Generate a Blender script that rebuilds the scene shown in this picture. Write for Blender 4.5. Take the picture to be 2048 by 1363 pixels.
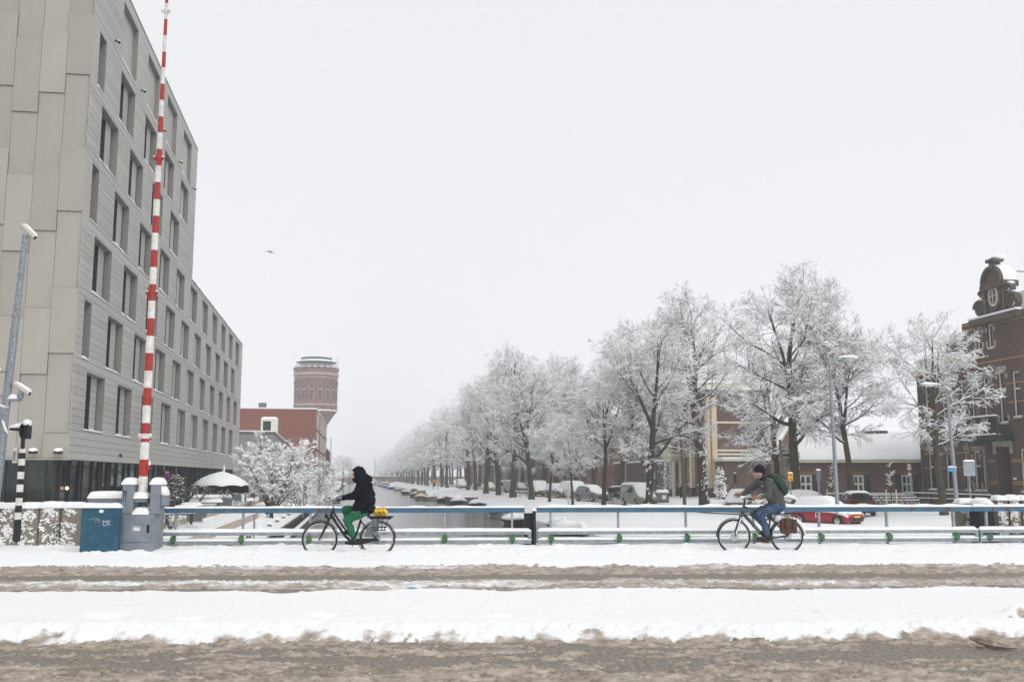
import bpy, bmesh, math, random
import numpy as np
from mathutils import Vector, Matrix
random.seed(7)
for o in list(bpy.data.objects): bpy.data.objects.remove(o)
SC = bpy.context.scene
C = SC.collection
PI = math.pi
R = math.radians
# ---------------------------------------------------------------- camera
F = 1991.0; TH = math.atan(270.5 / F); CT, ST = math.cos(TH), math.sin(TH); EYE = 1.6
cam = bpy.data.cameras.new('camera'); cam.lens = 35.0; cam.sensor_width = 36.0
cam.clip_start = 0.1; cam.clip_end = 9000
cam.dof.use_dof = True; cam.dof.focus_distance = 21.0; cam.dof.aperture_fstop = 3.2
camo = bpy.data.objects.new('camera', cam); C.objects.link(camo)
camo.location = (0, 0, EYE); camo.rotation_euler = (PI / 2 + TH, 0, 0)
SC.camera = camo
# ---------------------------------------------------------------- sky and sun
W = bpy.data.worlds.new('World'); SC.world = W; W.use_nodes = True
nt = W.node_tree; nt.nodes.clear()
SUN_EL, SUN_AZ = R(38), R(143)
sk = nt.nodes.new('ShaderNodeTexSky'); sk.sky_type = 'NISHITA'; sk.sun_disc = False
sk.sun_elevation = SUN_EL; sk.sun_rotation = SUN_AZ
hs = nt.nodes.new('ShaderNodeHueSaturation'); hs.inputs['Saturation'].default_value = 0.12
mx = nt.nodes.new('ShaderNodeMix'); mx.data_type = 'RGBA'; mx.inputs[0].default_value = 0.86
mx.inputs[7].default_value = (8.6, 8.78, 9.0, 1)          # even cloud cover hides the blue sky
bg = nt.nodes.new('ShaderNodeBackground'); bg.inputs[1].default_value = 0.1
wo = nt.nodes.new('ShaderNodeOutputWorld')
nt.links.new(sk.outputs[0], hs.inputs['Color']); nt.links.new(hs.outputs[0], mx.inputs[6])
nt.links.new(mx.outputs[2], bg.inputs[0]); nt.links.new(bg.outputs[0], wo.inputs[0])
sl = bpy.data.lights.new('sun', 'SUN'); sl.energy = 1.3; sl.angle = R(40); sl.color = (1, 0.97, 0.93)
so = bpy.data.objects.new('sun', sl); C.objects.link(so); so.location = (20, -30, 40)
so.rotation_euler = (PI / 2 - SUN_EL, 0, PI - SUN_AZ)
vs = SC.view_settings; vs.view_transform = 'Standard'; vs.look = 'None'; vs.exposure = 0.13; vs.gamma = 1.0
vs.use_curve_mapping = False
SC.cycles.volume_bounces = 4; SC.cycles.max_bounces = 10; SC.cycles.transparent_max_bounces = 16
# ---------------------------------------------------------------- helpers
def at(px, py, Y):
    a = (px - 1024) / F; b = (681.5 - py) / F; k = Y / (CT - b * ST)
    return Vector((a * k, Y, EYE + (ST + b * CT) * k))
def gz(px, py, z):
    a = (px - 1024) / F; b = (681.5 - py) / F; k = (z - EYE) / (ST + b * CT)
    return Vector((a * k, (CT - b * ST) * k, z))
AL = math.atan(0.1553)                      # canal direction, left of straight ahead
CU = Vector((-math.sin(AL), math.cos(AL), 0)); CV = Vector((math.cos(AL), math.sin(AL), 0))
def uv(u, v, z=0): p = CU * u + CV * v; return Vector((p.x, p.y, z))
def to_uv(X, Y): return (-math.sin(AL) * X + math.cos(AL) * Y, math.cos(AL) * X + math.sin(AL) * Y)

def np_mesh(name, V, Fc, smooth=False):
    V = np.asarray(V, dtype=np.float32); Fc = np.asarray(Fc, dtype=np.int32)
    me = bpy.data.meshes.new(name); k = Fc.shape[1]; n = Fc.shape[0]
    me.vertices.add(len(V)); me.vertices.foreach_set('co', V.ravel())
    me.loops.add(n * k); me.loops.foreach_set('vertex_index', Fc.ravel())
    me.polygons.add(n); me.polygons.foreach_set('loop_start', np.arange(0, n * k, k, dtype=np.int32))
    if smooth: me.polygons.foreach_set('use_smooth', np.ones(n, dtype=bool))
    me.update(calc_edges=True); me.validate()
    return me

class MB:
    def __init__(s): s.v = []; s.f = []; s.M = None
    def add(s, vs, fs):
        b = len(s.v)
        s.v += [tuple(s.M @ Vector(p)) if s.M else tuple(p) for p in vs]
        s.f += [tuple(b + i for i in f) for f in fs]; return s
    def box(s, x0, x1, y0, y1, z0, z1):
        return s.add([(x0,y0,z0),(x1,y0,z0),(x1,y1,z0),(x0,y1,z0),(x0,y0,z1),(x1,y0,z1),(x1,y1,z1),(x0,y1,z1)],
                     [(0,3,2,1),(4,5,6,7),(0,1,5,4),(1,2,6,5),(2,3,7,6),(3,0,4,7)])
    def tube(s, pts, rs, n=8, flat=1.0):
        pts = [Vector(p) for p in pts]; m = len(pts)
        if not isinstance(rs, (list, tuple)): rs = [rs] * m
        vs = []; ref = Vector((0, 0, 1))
        t0 = (pts[1] - pts[0]).normalized()
        if abs(t0.z) > 0.9: ref = Vector((1, 0, 0))
        N = None
        for i in range(m):
            t = (pts[min(i+1, m-1)] - pts[max(i-1, 0)]).normalized()
            if N is None: N = t.cross(ref).normalized()
            else: N = (N - t * N.dot(t)).normalized()
            B = t.cross(N)
            for k in range(n):
                a = 2 * PI * k / n
                vs.append(pts[i] + (N * math.cos(a) + B * math.sin(a) * flat) * rs[i])
        fs = [(i*n+k, i*n+(k+1) % n, (i+1)*n+(k+1) % n, (i+1)*n+k) for i in range(m-1) for k in range(n)]
        fs += [tuple(range(n-1, -1, -1)), tuple((m-1)*n+k for k in range(n))]
        return s.add(vs, fs)
    def lathe(s, prof, n=16, c=(0, 0, 0), a0=0, a1=2*PI):
        m = len(prof); vs = []
        for r, z in prof:
            for k in range(n):
                a = a0 + (a1 - a0) * k / n
                vs.append((c[0] + r * math.cos(a), c[1] + r * math.sin(a), c[2] + z))
        fs = [(i*n+k, i*n+(k+1) % n, (i+1)*n+(k+1) % n, (i+1)*n+k) for i in range(m-1) for k in range(n)]
        fs += [tuple(range(n-1, -1, -1)), tuple((m-1)*n+k for k in range(n))]
        return s.add(vs, fs)
    def prism(s, poly, c0, c1, ax='y'):
        n = len(poly)
        def P(a, b, c): return {'y': (a, c, b), 'x': (c, a, b), 'z': (a, b, c)}[ax]
        vs = [P(a, b, c0) for a, b in poly] + [P(a, b, c1) for a, b in poly]
        fs = [tuple(range(n)), tuple(range(2*n-1, n-1, -1))] + [(i, i+n, (i+1) % n + n, (i+1) % n) for i in range(n)]
        return s.add(vs, fs)
    def torus(s, c, Rr, r, n=28, m=6, ax='y'):
        vs = []
        for i in range(n):
            a = 2*PI*i/n
            for j in range(m):
                b = 2*PI*j/m; q = Rr + r*math.cos(b); w = r*math.sin(b)
                p = (q*math.cos(a), w, q*math.sin(a)) if ax == 'y' else (q*math.cos(a), q*math.sin(a), w)
                vs.append((c[0]+p[0], c[1]+p[1], c[2]+p[2]))
        return s.add(vs, [(i*m+j, i*m+(j+1) % m, ((i+1) % n)*m+(j+1) % m, ((i+1) % n)*m+j) for i in range(n) for j in range(m)])
    def ball(s, c, r, n=8, m=6):
        rx, ry, rz = (r, r, r) if not isinstance(r, (tuple, list)) else r
        vs = [(c[0]+rx*math.sin(PI*i/m)*math.cos(2*PI*k/n), c[1]+ry*math.sin(PI*i/m)*math.sin(2*PI*k/n), c[2]+rz*math.cos(PI*i/m)) for i in range(m+1) for k in range(n)]
        return s.add(vs, [(i*n+k, (i+1)*n+k, (i+1)*n+(k+1) % n, i*n+(k+1) % n) for i in range(m) for k in range(n)])
    def loft(s, rings, closed=True, cap=True):
        n = len(rings[0]); m = len(rings)
        vs = [p for r in rings for p in r]; kk = n if closed else n-1
        fs = [(i*n+k, i*n+(k+1) % n, (i+1)*n+(k+1) % n, (i+1)*n+k) for i in range(m-1) for k in range(kk)]
        if cap: fs += [tuple(range(n-1, -1, -1)), tuple((m-1)*n+k for k in range(n))]
        return s.add(vs, fs)
    def mesh(s, name, smooth=False):
        me = bpy.data.meshes.new(name); me.from_pydata(s.v, [], s.f)
        bm = bmesh.new(); bm.from_mesh(me); bmesh.ops.recalc_face_normals(bm, faces=bm.faces); bm.to_mesh(me); bm.free()
        if smooth:
            for p in me.polygons: p.use_smooth = True
        return me
    def build(s, name, m, parent=None, smooth=False, bevel=0, **kw):
        return O(name, s.mesh(name, smooth), m, parent, bevel=bevel, **kw)

def O(name, me, m=None, parent=None, bevel=0, loc=None, rz=None, sc=None, kind=None, label=None):
    o = bpy.data.objects.new(name, me); C.objects.link(o)
    if m is not None and me is not None:
        if len(me.materials) == 0: me.materials.append(M[m] if isinstance(m, str) else m)
    if parent: o.parent = parent
    if bevel:
        b = o.modifiers.new('bevel', 'BEVEL'); b.width = bevel; b.segments = 2; b.limit_method = 'ANGLE'
    if loc is not None: o.location = loc
    if rz is not None: o.rotation_euler = (0, 0, rz)
    if sc is not None: o.scale = sc
    if kind: o['kind'] = kind
    if label: o['label'] = label
    return o
def tag(o, label, cat, group=None):
    o['label'] = label; o['category'] = cat
    if group: o['group'] = group
    return o
def T(name, label, cat, loc=(0, 0, 0), rz=0, group=None):
    o = bpy.data.objects.new(name, None); C.objects.link(o); o.empty_display_size = 0.2
    o.location = loc; o.rotation_euler = (0, 0, rz); return tag(o, label, cat, group)
def copy_tree(o, loc, rz, label, group=None, parent=None, first=True, sc=None):
    c = o.copy(); C.objects.link(c); c.parent = parent
    if first:
        c.location = loc; c.rotation_euler = (0, 0, rz); c['label'] = label
        if group: c['group'] = group
        if sc: c.scale = sc
    for ch in list(KIDS.get(o.name, o.children)): copy_tree(ch, None, None, None, None, c, False)
    return c
KIDS = {}
def text_mesh(s, size):
    cu = bpy.data.curves.new('lettering', 'FONT'); cu.body = s; cu.size = size; cu.extrude = 0.002
    cu.align_x = 'CENTER'; cu.align_y = 'CENTER'
    t = bpy.data.objects.new('lettering', cu); C.objects.link(t)
    me = bpy.data.meshes.new_from_object(t.evaluated_get(bpy.context.evaluated_depsgraph_get()))
    bpy.data.objects.remove(t); return me
# ---- numpy value noise
def _h(ix, iy, seed):
    n = (ix.astype(np.int64) * 374761393 + iy.astype(np.int64) * 668265263 + seed * 1274126177) & 0x7fffffff
    n = ((n ^ (n >> 13)) * 1274126177) & 0x7fffffff
    return ((n ^ (n >> 16)) & 0xffff) / 65535.0
def vn(x, y, seed=0):
    ix = np.floor(x); iy = np.floor(y); fx = x - ix; fy = y - iy
    fx = fx*fx*(3-2*fx); fy = fy*fy*(3-2*fy)
    a = _h(ix, iy, seed); b = _h(ix+1, iy, seed); c = _h(ix, iy+1, seed); d = _h(ix+1, iy+1, seed)
    return (a*(1-fx)+b*fx)*(1-fy) + (c*(1-fx)+d*fx)*fy
def fbm(x, y, oct=4, seed=0, gain=0.5):
    t = np.zeros_like(x); a = 1.0; s = 0
    for i in range(oct):
        t += a*vn(x*2**i + 17.3*i, y*2**i - 9.1*i, seed+i*31); s += a; a *= gain
    return t/s
def worley(x, y, seed=0):
    ix = np.floor(x); iy = np.floor(y); d = np.full(x.shape, 9.0); hh = np.zeros(x.shape)
    for i in (-1, 0, 1):
        for j in (-1, 0, 1):
            cx = ix+i; cy = iy+j; q = (cx+_h(cx, cy, seed)-x)**2+(cy+_h(cx, cy, seed+7)-y)**2; r = _h(cx, cy, seed+13)
            m_ = q < d; d = np.where(m_, q, d); hh = np.where(m_, r, hh)
    return d, hh
def lumps(X, Y, s, seed, dens=.7):
    d, r = worley(X/s, Y/s, seed); rad = .25+.45*r; k = np.clip(1-d/(rad*rad), 0, 1)
    return np.where(r < dens, s*rad*.75*np.sqrt(k), 0)
def sstep(a, b, x):
    t = np.clip((x-a)/(b-a), 0, 1); return t*t*(3-2*t)
# ---------------------------------------------------------------- materials
M = {}
def mat(name, col, rough=0.7, var=0.15, scale=6.0, metal=0.0, bump=0.0, bscale=30.0, col2=None, spec=0.4, coat=0.0, detail=5.0, orand=0.0):
    m = bpy.data.materials.new(name); m.use_nodes = True; M[name] = m
    n = m.node_tree.nodes; L = m.node_tree.links; b = n['Principled BSDF']
    b.inputs['Roughness'].default_value = rough; b.inputs['Metallic'].default_value = metal
    b.inputs['Specular IOR Level'].default_value = spec; b.inputs['Coat Weight'].default_value = coat
    tc = n.new('ShaderNodeTexCoord')
    no = n.new('ShaderNodeTexNoise'); no.inputs['Scale'].default_value = scale; no.inputs['Detail'].default_value = detail
    L.new(tc.outputs['Object'], no.inputs['Vector'])
    rp = n.new('ShaderNodeValToRGB'); c2 = col2 or tuple(c*(1-var) for c in col)
    rp.color_ramp.elements[0].position = 0.35; rp.color_ramp.elements[1].position = 0.65
    rp.color_ramp.elements[0].color = (*c2, 1); rp.color_ramp.elements[1].color = (*[min(1, c*(1+var*0.4)) for c in col], 1)
    L.new(no.outputs[0], rp.inputs[0]); L.new(rp.outputs[0], b.inputs['Base Color'])
    if orand:
        oi = n.new('ShaderNodeObjectInfo'); mr = n.new('ShaderNodeMapRange'); mr.inputs[3].default_value = 1-orand; mr.inputs[4].default_value = 1+orand*.6
        mm = n.new('ShaderNodeVectorMath'); mm.operation = 'MULTIPLY'; L.new(oi.outputs['Random'], mr.inputs[0]); L.new(rp.outputs[0], mm.inputs[0]); L.new(mr.outputs[0], mm.inputs[1]); L.new(mm.outputs[0], b.inputs['Base Color'])
    if bump:
        n2 = n.new('ShaderNodeTexNoise'); n2.inputs['Scale'].default_value = bscale; n2.inputs['Detail'].default_value = 4
        L.new(tc.outputs['Object'], n2.inputs['Vector'])
        bp = n.new('ShaderNodeBump'); bp.inputs['Strength'].default_value = bump; bp.inputs['Distance'].default_value = 0.05
        L.new(n2.outputs[0], bp.inputs['Height']); L.new(bp.outputs[0], b.inputs['Normal'])
    return m
def brick(name, c1, c2, mortar, bw=0.22, bh=0.065, stain=0.35):
    m = bpy.data.materials.new(name); m.use_nodes = True; M[name] = m
    n = m.node_tree.nodes; L = m.node_tree.links; b = n['Principled BSDF']; b.inputs['Roughness'].default_value = 0.85
    tc = n.new('ShaderNodeTexCoord'); sx = n.new('ShaderNodeSeparateXYZ'); ad = n.new('ShaderNodeMath'); cb = n.new('ShaderNodeCombineXYZ')
    L.new(tc.outputs['Object'], sx.inputs[0]); L.new(sx.outputs[0], ad.inputs[0]); L.new(sx.outputs[1], ad.inputs[1])
    L.new(ad.outputs[0], cb.inputs[0]); L.new(sx.outputs[2], cb.inputs[1])
    bt = n.new('ShaderNodeTexBrick'); bt.inputs['Scale'].default_value = 1.0
    bt.inputs['Brick Width'].default_value = bw; bt.inputs['Row Height'].default_value = bh; bt.inputs['Mortar Size'].default_value = 0.008
    bt.inputs['Color1'].default_value = (*c1, 1); bt.inputs['Color2'].default_value = (*c2, 1); bt.inputs['Mortar'].default_value = (*mortar, 1)
    L.new(cb.outputs[0], bt.inputs['Vector'])
    no = n.new('ShaderNodeTexNoise'); no.inputs['Scale'].default_value = 0.5; no.inputs['Detail'].default_value = 7
    L.new(tc.outputs['Object'], no.inputs['Vector'])
    rp = n.new('ShaderNodeValToRGB'); rp.color_ramp.elements[0].position = 0.35; rp.color_ramp.elements[1].position = 0.7
    rp.color_ramp.elements[0].color = (1-stain,)*3+(1,); rp.color_ramp.elements[1].color = (1, 1, 1, 1)
    mu = n.new('ShaderNodeMix'); mu.data_type = 'RGBA'; mu.blend_type = 'MULTIPLY'; mu.inputs[0].default_value = 1
    L.new(no.outputs[0], rp.inputs[0]); L.new(bt.outputs[0], mu.inputs[6]); L.new(rp.outputs[0], mu.inputs[7]); L.new(mu.outputs[2], b.inputs['Base Color'])
    return m
mat('snow', (0.885, 0.888, 0.895), 0.75, 0.03, 3, bump=0.35, bscale=14, spec=0.2)
mat('snow_fine', (0.94, 0.942, 0.948), 0.8, 0.03, 20, spec=0.15)
mat('blue_rail', (0.055, 0.135, 0.215), 0.5, 0.2, 3, col2=(0.045, 0.11, 0.175))
mat('rust', (0.15, 0.085, 0.055), 0.9, 0.4, 20)
mat('grey_steel', (0.30, 0.335, 0.36), 0.5, 0.25, 8, metal=0.2)
mat('galv', (0.30, 0.34, 0.37), 0.5, 0.35, 25, metal=0.5)
mat('cabinet_grey', (0.225, 0.25, 0.285), 0.6, 0.18, 4)
mat('cabinet_blue', (0.02, 0.09, 0.148), 0.6, 0.3, 5)
mat('black_steel', (0.012, 0.014, 0.018), 0.5, 0.3, 10)
mat('green_cap', (0.04, 0.17, 0.05), 0.5, 0.25, 20)
mat('red_paint', (0.40, 0.034, 0.026), 0.55, 0.25, 12, col2=(0.31, 0.03, 0.024))
mat('white_paint', (0.74, 0.735, 0.70), 0.55, 0.2, 9, col2=(0.62, 0.60, 0.55))
mat('cctv_white', (0.6, 0.59, 0.54), 0.45, 0.15, 9)
mat('pebble', (0.36, 0.315, 0.26), 0.9, 0.5, 60, bump=0.9, bscale=55)
mat('concrete', (0.42, 0.38, 0.32), 0.9, 0.3, 3, bump=0.2)
mat('beige_concrete', (0.50, 0.43, 0.33), 0.9, 0.35, 4, bump=0.2)
mat('panel_beige', (0.385, 0.365, 0.325), 0.6, 0.05, 1.2, spec=0.3, orand=.09)
mat('panel_joint', (0.05, 0.05, 0.048), 0.8, 0.2)
mat('siding', (0.40, 0.395, 0.375), 0.55, 0.10, 0.5, spec=0.35, orand=.10)
mat('reveal', (0.23, 0.222, 0.20), 0.6, 0.08, 1)
mat('dark_frame', (0.018, 0.025, 0.028), 0.4, 0.3)
mat('asphalt', (0.31, 0.27, 0.22), 0.6, 0.3, 22, col2=(0.15, 0.133, 0.112), bump=0.8, bscale=60, spec=0.4, detail=8)
mat('skin', (0.62, 0.36, 0.27), 0.55, 0.12, 14)
mat('tyre', (0.018, 0.017, 0.016), 0.85, 0.3, 40)
mat('rubber_brown', (0.05, 0.035, 0.028), 0.9, 0.4, 40)
mat('chrome', (0.55, 0.56, 0.57), 0.25, 0.1, 20, metal=0.9)
mat('bark', (0.055, 0.045, 0.033), 0.95, 0.45, 2.5, col2=(0.038, 0.045, 0.014), bump=0.6, bscale=12)
mat('twig', (0.06, 0.053, 0.047), 0.95, 0.3, 3)
mat('cream', (0.66, 0.54, 0.38), 0.8, 0.12, 2)
mat('cream_white', (0.68, 0.64, 0.53), 0.7, 0.1, 2)
mat('stone', (0.42, 0.37, 0.30), 0.9, 0.35, 4, bump=0.3)
mat('old_wood', (.15, .14, .10), .9, .3, 8)
mat('canvas_black', (0.008, 0.009, 0.011), 1.0, 0.3, 4, spec=0.0)
mat('dark_stone', (0.115, 0.097, 0.076), 0.9, 0.45, 5, bump=0.4)
mat('white_frame', (0.68, 0.67, 0.61), 0.6, 0.1, 8)
mat('dark_green', (0.012, 0.03, 0.032), 0.5, 0.2)
mat('roof_tile', (0.05, 0.048, 0.05), 0.8, 0.3, 20)
mat('zinc', (0.13, 0.145, 0.155), 0.5, 0.25, 6, metal=0.3)
mat('yellow_plate', (0.72, 0.40, 0.03), 0.5, 0.1)
mat('red_cladding', (0.245, 0.082, 0.055), 0.7, 0.12, 1.5)
mat('grey_block', (0.26, 0.265, 0.265), 0.8, 0.15, 1)
mat('dark_timber', (0.05, 0.045, 0.04), 0.85, 0.4, 8)
mat('yellow_brick', (0.55, 0.34, 0.13), 0.85, 0.2, 10)
brick('brick_dark', (0.105, 0.055, 0.045), (0.145, 0.075, 0.058), (0.13, 0.11, 0.10))
brick('brick_brown', (0.135, 0.075, 0.06), (0.175, 0.10, 0.08), (0.16, 0.13, 0.12))
brick('brick_red', (0.24, 0.10, 0.075), (0.30, 0.13, 0.10), (0.24, 0.19, 0.17))
brick('brick_tower', (0.215, 0.10, 0.085), (0.26, 0.125, 0.105), (0.22, 0.16, 0.14), 0.6, 0.2)
def glass(name, tint, see):
    m = bpy.data.materials.new(name); m.use_nodes = True; M[name] = m
    n = m.node_tree.nodes; L = m.node_tree.links; b = n['Principled BSDF']
    b.inputs['Base Color'].default_value = (*tint, 1); b.inputs['Roughness'].default_value = 0.06; b.inputs['Specular IOR Level'].default_value = 0.6
    tc = n.new('ShaderNodeTexCoord'); no = n.new('ShaderNodeTexNoise'); no.inputs['Scale'].default_value = 1.3
    bp = n.new('ShaderNodeBump'); bp.inputs['Strength'].default_value = 0.04; bp.inputs['Distance'].default_value = 0.05
    L.new(tc.outputs['Object'], no.inputs[0]); L.new(no.outputs[0], bp.inputs['Height']); L.new(bp.outputs[0], b.inputs['Normal'])
    if see:
        t = n.new('ShaderNodeBsdfTransparent'); t.inputs[0].default_value = (0.75, 0.8, 0.8, 1)
        x = n.new('ShaderNodeMixShader'); fr = n.new('ShaderNodeFresnel'); fr.inputs[0].default_value = 1.5
        ma = n.new('ShaderNodeMath'); ma.operation = 'MULTIPLY_ADD'; ma.inputs[1].default_value = 0.26; ma.inputs[2].default_value = 1-see
        g = n.new('ShaderNodeBsdfGlossy'); g.inputs['Roughness'].default_value = 0.03; g.inputs[0].default_value = (.75, .8, .8, 1)
        L.new(fr.outputs[0], ma.inputs[0]); L.new(ma.outputs[0], x.inputs[0]); L.new(t.outputs[0], x.inputs[1]); L.new(g.outputs[0], x.inputs[2])
        L.new(x.outputs[0], n['Material Output'].inputs[0])
    return m
glass('glass', (0.02, 0.024, 0.03), 0)
glass('glass_grey', (0.10, 0.115, 0.125), 0)
glass('glass_teal', (0.03, 0.075, 0.085), 0)
mat('teal_roof', (0.05, 0.085, 0.095), 0.5, 0.25, 6, metal=0.3)
glass('glass_shop', (0.02, 0.02, 0.02), 0.97)
def emis(name, col, st):
    m = bpy.data.materials.new(name); m.use_nodes = True; M[name] = m
    b = m.node_tree.nodes['Principled BSDF']; b.inputs['Base Color'].default_value = (*col, 1)
    b.inputs['Emission Color'].default_value = (*col, 1); b.inputs['Emission Strength'].default_value = st
emis('warm_lamp', (1.0, 0.62, 0.25), 3.0)
emis('red_lamp', (1.0, 0.05, 0.05), 2.0)
# snow that turns to brown slush where the 'dirt' attribute says so
m = bpy.data.materials.new('slush'); m.use_nodes = True; M['slush'] = m
n = m.node_tree.nodes; L = m.node_tree.links; b = n['Principled BSDF']
b.inputs['Roughness'].default_value = 0.55; b.inputs['Specular IOR Level'].default_value = 0.35
tc = n.new('ShaderNodeTexCoord'); at1 = n.new('ShaderNodeAttribute'); at1.attribute_name = 'dirt'
no = n.new('ShaderNodeTexNoise'); no.inputs['Scale'].default_value = 9; no.inputs['Detail'].default_value = 8; no.inputs['Roughness'].default_value = 0.65
mp = n.new('ShaderNodeMapping'); mp.inputs['Scale'].default_value = (0.55, 1, 1)
L.new(tc.outputs['Object'], mp.inputs[0]); L.new(mp.outputs[0], no.inputs[0])
r1 = n.new('ShaderNodeValToRGB'); e = r1.color_ramp.elements; e[0].position = 0.36; e[0].color = (0.19, 0.155, 0.125, 1); e[1].position = 0.68; e[1].color = (0.55, 0.485, 0.42, 1)
e2 = r1.color_ramp.elements.new(0.5); e2.color = (0.36, 0.302, 0.25, 1)
L.new(no.outputs[0], r1.inputs[0])
ma = n.new('ShaderNodeMath'); ma.operation = 'MULTIPLY_ADD'; ma.inputs[1].default_value = 0.9; ma.inputs[2].default_value = -0.45
L.new(no.outputs[0], ma.inputs[0])
ad = n.new('ShaderNodeMath'); ad.operation = 'ADD'; ad.use_clamp = True; L.new(ma.outputs[0], ad.inputs[0]); L.new(at1.outputs['Fac'], ad.inputs[1])
r2 = n.new('ShaderNodeValToRGB'); r2.color_ramp.elements[0].position = 0.35; r2.color_ramp.elements[1].position = 0.62
L.new(ad.outputs[0], r2.inputs[0])
x = n.new('ShaderNodeMix'); x.data_type = 'RGBA'; x.inputs[6].default_value = (0.885, 0.888, 0.895, 1)
L.new(r2.outputs[0], x.inputs[0]); L.new(r1.outputs[0], x.inputs[7]); L.new(x.outputs[2], b.inputs['Base Color'])
n2 = n.new('ShaderNodeTexNoise'); n2.inputs['Scale'].default_value = 28; n2.inputs['Detail'].default_value = 6
L.new(tc.outputs['Object'], n2.inputs[0]); bp = n.new('ShaderNodeBump'); bp.inputs['Strength'].default_value = 0.5; bp.inputs['Distance'].default_value = 0.04
L.new(n2.outputs[0], bp.inputs['Height']); L.new(bp.outputs[0], b.inputs['Normal'])
# water
m = mat('water', (0.055, 0.06, 0.06), 0.12, 0.2, 0.2, spec=0.5)
n = m.node_tree.nodes; L = m.node_tree.links; b = n['Principled BSDF']
tc = n.new('ShaderNodeTexCoord'); mp = n.new('ShaderNodeMapping'); mp.inputs['Scale'].default_value = (1.0, 1.6, 1)
no = n.new('ShaderNodeTexNoise'); no.inputs['Scale'].default_value = 1.7; no.inputs['Detail'].default_value = 5
bp = n.new('ShaderNodeBump'); bp.inputs['Strength'].default_value = 0.32; bp.inputs['Distance'].default_value = 0.12
L.new(tc.outputs['Object'], mp.inputs[0]); L.new(mp.outputs[0], no.inputs[0]); L.new(no.outputs[0], bp.inputs['Height']); L.new(bp.outputs[0], b.inputs['Normal'])

def struct(name, me, m, **kw):
    o = O(name, me, m, **kw); o['kind'] = 'structure'; return o
def grid_faces(nr, ncol):
    i = np.arange(nr-1)[:, None]; j = np.arange(ncol-1)[None, :]; a = i*ncol+j
    return np.stack([a, a+1, a+ncol+1, a+ncol], -1).reshape(-1, 4)
def set_attr(me, name, vals):
    a = me.attributes.new(name, 'FLOAT', 'POINT'); a.data.foreach_set('value', np.asarray(vals, dtype=np.float32).ravel())
def snowcap(x0, x1, y0, y1, z, h, parent=None, name='snow_cap', step=0.05, seed=0, rnd=0.06, lump=0.35, over=0.012, mb=None):
    """a rounded, lumpy slab of snow lying on a flat top"""
    x0 -= over; x1 += over; y0 -= over; y1 += over
    nx = max(4, min(160, int((x1-x0)/step)+2)); ny = max(4, min(60, int((y1-y0)/step)+2))
    def cl(a, b, n):
        t = np.linspace(0, 1, n); t = np.concatenate([[0], [0.0], t[1:-1], [1.0], [1]]); return a+(b-a)*t
    xs = cl(x0, x1, nx); ys = cl(y0, y1, ny)
    X, Y = np.meshgrid(xs, ys)
    d = np.minimum(np.minimum(X-x0, x1-X), np.minimum(Y-y0, y1-Y))
    k = np.sqrt(np.clip(1-(1-np.clip(d/rnd, 0, 1))**2, 0, 1))
    Z = z + h*(0.25+0.75*k)*(1-lump/2+lump*fbm(X*3.1+seed*7.7, Y*3.1+seed*3.3, 3, seed))
    Z[0, :] = Z[-1, :] = z-0.004; Z[:, 0] = Z[:, -1] = z-0.004
    X = X + 0.012*(fbm(X*9+seed, Y*9, 2, seed+5)-0.5); Y = Y + 0.012*(fbm(X*9, Y*9+seed, 2, seed+9)-0.5)
    V = np.stack([X, Y, Z], -1).reshape(-1, 3)
    me = np_mesh(name, V, grid_faces(*X.shape), True)
    return O(name, me, 'snow', parent)
# ================================================================ ground, canal, bridge deck
WATER = -2.2
def bank_z(v):
    """cross-section of the land along the canal"""
    return np.interp(v, [-3000, -9.4, -9.0, -8.9, -7.0, -6.9, -4.75, -4.7, -4.69, 15.0, 15.2, 17.0, 20.0, 23.3, 30.5, 33.5, 37, 3000],
                        [-0.6, -0.6, -0.62, -0.85, -0.95, -1.34, -1.6, -1.62, -3.6, -3.6, -2.35, -1.75, -1.12, -1.02, -1.02, -0.72, -0.45, -0.45])
us = np.concatenate([np.arange(16, 110, 0.7), np.arange(110, 300, 3), np.geomspace(300, 6000, 50)])
vs_ = np.concatenate([[-3000, -900, -300, -120, -60, -40], np.arange(-30, -9.5, 1.0), [-9.4, -9.0, -8.9, -8.5, -8, -7.5, -7.0, -6.9, -6.4, -5.8, -5.2, -4.75, -4.7, -4.69, 0, 10, 15.0],
                      np.arange(15.2, 48, 0.55), [50, 55, 60, 70, 90, 140, 300, 900, 3000]])
U_, V_ = np.meshgrid(us, vs_, indexing='ij')
Zg = bank_z(V_)
amp = np.where((V_ > 15.1) & (V_ < 60), 0.10, np.where(V_ < -9.5, 0.05, 0.03)) * np.where((V_ > 22.8) & (V_ < 31), 0.25, 1) * np.where((V_ > -4.8) & (V_ < 15.05), 0, 1)
Zg = Zg + amp*2*(fbm(U_*0.55, V_*0.55, 4, 3)-0.5) + np.where((V_ > 15.1) & (V_ < 22.5), 0.25*(fbm(U_*0.13, V_*0.3, 2, 8)-0.5), 0)
Pg = np.stack([-math.sin(AL)*U_+math.cos(AL)*V_, math.cos(AL)*U_+math.sin(AL)*V_, Zg], -1).reshape(-1, 3)
struct('ground', np_mesh('ground', Pg, grid_faces(*U_.shape)[:, ::-1], True), 'snow')
def ground_z(X, Y): return float(bank_z(to_uv(X, Y)[1]))
# canal water
a, b_, c_, d_ = uv(12, -4.9, WATER), uv(12, 15.6, WATER), uv(6000, 15.6, WATER), uv(6000, -4.9, WATER)
struct('canal_water', MB().add([a, b_, c_, d_], [(0, 1, 2, 3)]).mesh('canal_water'), 'water')
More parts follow.
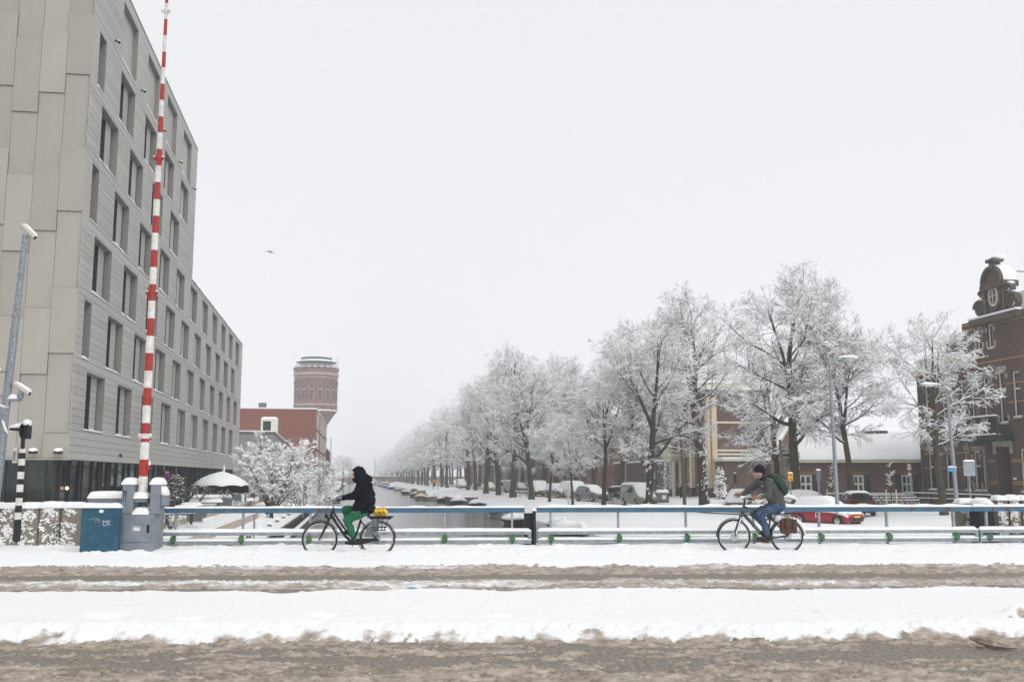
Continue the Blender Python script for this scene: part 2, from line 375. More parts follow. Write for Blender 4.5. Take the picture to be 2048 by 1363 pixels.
# quay road of trodden brown slush, bending to the right towards the bridge
def strip(name, path, w, z, m, seed=0, n=5):
    pts = [Vector(p) for p in path]; den = []
    for i in range(len(pts)-1):
        k = max(1, int((pts[i+1]-pts[i]).length/1.5))
        den += [pts[i].lerp(pts[i+1], j/k) for j in range(min(k, 120))]
    den.append(pts[-1]); V = []; D = []
    for i, p in enumerate(den):
        t = (den[min(i+1, len(den)-1)]-den[max(i-1, 0)]).normalized(); nn = Vector((t.y, -t.x, 0))
        for j in range(n):
            q = p+nn*w*(j/(n-1)-0.5)*(1+0.12*math.sin(i*0.7+j)); V.append((q.x, q.y, z+0.03*math.sin(i*1.3+j*2.1)*(0 < j < n-1))); D.append(0.0 if j in (0, n-1) else 0.85)
    me = np_mesh(name, V, grid_faces(len(den), n)[:, ::-1], True); set_attr(me, 'dirt', D)
    return struct(name, me, 'slush')
bend = [uv(900, 26.6), uv(300, 26.6), uv(110, 26.6), uv(78, 26.4), uv(68, 27.5), uv(62, 30.5), uv(58, 35), uv(50, 50), uv(44, 70)]
strip('quay_road', [(p.x, p.y, 0) for p in bend], 4.4, -0.93, 'slush')
# ---- bridge deck: asphalt with snow banks and slush, built as height fields
dm = MB().box(-70, 70, -40, 22.75, -0.45, 0.0)
struct('bridge_deck', dm.mesh('bridge_deck'), 'asphalt')
SK = 0.035                                   # the road runs slightly off the picture plane
def sheet(name, y0, y1, ratio, fn, ncol, m='slush', kind='structure'):
    ys = [y0]
    while ys[-1] < y1: ys.append(ys[-1]*ratio)
    ys = np.array(ys); s = np.linspace(-1, 1, ncol)
    Yq = np.repeat(ys[:, None], ncol, 1); X = s[None, :]*(0.62*Yq+1.8); Yw = Yq+SK*X
    Z, D = fn(X, Yq)
    V = np.stack([X, Yw, Z], -1).reshape(-1, 3)
    me = np_mesh(name, V, grid_faces(len(ys), ncol), True); set_attr(me, 'dirt', D)
    o = O(name, me, m); o['kind'] = kind; return o
def median(X, Y):
    e = 0.28*(fbm(X*0.8, Y*0+1.3, 3, 11)-0.5) + 0.20*(fbm(X*4.5, Y*2, 3, 12)-0.5)
    f = 9.72+e; bk = 13.35+0.25*(fbm(X*0.5, Y*0+5, 2, 13)-0.5)+0.10*(fbm(X*4, Y*0, 2, 14)-0.5)
    t = sstep(f, f+0.75, Y)*(1-sstep(bk-0.06, bk+0.22, Y))
    Z = -0.06+t*(0.20+0.05*(fbm(X*0.7, Y*0.7, 3, 15)-0.5))
    Z += t*(0.020*(fbm(X*2.2, Y*3, 4, 16)-0.5)+0.012*(fbm(X*9, Y*12, 3, 18)-0.5))
    edge = sstep(f-0.2, f+0.15, Y)*(1-sstep(f+0.35, f+0.95, Y)); Z += edge*(0.05*(fbm(X*3, Y*3, 4, 17)-.45)+.8*lumps(X, Y, .13, 61, .5)+.8*lumps(X, Y, .07, 62, .6))
    far_e = sstep(bk-.35, bk-.05, Y); Z += far_e*t*(.05*(fbm(X*1.7, Y*0, 4, 63)-.5)+.5*lumps(X, Y, .10, 64, .4))
    # a few footprints and lumps
    for (px, py, r, d) in ((-4.3, 11.0, 0.22, -0.09), (-1.95, 10.9, 0.16, -0.06), (5.4, 10.75, 0.14, 0.12), (5.45, 10.55, 0.10, -0.08), (-0.1, 10.9, 0.14, -0.05), (-3.3, 10.7, 0.15, -.05)):
        Z += d*np.exp(-(((X-px)/r)**2+((Y-py)/(r*0.8))**2))
    D = 1-sstep(f+0.05, f+0.62, Y+0.5*(fbm(X*5, Y*5, 4, 19)-0.5)-.5*lumps(X, Y, .13, 61, .5))
    D = np.maximum(D*0.95, 0.5*sstep(bk+0.1, bk+0.3, Y))
    D = np.maximum(D, 0.75*np.exp(-(((X-5.4)/0.1)**2+((Y-10.62)/0.09)**2)))
    sp = fbm(X*9, Y*9, 3, 65, .7); D = np.maximum(D, np.where(sp > .77, .55, 0)*sstep(.45, .62, fbm(X*.9, Y*.9, 2, 66)))
    return Z, D
sheet('median_snow', 9.3, 14.2, 1.0042, median, 760)
def slush_near(X, Y):
    n1 = fbm(X*1.6, Y*4.5, 5, 21, 0.6); n2 = fbm(X*5, Y*8, 4, 22, 0.6); n3 = fbm(X*14, Y*14, 3, 25, 0.6)
    base = np.interp(Y, [6, 7.7, 8.3, 8.75, 9.0, 9.25, 9.42, 9.55, 9.8, 10.3], [0.08, 0.08, 0.065, 0.032, -0.010, -0.004, 0.024, 0.006, 0.05, 0.02])
    L_ = .6*lumps(X, Y*1.2, .10, 71, .45)+.8*lumps(X, Y*1.2, .05, 72, .7)+.5*lumps(X, Y, .03, 73, .8)
    am = sstep(-.03, .05, base+.14*(n1-.5)+.05*(n2-.5)); Z = base*.35+0.07*(n1-0.5)+0.05*(n2-0.5)+L_*(.15+.85*am)-.012
    Z = np.where(Z > 0.002, Z, -0.012)
    return Z, 0.76+0.4*(n2-0.5)+0*X
sheet('near_lane_slush', 6.8, 10.4, 1.0028, slush_near, 780, kind='stuff')
def slush_far(X, Y):
    n1 = fbm(X*1.1, Y*3.0, 5, 31, 0.6); n2 = fbm(X*4.5, Y*6, 4, 32, 0.6); n3 = fbm(X*11, Y*10, 2, 35)
    base = np.interp(Y, [13, 13.6, 14.1, 14.5, 14.9, 15.5, 15.9, 16.15, 16.5, 16.8, 17.3, 17.9], [-.05, -.05, -.04, 0.0, 0.05, 0.055, 0.0, -0.05, -0.03, 0.03, 0.075, 0.06])
    Z = base*.8+0.09*(n1-0.5)+0.06*(n2-0.5)+.55*lumps(X, Y, .13, 81, .5)*sstep(-.03, .03, base)+.6*lumps(X, Y, .07, 82, .7)-.016
    D = np.interp(Y, [13, 14.6, 15.2, 15.9, 16.6, 17.6], [0.8, 0.72, 0.52, 0.7, 0.85, 0.62])+0.5*(fbm(X*0.6, Y*2, 3, 33)-0.5)+.5*(n2-.5)
    return np.where(Z > 0.002, Z, -0.02), D
sheet('far_lane_slush', 12.8, 18.0, 1.0036, slush_far, 760, kind='stuff')
def verge(X, Y):
    e = 0.25*(fbm(X*0.5, Y*0, 3, 41)-0.5)+0.15*(fbm(X*4, Y*2, 3, 42)-0.5)
    t = sstep(17.15+e, 18.3+e, Y)
    prof = np.interp(Y, [17, 18.3, 19.0, 19.35, 19.6, 20.2, 20.7, 21.4, 21.8, 22.8], [0.02, 0.11, 0.17, 0.195, 0.14, 0.08, 0.08, 0.12, 0.14, 0.10])
    Z = -0.03+t*(prof+0.03)
    rid = np.exp(-((Y-19.3)/0.28)**2)
    Z += t*(0.04*(fbm(X*0.9, Y*1.2, 3, 43)-0.5)+0.03*(fbm(X*3, Y*3.4, 4, 44)-0.5)+0.016*(fbm(X*9, Y*9, 2, 45)-0.5))
    Z += rid*(.5*lumps(X, Y, .16, 91, .5)+0.10*(fbm(X*2.3, Y*1.5, 4, 46)-0.5)+0.07*(fbm(X*8, Y*4, 3, 47)-0.5))
    rail = np.exp(-((Y-21.6)/0.3)**2); Z += rail*(.5*lumps(X, Y, .2, 92, .5)+.0)+rail*0.14*(fbm(X*2.6, Y*2, 4, 48)-0.5)
    D = (1-sstep(17.15+e, 18.0+e, Y+.9*(fbm(X*4, Y*4, 4, 93)-.5)))*0.9; Z += (1-sstep(17.6, 18.2, Y))*sstep(17.1, 17.4, Y)*(.8*lumps(X, Y, .12, 94, .5)+.6*lumps(X, Y, .07, 95, .6))
    D = np.maximum(D, 0.42*np.exp(-((Y-19.9)/0.25)**2)*fbm(X*0.9, Y, 2, 49))
    for yt_, ph in ((19.95, 0), (20.3, 2), (20.75, 4), (21.0, 1)): q = Y-yt_-.12*np.sin(X*.35+ph); Z -= .035*np.exp(-(q/.035)**2)*t; D = np.maximum(D, .4*np.exp(-(q/.06)**2)*fbm(X*2, Y*2, 3, 96))
    sp = fbm(X*8, Y*8, 3, 97, .7); D = np.maximum(D, np.where(sp > .78, .5, 0)*t)
    return Z, D
sheet('cycle_path_snow', 16.9, 22.9, 1.0034, verge, 900)
# chunk of dirty ice in the near gutter and a scrap of blue litter
p = gz(1985, 1297, 0.0)
mb = MB(); rr = random.Random(4)
mb.loft([[(x_*0.14+rr.uniform(-.02, .02), math.cos(a)*0.07*k, math.sin(a)*0.05*k+0.045-0.02*x_) for a in [2*PI*i/7 for i in range(7)]] for x_, k in ((-1.3, .35), (-.6, .9), (0, 1.1), (.7, .8), (1.4, .3))])
o = mb.build('ice_chunk', 'slush', None, loc=(p.x, p.y, 0.02), rz=-0.5); set_attr(o.data, 'dirt', [0.9]*len(o.data.vertices))
tag(o, 'angular chunk of dirty ice in the slush near the right edge', 'ice chunk')
p = gz(823, 1183, 0.10)
mb = MB().loft([[(math.cos(a)*0.09*k, math.sin(a)*0.05*k, h+0.012*math.sin(3*a)) for a in [2*PI*i/9 for i in range(9)]] for k, h in ((1, 0), (.9, .03), (.45, .055))])
mat('litter_blue', (0.05, 0.33, 0.6), 0.5, 0.3, 20)
o = mb.build('litter', 'litter_blue', None, loc=(p.x, p.y+0.0, 0.10)); tag(o, 'small crumpled scrap of bright blue litter on the snowy median', 'litter')
# ================================================================ railing and street furniture on the bridge
RY = lambda X: 22.2 + 0.066*X                # the railing line
def railpt(px): # world X on the railing for a picture column
    X = 0
    for _ in range(6): X = (px-1024)/F*RY(X)*.9864
    return X
RA = math.atan(0.066)
ZT0, ZT1 = at(1024, 1024, 22.2).z, at(1024, 1014, 22.2).z
ZU0, ZU1 = at(1024, 1068, 22.2).z, at(1024, 1061, 22.2).z
ZL0, ZL1 = at(1024, 1086, 22.2).z, at(1024, 1078, 22.2).z
def railing(x0, x1, posts, label, lx0=None, lx1=None, blue_end=0):
    X0 = railpt(x0); X1 = railpt(x1); cx = (X0+X1)/2
    t = T('bridge_railing', label, 'railing', (cx, RY(cx), 0), RA, 'railing sections along the bridge')
    k = 1/math.cos(RA); w0, w1 = (X0-cx)*k, (X1-cx)*k
    top = MB().box(w0, w1+blue_end, -0.045, 0.045, ZT0, ZT1).build('top_rail', 'blue_rail', t, bevel=0.008)
    snowcap(w0+.01, w1-.01, -0.040, 0.045, ZT1, 0.034 if x0 < 500 else .05, top, step=0.07, seed=int(x0), rnd=0.04, lump=1.3)
    rq = random.Random(int(x0))
    for _ in range(5):
        xq = rq.uniform(w0+.2, w1-.2); lq = rq.uniform(.02, .12); MB().prism([(xq, ZT0+.02), (xq+lq, ZT0+.03), (xq+lq*.8, ZT1-.02), (xq+lq*.2, ZT1-.01)], -.0462, -.0455).build('rust_patch', 'rust', top)
    l0 = (railpt(lx0)-cx)*k if lx0 else w0; l1 = (railpt(lx1)-cx)*k if lx1 else w1
    for nm, za, zb, hs_ in (('upper_beam', ZU0, ZU1, 0.066), ('lower_beam', ZL0, ZL1, 0.055)):
        b_ = MB().box(l0, l1, -0.10, 0.06, za, zb).build(nm, 'grey_steel', t, bevel=0.01)
        snowcap(l0+.015, l1-.015, -0.095, 0.055, zb, hs_, b_, step=0.06, seed=int(x0)+3, rnd=0.06, lump=0.5)
    for e in (l0, l1): MB().box(e-(0.075 if e > 0 else 0), e+(0.075 if e < 0 else 0), -0.097, 0.057, ZL1, ZU0).build('end_plate', 'grey_steel', t, bevel=0.01)
    for px in posts:
        xx = (railpt(px)-cx)*k
        ps = MB().box(xx-0.022, xx+0.022, -0.035, 0.035, -0.3, ZT0).build('post', 'grey_steel', t)
        mb = MB(); mb.prism([(xx-.05, ZL1-.03), (xx+.05, ZL1-.035), (xx+.06, ZL1+.01), (xx+.055, ZU0-.01), (xx-.05, ZU0-.006), (xx-.06, ZL1+.01)], -0.16, -0.13)
        mb.build('reflector_plate', 'green_cap', ps, bevel=0.006)
        MB().box(xx-.02, xx+.02, -0.128, -0.101, ZL1-.06, ZU0+.01).build('bracket', 'black_steel', ps)
    return t
railing(313, 1049, [352, 487, 621, 756, 890, 1024], 'left blue topped railing section from the grey barrier cabinet to the black lock post', 313, 1062)
railing(1073, 1944, [1101, 1236, 1371, 1506, 1637, 1772, 1905], 'long right blue topped railing section behind the man on the grey bicycle', 1074, 1950)
railing(1944.5, 2330, [1971, 2110, 2240], 'short blue topped railing section at the right edge of the bridge', 1953, 2330)
xx = railpt(1061)
t = T('lock_post', 'black steel bridge lock post in the gap between the two railing sections', 'post', (xx, RY(xx), 0), RA)
MB().box(-0.13, 0.085, 0.062, 0.25, -0.3, ZT0-.02).build('box_plate', 'black_steel', t, bevel=0.01)
MB().box(0.045, 0.115, -0.06, 0.058, -0.3, ZT0+.04).build('upright', 'black_steel', t, bevel=0.01)
snowcap(0.045, 0.115, -0.06, 0.058, ZT0+.04, 0.07, t, seed=4, rnd=0.05)
# ---- barrier
BY = 20.9
bp_ = at(286, 1080, BY); BX = bp_.x
t = T('barrier_cabinet', 'grey steel barrier drive cabinet with two snow capped cheeks around the pole foot', 'cabinet', (BX, BY, 0), 0.03)
def bx(px): return (px-1024)/F*(BY-.28)*.985-BX
def bz(py): return at(286, py, BY).z
MB().box(bx(236), bx(306), -0.28, 0.40, -0.05, bz(1027)).build('body', 'cabinet_grey', t, bevel=0.012)
d = MB().box(bx(247), bx(302), -0.305, -0.281, bz(1081), bz(1030)).build('door', 'cabinet_grey', t, bevel=0.006)
MB().box(bx(294), bx(299.5), -0.318, -0.306, bz(1063), bz(1047)).build('handle', 'black_steel', d, bevel=0.004)
MB().box(bx(267), bx(281), -0.310, -0.306, bz(1059), bz(1050)).build('sticker', 'white_paint', d)
MB().box(bx(268), bx(280), -0.312, -0.3105, bz(1052), bz(1050.6)).build('sticker_header', 'litter_blue', d)
snowcap(bx(262)+.02, bx(296)-.02, -0.28, 0.3, bz(1027), 0.14, t, name='snow_ledge', seed=9, rnd=0.12)
for i, (a0, a1, tp) in enumerate(((240, 262, 968), (296, 315, 968))):
    ck = MB().box(bx(a0), bx(a1), -0.25, 0.12, bz(1027)+.003, bz(tp)).build('cheek', 'cabinet_grey', t, bevel=0.012)
    snowcap(bx(a0), bx(a1), -0.25, 0.12, bz(tp), 0.15, ck, seed=20+i, rnd=0.12, lump=0.35, over=0.02)
hd = MB().prism([(bx(315)+.002, bz(1010)), (bx(325), bz(1010)), (bx(325), bz(990)), (bx(315)+.002, bz(980))], -0.2, 0.1).build('side_housing', 'cabinet_grey', t, bevel=0.01)
MB().loft([[(bx(315)+.004, y, bz(988)), (bx(325.5), y, bz(990)), (bx(325)-.01, y, bz(984)), (bx(320), y, bz(975)), (bx(315)+.004, y, bz(970))] for y in (-.21, -.1, .0, .11)]).build('snow_cap', 'snow', hd, smooth=True)
MB().tube([(bx(240), -.285, bz(980)), (bx(250), -.285, bz(983))], [.012, .006], 5).add([], []).build('tar_drip', 'black_steel', t)
mb = MB()
for q, ln in ((241, 12), (243.5, 20), (246, 9), (248, 30)): mb.box(bx(q)-.004, bx(q)+.004, -0.255, -0.2505, bz(981+ln), bz(980))
mb.build('tar_run', 'black_steel', t)
sd = MB().box(bx(160), bx(236)-.004, 0.10, 0.42, -0.05, bz(996)).build('side_box', 'cabinet_grey', t, bevel=0.01)
mb = snowcap(bx(160), bx(236)-.01, 0.10, 0.42, bz(996), 0.15, sd, seed=31, rnd=0.11, over=0.015)
# pole
t = T('barrier_pole', 'tall raised barrier pole with red and white bands', 'barrier', ((286-1024)/F*(BY-.06)*.99, BY-.06, 0), 0)
zs = [bz(y) for y in (995, 952, 918.5, 884, 846, 811, 776, 742, 707, 672.5, 638, 603, 570, 536, 502, 468, 434, 401, 367, 334, 301, 268, 236, 203, 171, 138, 107, 74, 42, 10)]
while zs[-1] < 12.8: zs.append(zs[-1]+0.36)
def prad(z): return float(np.interp(z, [0, 1.4, 8.3, 10.6, 12.8], [.090, .081, .060, .040, .030]))
for i in range(len(zs)-1):
    z0, z1 = zs[i], zs[i+1]; mb = MB()
    st = 0.0035*((z0 < 2.2)+(z0 < 4.4)+(z0 < 7.2))
    mb.tube([(0, 0, z0+.001), (0, 0, z1-.001)], [prad(z0)+st, prad(z1)+st], 20)
    mb.build('band', 'red_paint' if i % 2 else 'white_paint', t, smooth=False)
MB().box(-0.145, 0.145, -0.14, 0.14, bz(1003), bz(995.5)).build('foot_plate', 'cabinet_grey', t, bevel=0.01)
snowcap(-0.15, 0.15, -0.16, 0.10, bz(995.5), 0.13, t, name='snow_foot', seed=12, rnd=0.1)
for py in (872, 587, 319, 26):
    z = bz(py); r = prad(z)+.012
    MB().tube([(0, 0, z-.05), (0, 0, z+.05)], r, 16).build('collar', 'white_paint' if py in (872, 26) else 'red_paint', t)
    for s in (-1, 1):
        lm = MB().tube([(s*r*.9, -.02, z), (s*(r+.045), -.02, z)], [.035, .03], 8).build('lamp', 'white_paint' if py in (872, 26) else 'red_paint', t)
        MB().ball((s*(r+.02), -.02, z+.035), (.035, .035, .02)).build('snow_dab', 'snow', lm, smooth=True)
z = bz(934); MB().box(0.085, 0.13, -0.06, 0.02, z-.05, z+.05).build('beacon', 'red_paint', t, bevel=.01)
MB().tube([(0.122, -.02, z+.05), (0.118, -.02, z+.16)], [.03, .006], 6).build('snow_peak', 'snow', t)
# ---- blue cabinet
p = at(197, 1080, 20.3)
t = T('utility_cabinet', 'blue steel utility cabinet with white graffiti beside the grey barrier cabinet', 'cabinet', (p.x, 20.5, 0), 0.03)
w = 36.5*20.5/F; zt = at(198, 1014, 20.5).z
bd = MB().box(-w, w, -0.2, -.03, -0.1, zt).build('body', 'cabinet_blue', t, bevel=0.012)
me_ = snowcap(-w, w, -0.2, -.03, zt, 0.10, t, seed=44, rnd=0.12)
mb = MB(); rr = random.Random(3)
def scrib(x0, z0, n, sx, sz, lw):
    pts = [(x0+i*sx/n+rr.uniform(-.3, .3)*sx/n*2, -0.204, z0+rr.uniform(-1, 1)*sz) for i in range(n)]
    mb.tube(pts, lw, 4)
scrib(.05, zt-.27, 16, .17, .035, .0045); scrib(.06, zt-.34, 14, .15, .03, .0045); scrib(-.22, zt-.22, 8, .24, .03, .002); scrib(-.10, zt-.25, 7, .12, .04, .002)
mb.build('graffiti', 'white_paint', t)
MB().ball((.02, -.205, zt-.07), (.05, .015, .035)).build('snow_splat', 'snow', t, smooth=True)
# ---- pebble-faced wall blocks
def wall_blocks(spec, Y, ztop, label, seed):
    for i, (x0, x1, pz) in enumerate(spec):
        a, b = at(x0, 1070, Y), at(x1, 1070, Y); zt = at(x0, pz, Y).z; wd = b.x-a.x
        t = T('wall_block', label[i], 'wall block', ((a.x+b.x)/2, Y, 0), 0.03, 'pebble faced concrete wall blocks')
        mb = MB(); mb.box(-wd/2, wd/2, 0, 0.35, -0.2, zt); blk = mb.build('block', 'pebble', t, bevel=0.03)
        snowcap(-wd/2, wd/2, 0, 0.35, zt, 0.13, t, seed=seed+i, rnd=0.11, over=0.02)
        # snow stuck to the rough face
        rr = random.Random(seed+i); mb = MB()
        for k in range(26):
            x = rr.uniform(-wd/2+.03, wd/2-.10); z = rr.uniform(0.03, zt-.01)
            for q in range(9):
                r = rr.uniform(.008, .026); mb.ball((min(wd/2-.05, max(-wd/2+.02, x+rr.gauss(0, .035))), 0.0, min(zt, max(.02, z+rr.gauss(0, .03)))), (r*rr.uniform(.8, 1.7), 0.014, r*rr.uniform(.6, 1.2)), 5, 3)
        s = mb.build('stuck_snow', 'snow_fine', t, smooth=True); s['kind'] = 'stuff'
wall_blocks([(-48, -4, 1016), (-2, 33, 1016), (36, 74, 1016), (76, 117, 1015), (120, 158, 1015)], 21.9, 0.75,
    ['pebble faced wall block cut off by the left picture edge', 'snowy pebble wall block left of the striped post', 'snowy pebble wall block right behind the striped post', 'snowy pebble wall block between striped post and ivy', 'snowy pebble wall block touching the blue cabinet'], 50)
# ivy between blocks
p = at(112, 1075, 21.75)
t = T('ivy_plant', 'dark green ivy with snow climbing between the last two wall blocks', 'plant', (p.x, 21.75, 0))
rr = random.Random(8); mb = MB(); ms = MB()
for k in range(90):
    z = rr.random()**1.2*0.62; x = rr.gauss(0.02+.05*math.sin(z*5), .05); y = rr.uniform(-.03, .06); a = rr.uniform(0, 6.28); r = rr.uniform(.02, .04)
    (ms if rr.random() < .4 else mb).add([(x, y, z), (x+r*math.cos(a), y-.01, z+r*math.sin(a)), (x+1.6*r*math.cos(a+.5), y-.02, z+1.6*r*math.sin(a+.5)), (x+r*math.cos(a+1), y-.01, z+r*math.sin(a+1))], [(0, 1, 2, 3)])
mat('ivy', (0.035, 0.06, 0.02), 0.6, 0.4, 30)
mb.build('leaves', 'ivy', t); ms.build('snow_leaves', 'snow_fine', t)
# ---- zebra post with traffic light
p = at(33, 1080, 21.3); Y0 = 21.3
t = T('warning_light_post', 'black and white banded post carrying a hooded warning light with snow', 'signal', (p.x, Y0, 0))
zb = [at(33, y, Y0).z for y in (1082, 1038, 1024, 1010, 995, 983, 968, 957, 943, 930, 917, 905, 897)]
for i in range(12):
    MB().tube([(0, 0, zb[i]), (0, 0, zb[i+1])], 0.068 if i else 0.075, 14).build('band', 'white_paint' if i % 2 else 'black_steel', t)
MB().tube([(0, 0, zb[-1]), (0, 0, zb[-1]+.24)], 0.04, 12).build('neck', 'black_steel', t)
z = zb[-1]+.36
hd = MB().box(-.01, .12, -.07, .13, z-.15, z+.16).build('lamp_housing', 'black_steel', t, bevel=.02)
mb = MB(); mb.M = Matrix.Translation((-.02, 0, z+.02)) @ Matrix.Rotation(R(90), 4, 'Y'); mb.lathe([(.17, 0), (.17, .02)], 18); mb.build('backing_disc', 'black_steel', t)
mb = MB().loft([[(x, r*math.cos(a), z+.02+dz+r*math.sin(a)) for a in [PI*k/8 for k in range(9)]] for x, r, dz in ((-.04, .11, 0), (-.18, .09, .0), (-.30, .04, .02))], closed=False, cap=False)
mb.add([(-.04, .11, z+.02), (-.30, .04, z+.04), (-.30, -.04, z+.04), (-.04, -.11, z+.02)], [(0, 1, 2, 3)])
hood = mb.build('hood', 'black_steel', t)
MB().loft([[(x, r*math.cos(a), z+.05+r*.9*math.sin(a)+dz) for a in [PI*k/8 for k in range(9)]] for x, r, dz in ((-.03, .125, .03), (-.15, .11, .03), (-.29, .06, .03), (-.34, .01, .02))]).build('snow_cap', 'snow', hood, smooth=True)
MB().ball((.05, .03, z+.18), (.09, .12, .09), 10, 8).build('snow_top', 'snow', hd, smooth=True)
pb = MB().box(-.18, -.09, -.06, .06, zb[-1]-.30, zb[-1]+.03).build('push_box', 'cctv_white', t, bevel=.01)
MB().box(-.165, -.105, -.066, -.062, zb[-1]-.26, zb[-1]-.05).build('grille', 'cabinet_grey', pb)
# ---- camera mast
Y0 = 20.2; p0 = at(-22, 1100, Y0); p1 = at(51, 470, Y0)
t = T('camera_mast', 'leaning galvanised mast with security cameras at the left edge', 'mast', (p0.x, Y0, 0))
L_ = p1-Vector((p0.x, Y0, 0)); P = lambda k: (L_.x*k, 0, L_.z*k)
MB().tube([P(0), P(.38)], .095, 14).build('lower_tube', 'galv', t); MB().tube([P(.38), P(.74)], [.085, .078], 14).build('middle_tube', 'galv', t)
MB().tube([P(.74), P(1)], [.068, .058], 12).build('upper_tube', 'galv', t); MB().tube([P(.735), P(.745)], .09, 12).build('sleeve', 'galv', t)
def cctv(c, ang, s=1.0, tilt=.5):
    mb = MB(); mb.M = Matrix.Translation(c) @ Matrix.Rotation(ang, 4, 'Z') @ Matrix.Rotation(tilt, 4, 'Y') @ Matrix.Scale(s, 4)
    mb.loft([[(x, .055*k*math.cos(a), .055*k*math.sin(a)) for a in [2*PI*i/12 for i in range(12)]] for x, k in ((-.2, .75), (-.17, 1), (.19, 1.05), (.2, 1.0))])
    cc = mb.build('camera', 'cctv_white', t, smooth=False, bevel=.005)
    mb = MB(); mb.M = Matrix.Translation(c) @ Matrix.Rotation(ang, 4, 'Z') @ Matrix.Rotation(tilt, 4, 'Y') @ Matrix.Scale(s, 4); mb.lathe([(.001, 0), (.04, 0.0)], 10); 
    mb.M = mb.M @ Matrix.Translation((.202, 0, 0)) @ Matrix.Rotation(R(90), 4, 'Y'); mb.v = []; mb.f = []; mb.lathe([(.042, 0), (.042, .004)], 12); mb.build('lens', 'black_steel', cc)
    mb = MB(); mb.M = Matrix.Translation(c) @ Matrix.Rotation(ang, 4, 'Z') @ Matrix.Rotation(tilt, 4, 'Y') @ Matrix.Scale(s, 4)
    mb.loft([[(x, .05*k*math.cos(a), .035+.05*k*math.sin(a)) for a in [PI*i/8 for i in range(9)]] for x, k in ((-.19, .4), (-.1, 1), (.15, 1), (.21, .5))]); mb.build('snow_cap', 'snow', cc, smooth=True)
cctv(Vector(P(1))+Vector((.06, 0, .08)), 0, 1.0, .75)
a_ = at(38, 800, Y0)-Vector((p0.x, Y0, 0)); k = a_.z/L_.z
MB().box(L_.x*k, a_.x+.03, -.05, .05, a_.z-.03, a_.z+.03).box(a_.x-.02, a_.x+.07, -.05, .05, a_.z+.0301, a_.z+.16).build('bracket', 'galv', t)
snowcap(L_.x*k+.04, a_.x-.03, -.05, .05, a_.z+.03, .1, t, seed=3, rnd=.05)
cctv((a_.x+.04, 0, a_.z+.24), 0, 1.0, .55)
a_ = at(2, 744, Y0)-Vector((p0.x, Y0, 0)); cctv((a_.x-.05, -.05, a_.z), 2.2, 1.0, .25)
MB().tube([(a_.x, -.03, a_.z), (a_.x+.2, 0, a_.z+.02)], .02, 6).build('arm', 'galv', t)
a_ = at(8, 826, Y0)-Vector((p0.x, Y0, 0))
MB().tube([(a_.x-.05, 0, a_.z-.12), (a_.x+.0, 0, a_.z+.12)], .115, 14).build('clamp_band', 'galv', t)
MB().tube([(a_.x-.0, 0, a_.z+.12), (a_.x+.01, 0, a_.z+.20)], [.12, .05], 12).build('snow_ring', 'snow', t, smooth=True)
mb = MB()
for q in range(3): mb.tube([(a_.x+.02, -.08, a_.z-.15), (a_.x+.1+.03*q, -.1, a_.z-.36-.03*q)], [.02, .008], 5)
mb.build('frozen_strap', 'snow', t)
# ---- right end of the bridge: black post and snowy blocks
t = T('black_barrier_box', 'black rounded steel box with snow on its head near the right picture edge', 'cabinet', (at(1973, 1070, 24).x, 24, 0), .06)
zt = at(1973, 1000, 24).z; mb = MB()
mb.prism([(-.2, -.3), (.24, -.3), (.22, zt-.17), (.16, zt-.05), (.03, zt), (-.10, zt-.05), (-.18, zt-.2)], 0, .4); mb.build('body', 'black_steel', t, bevel=.02)
MB().box(-.03, .03, -.012, -.002, zt-.1, zt-.03).build('label_plate', 'grey_steel', t)
MB().loft([[(x, y, zt-.17+abs(x)*-.25+h) for x, h in ((-.19, .02), (-.1, .18), (.03, .24), (.15, .18), (.27, .08), (.3, .0), (.03, .03))] for y in (-.06, .1, .3, .45)]).build('snow_cap', 'snow', t, smooth=True)
wall_blocks([(1924, 1956, 1006), (1999, 2021, 1000), (2023, 2046, 1000), (2048, 2090, 1000)], 24.6, .9,
    ['snow plastered wall block left of the black barrier box', 'narrow snowy wall block right of the black barrier box', 'second narrow snowy wall block from the black barrier box', 'snowy wall block cut off by the right picture edge'], 70)
# yellow black warning stub poking from the snow
p = at(1396, 1081, 22.6); mb = MB().prism([(-.12, 0), (.12, .02), (.16, .10), (-.02, .09)], 0, .02)
o = mb.build('warning_board', 'yellow_plate', None, loc=p-Vector((0, 0, .03)), rz=.1); tag(o, 'small yellow warning board half buried under the right railing', 'sign')
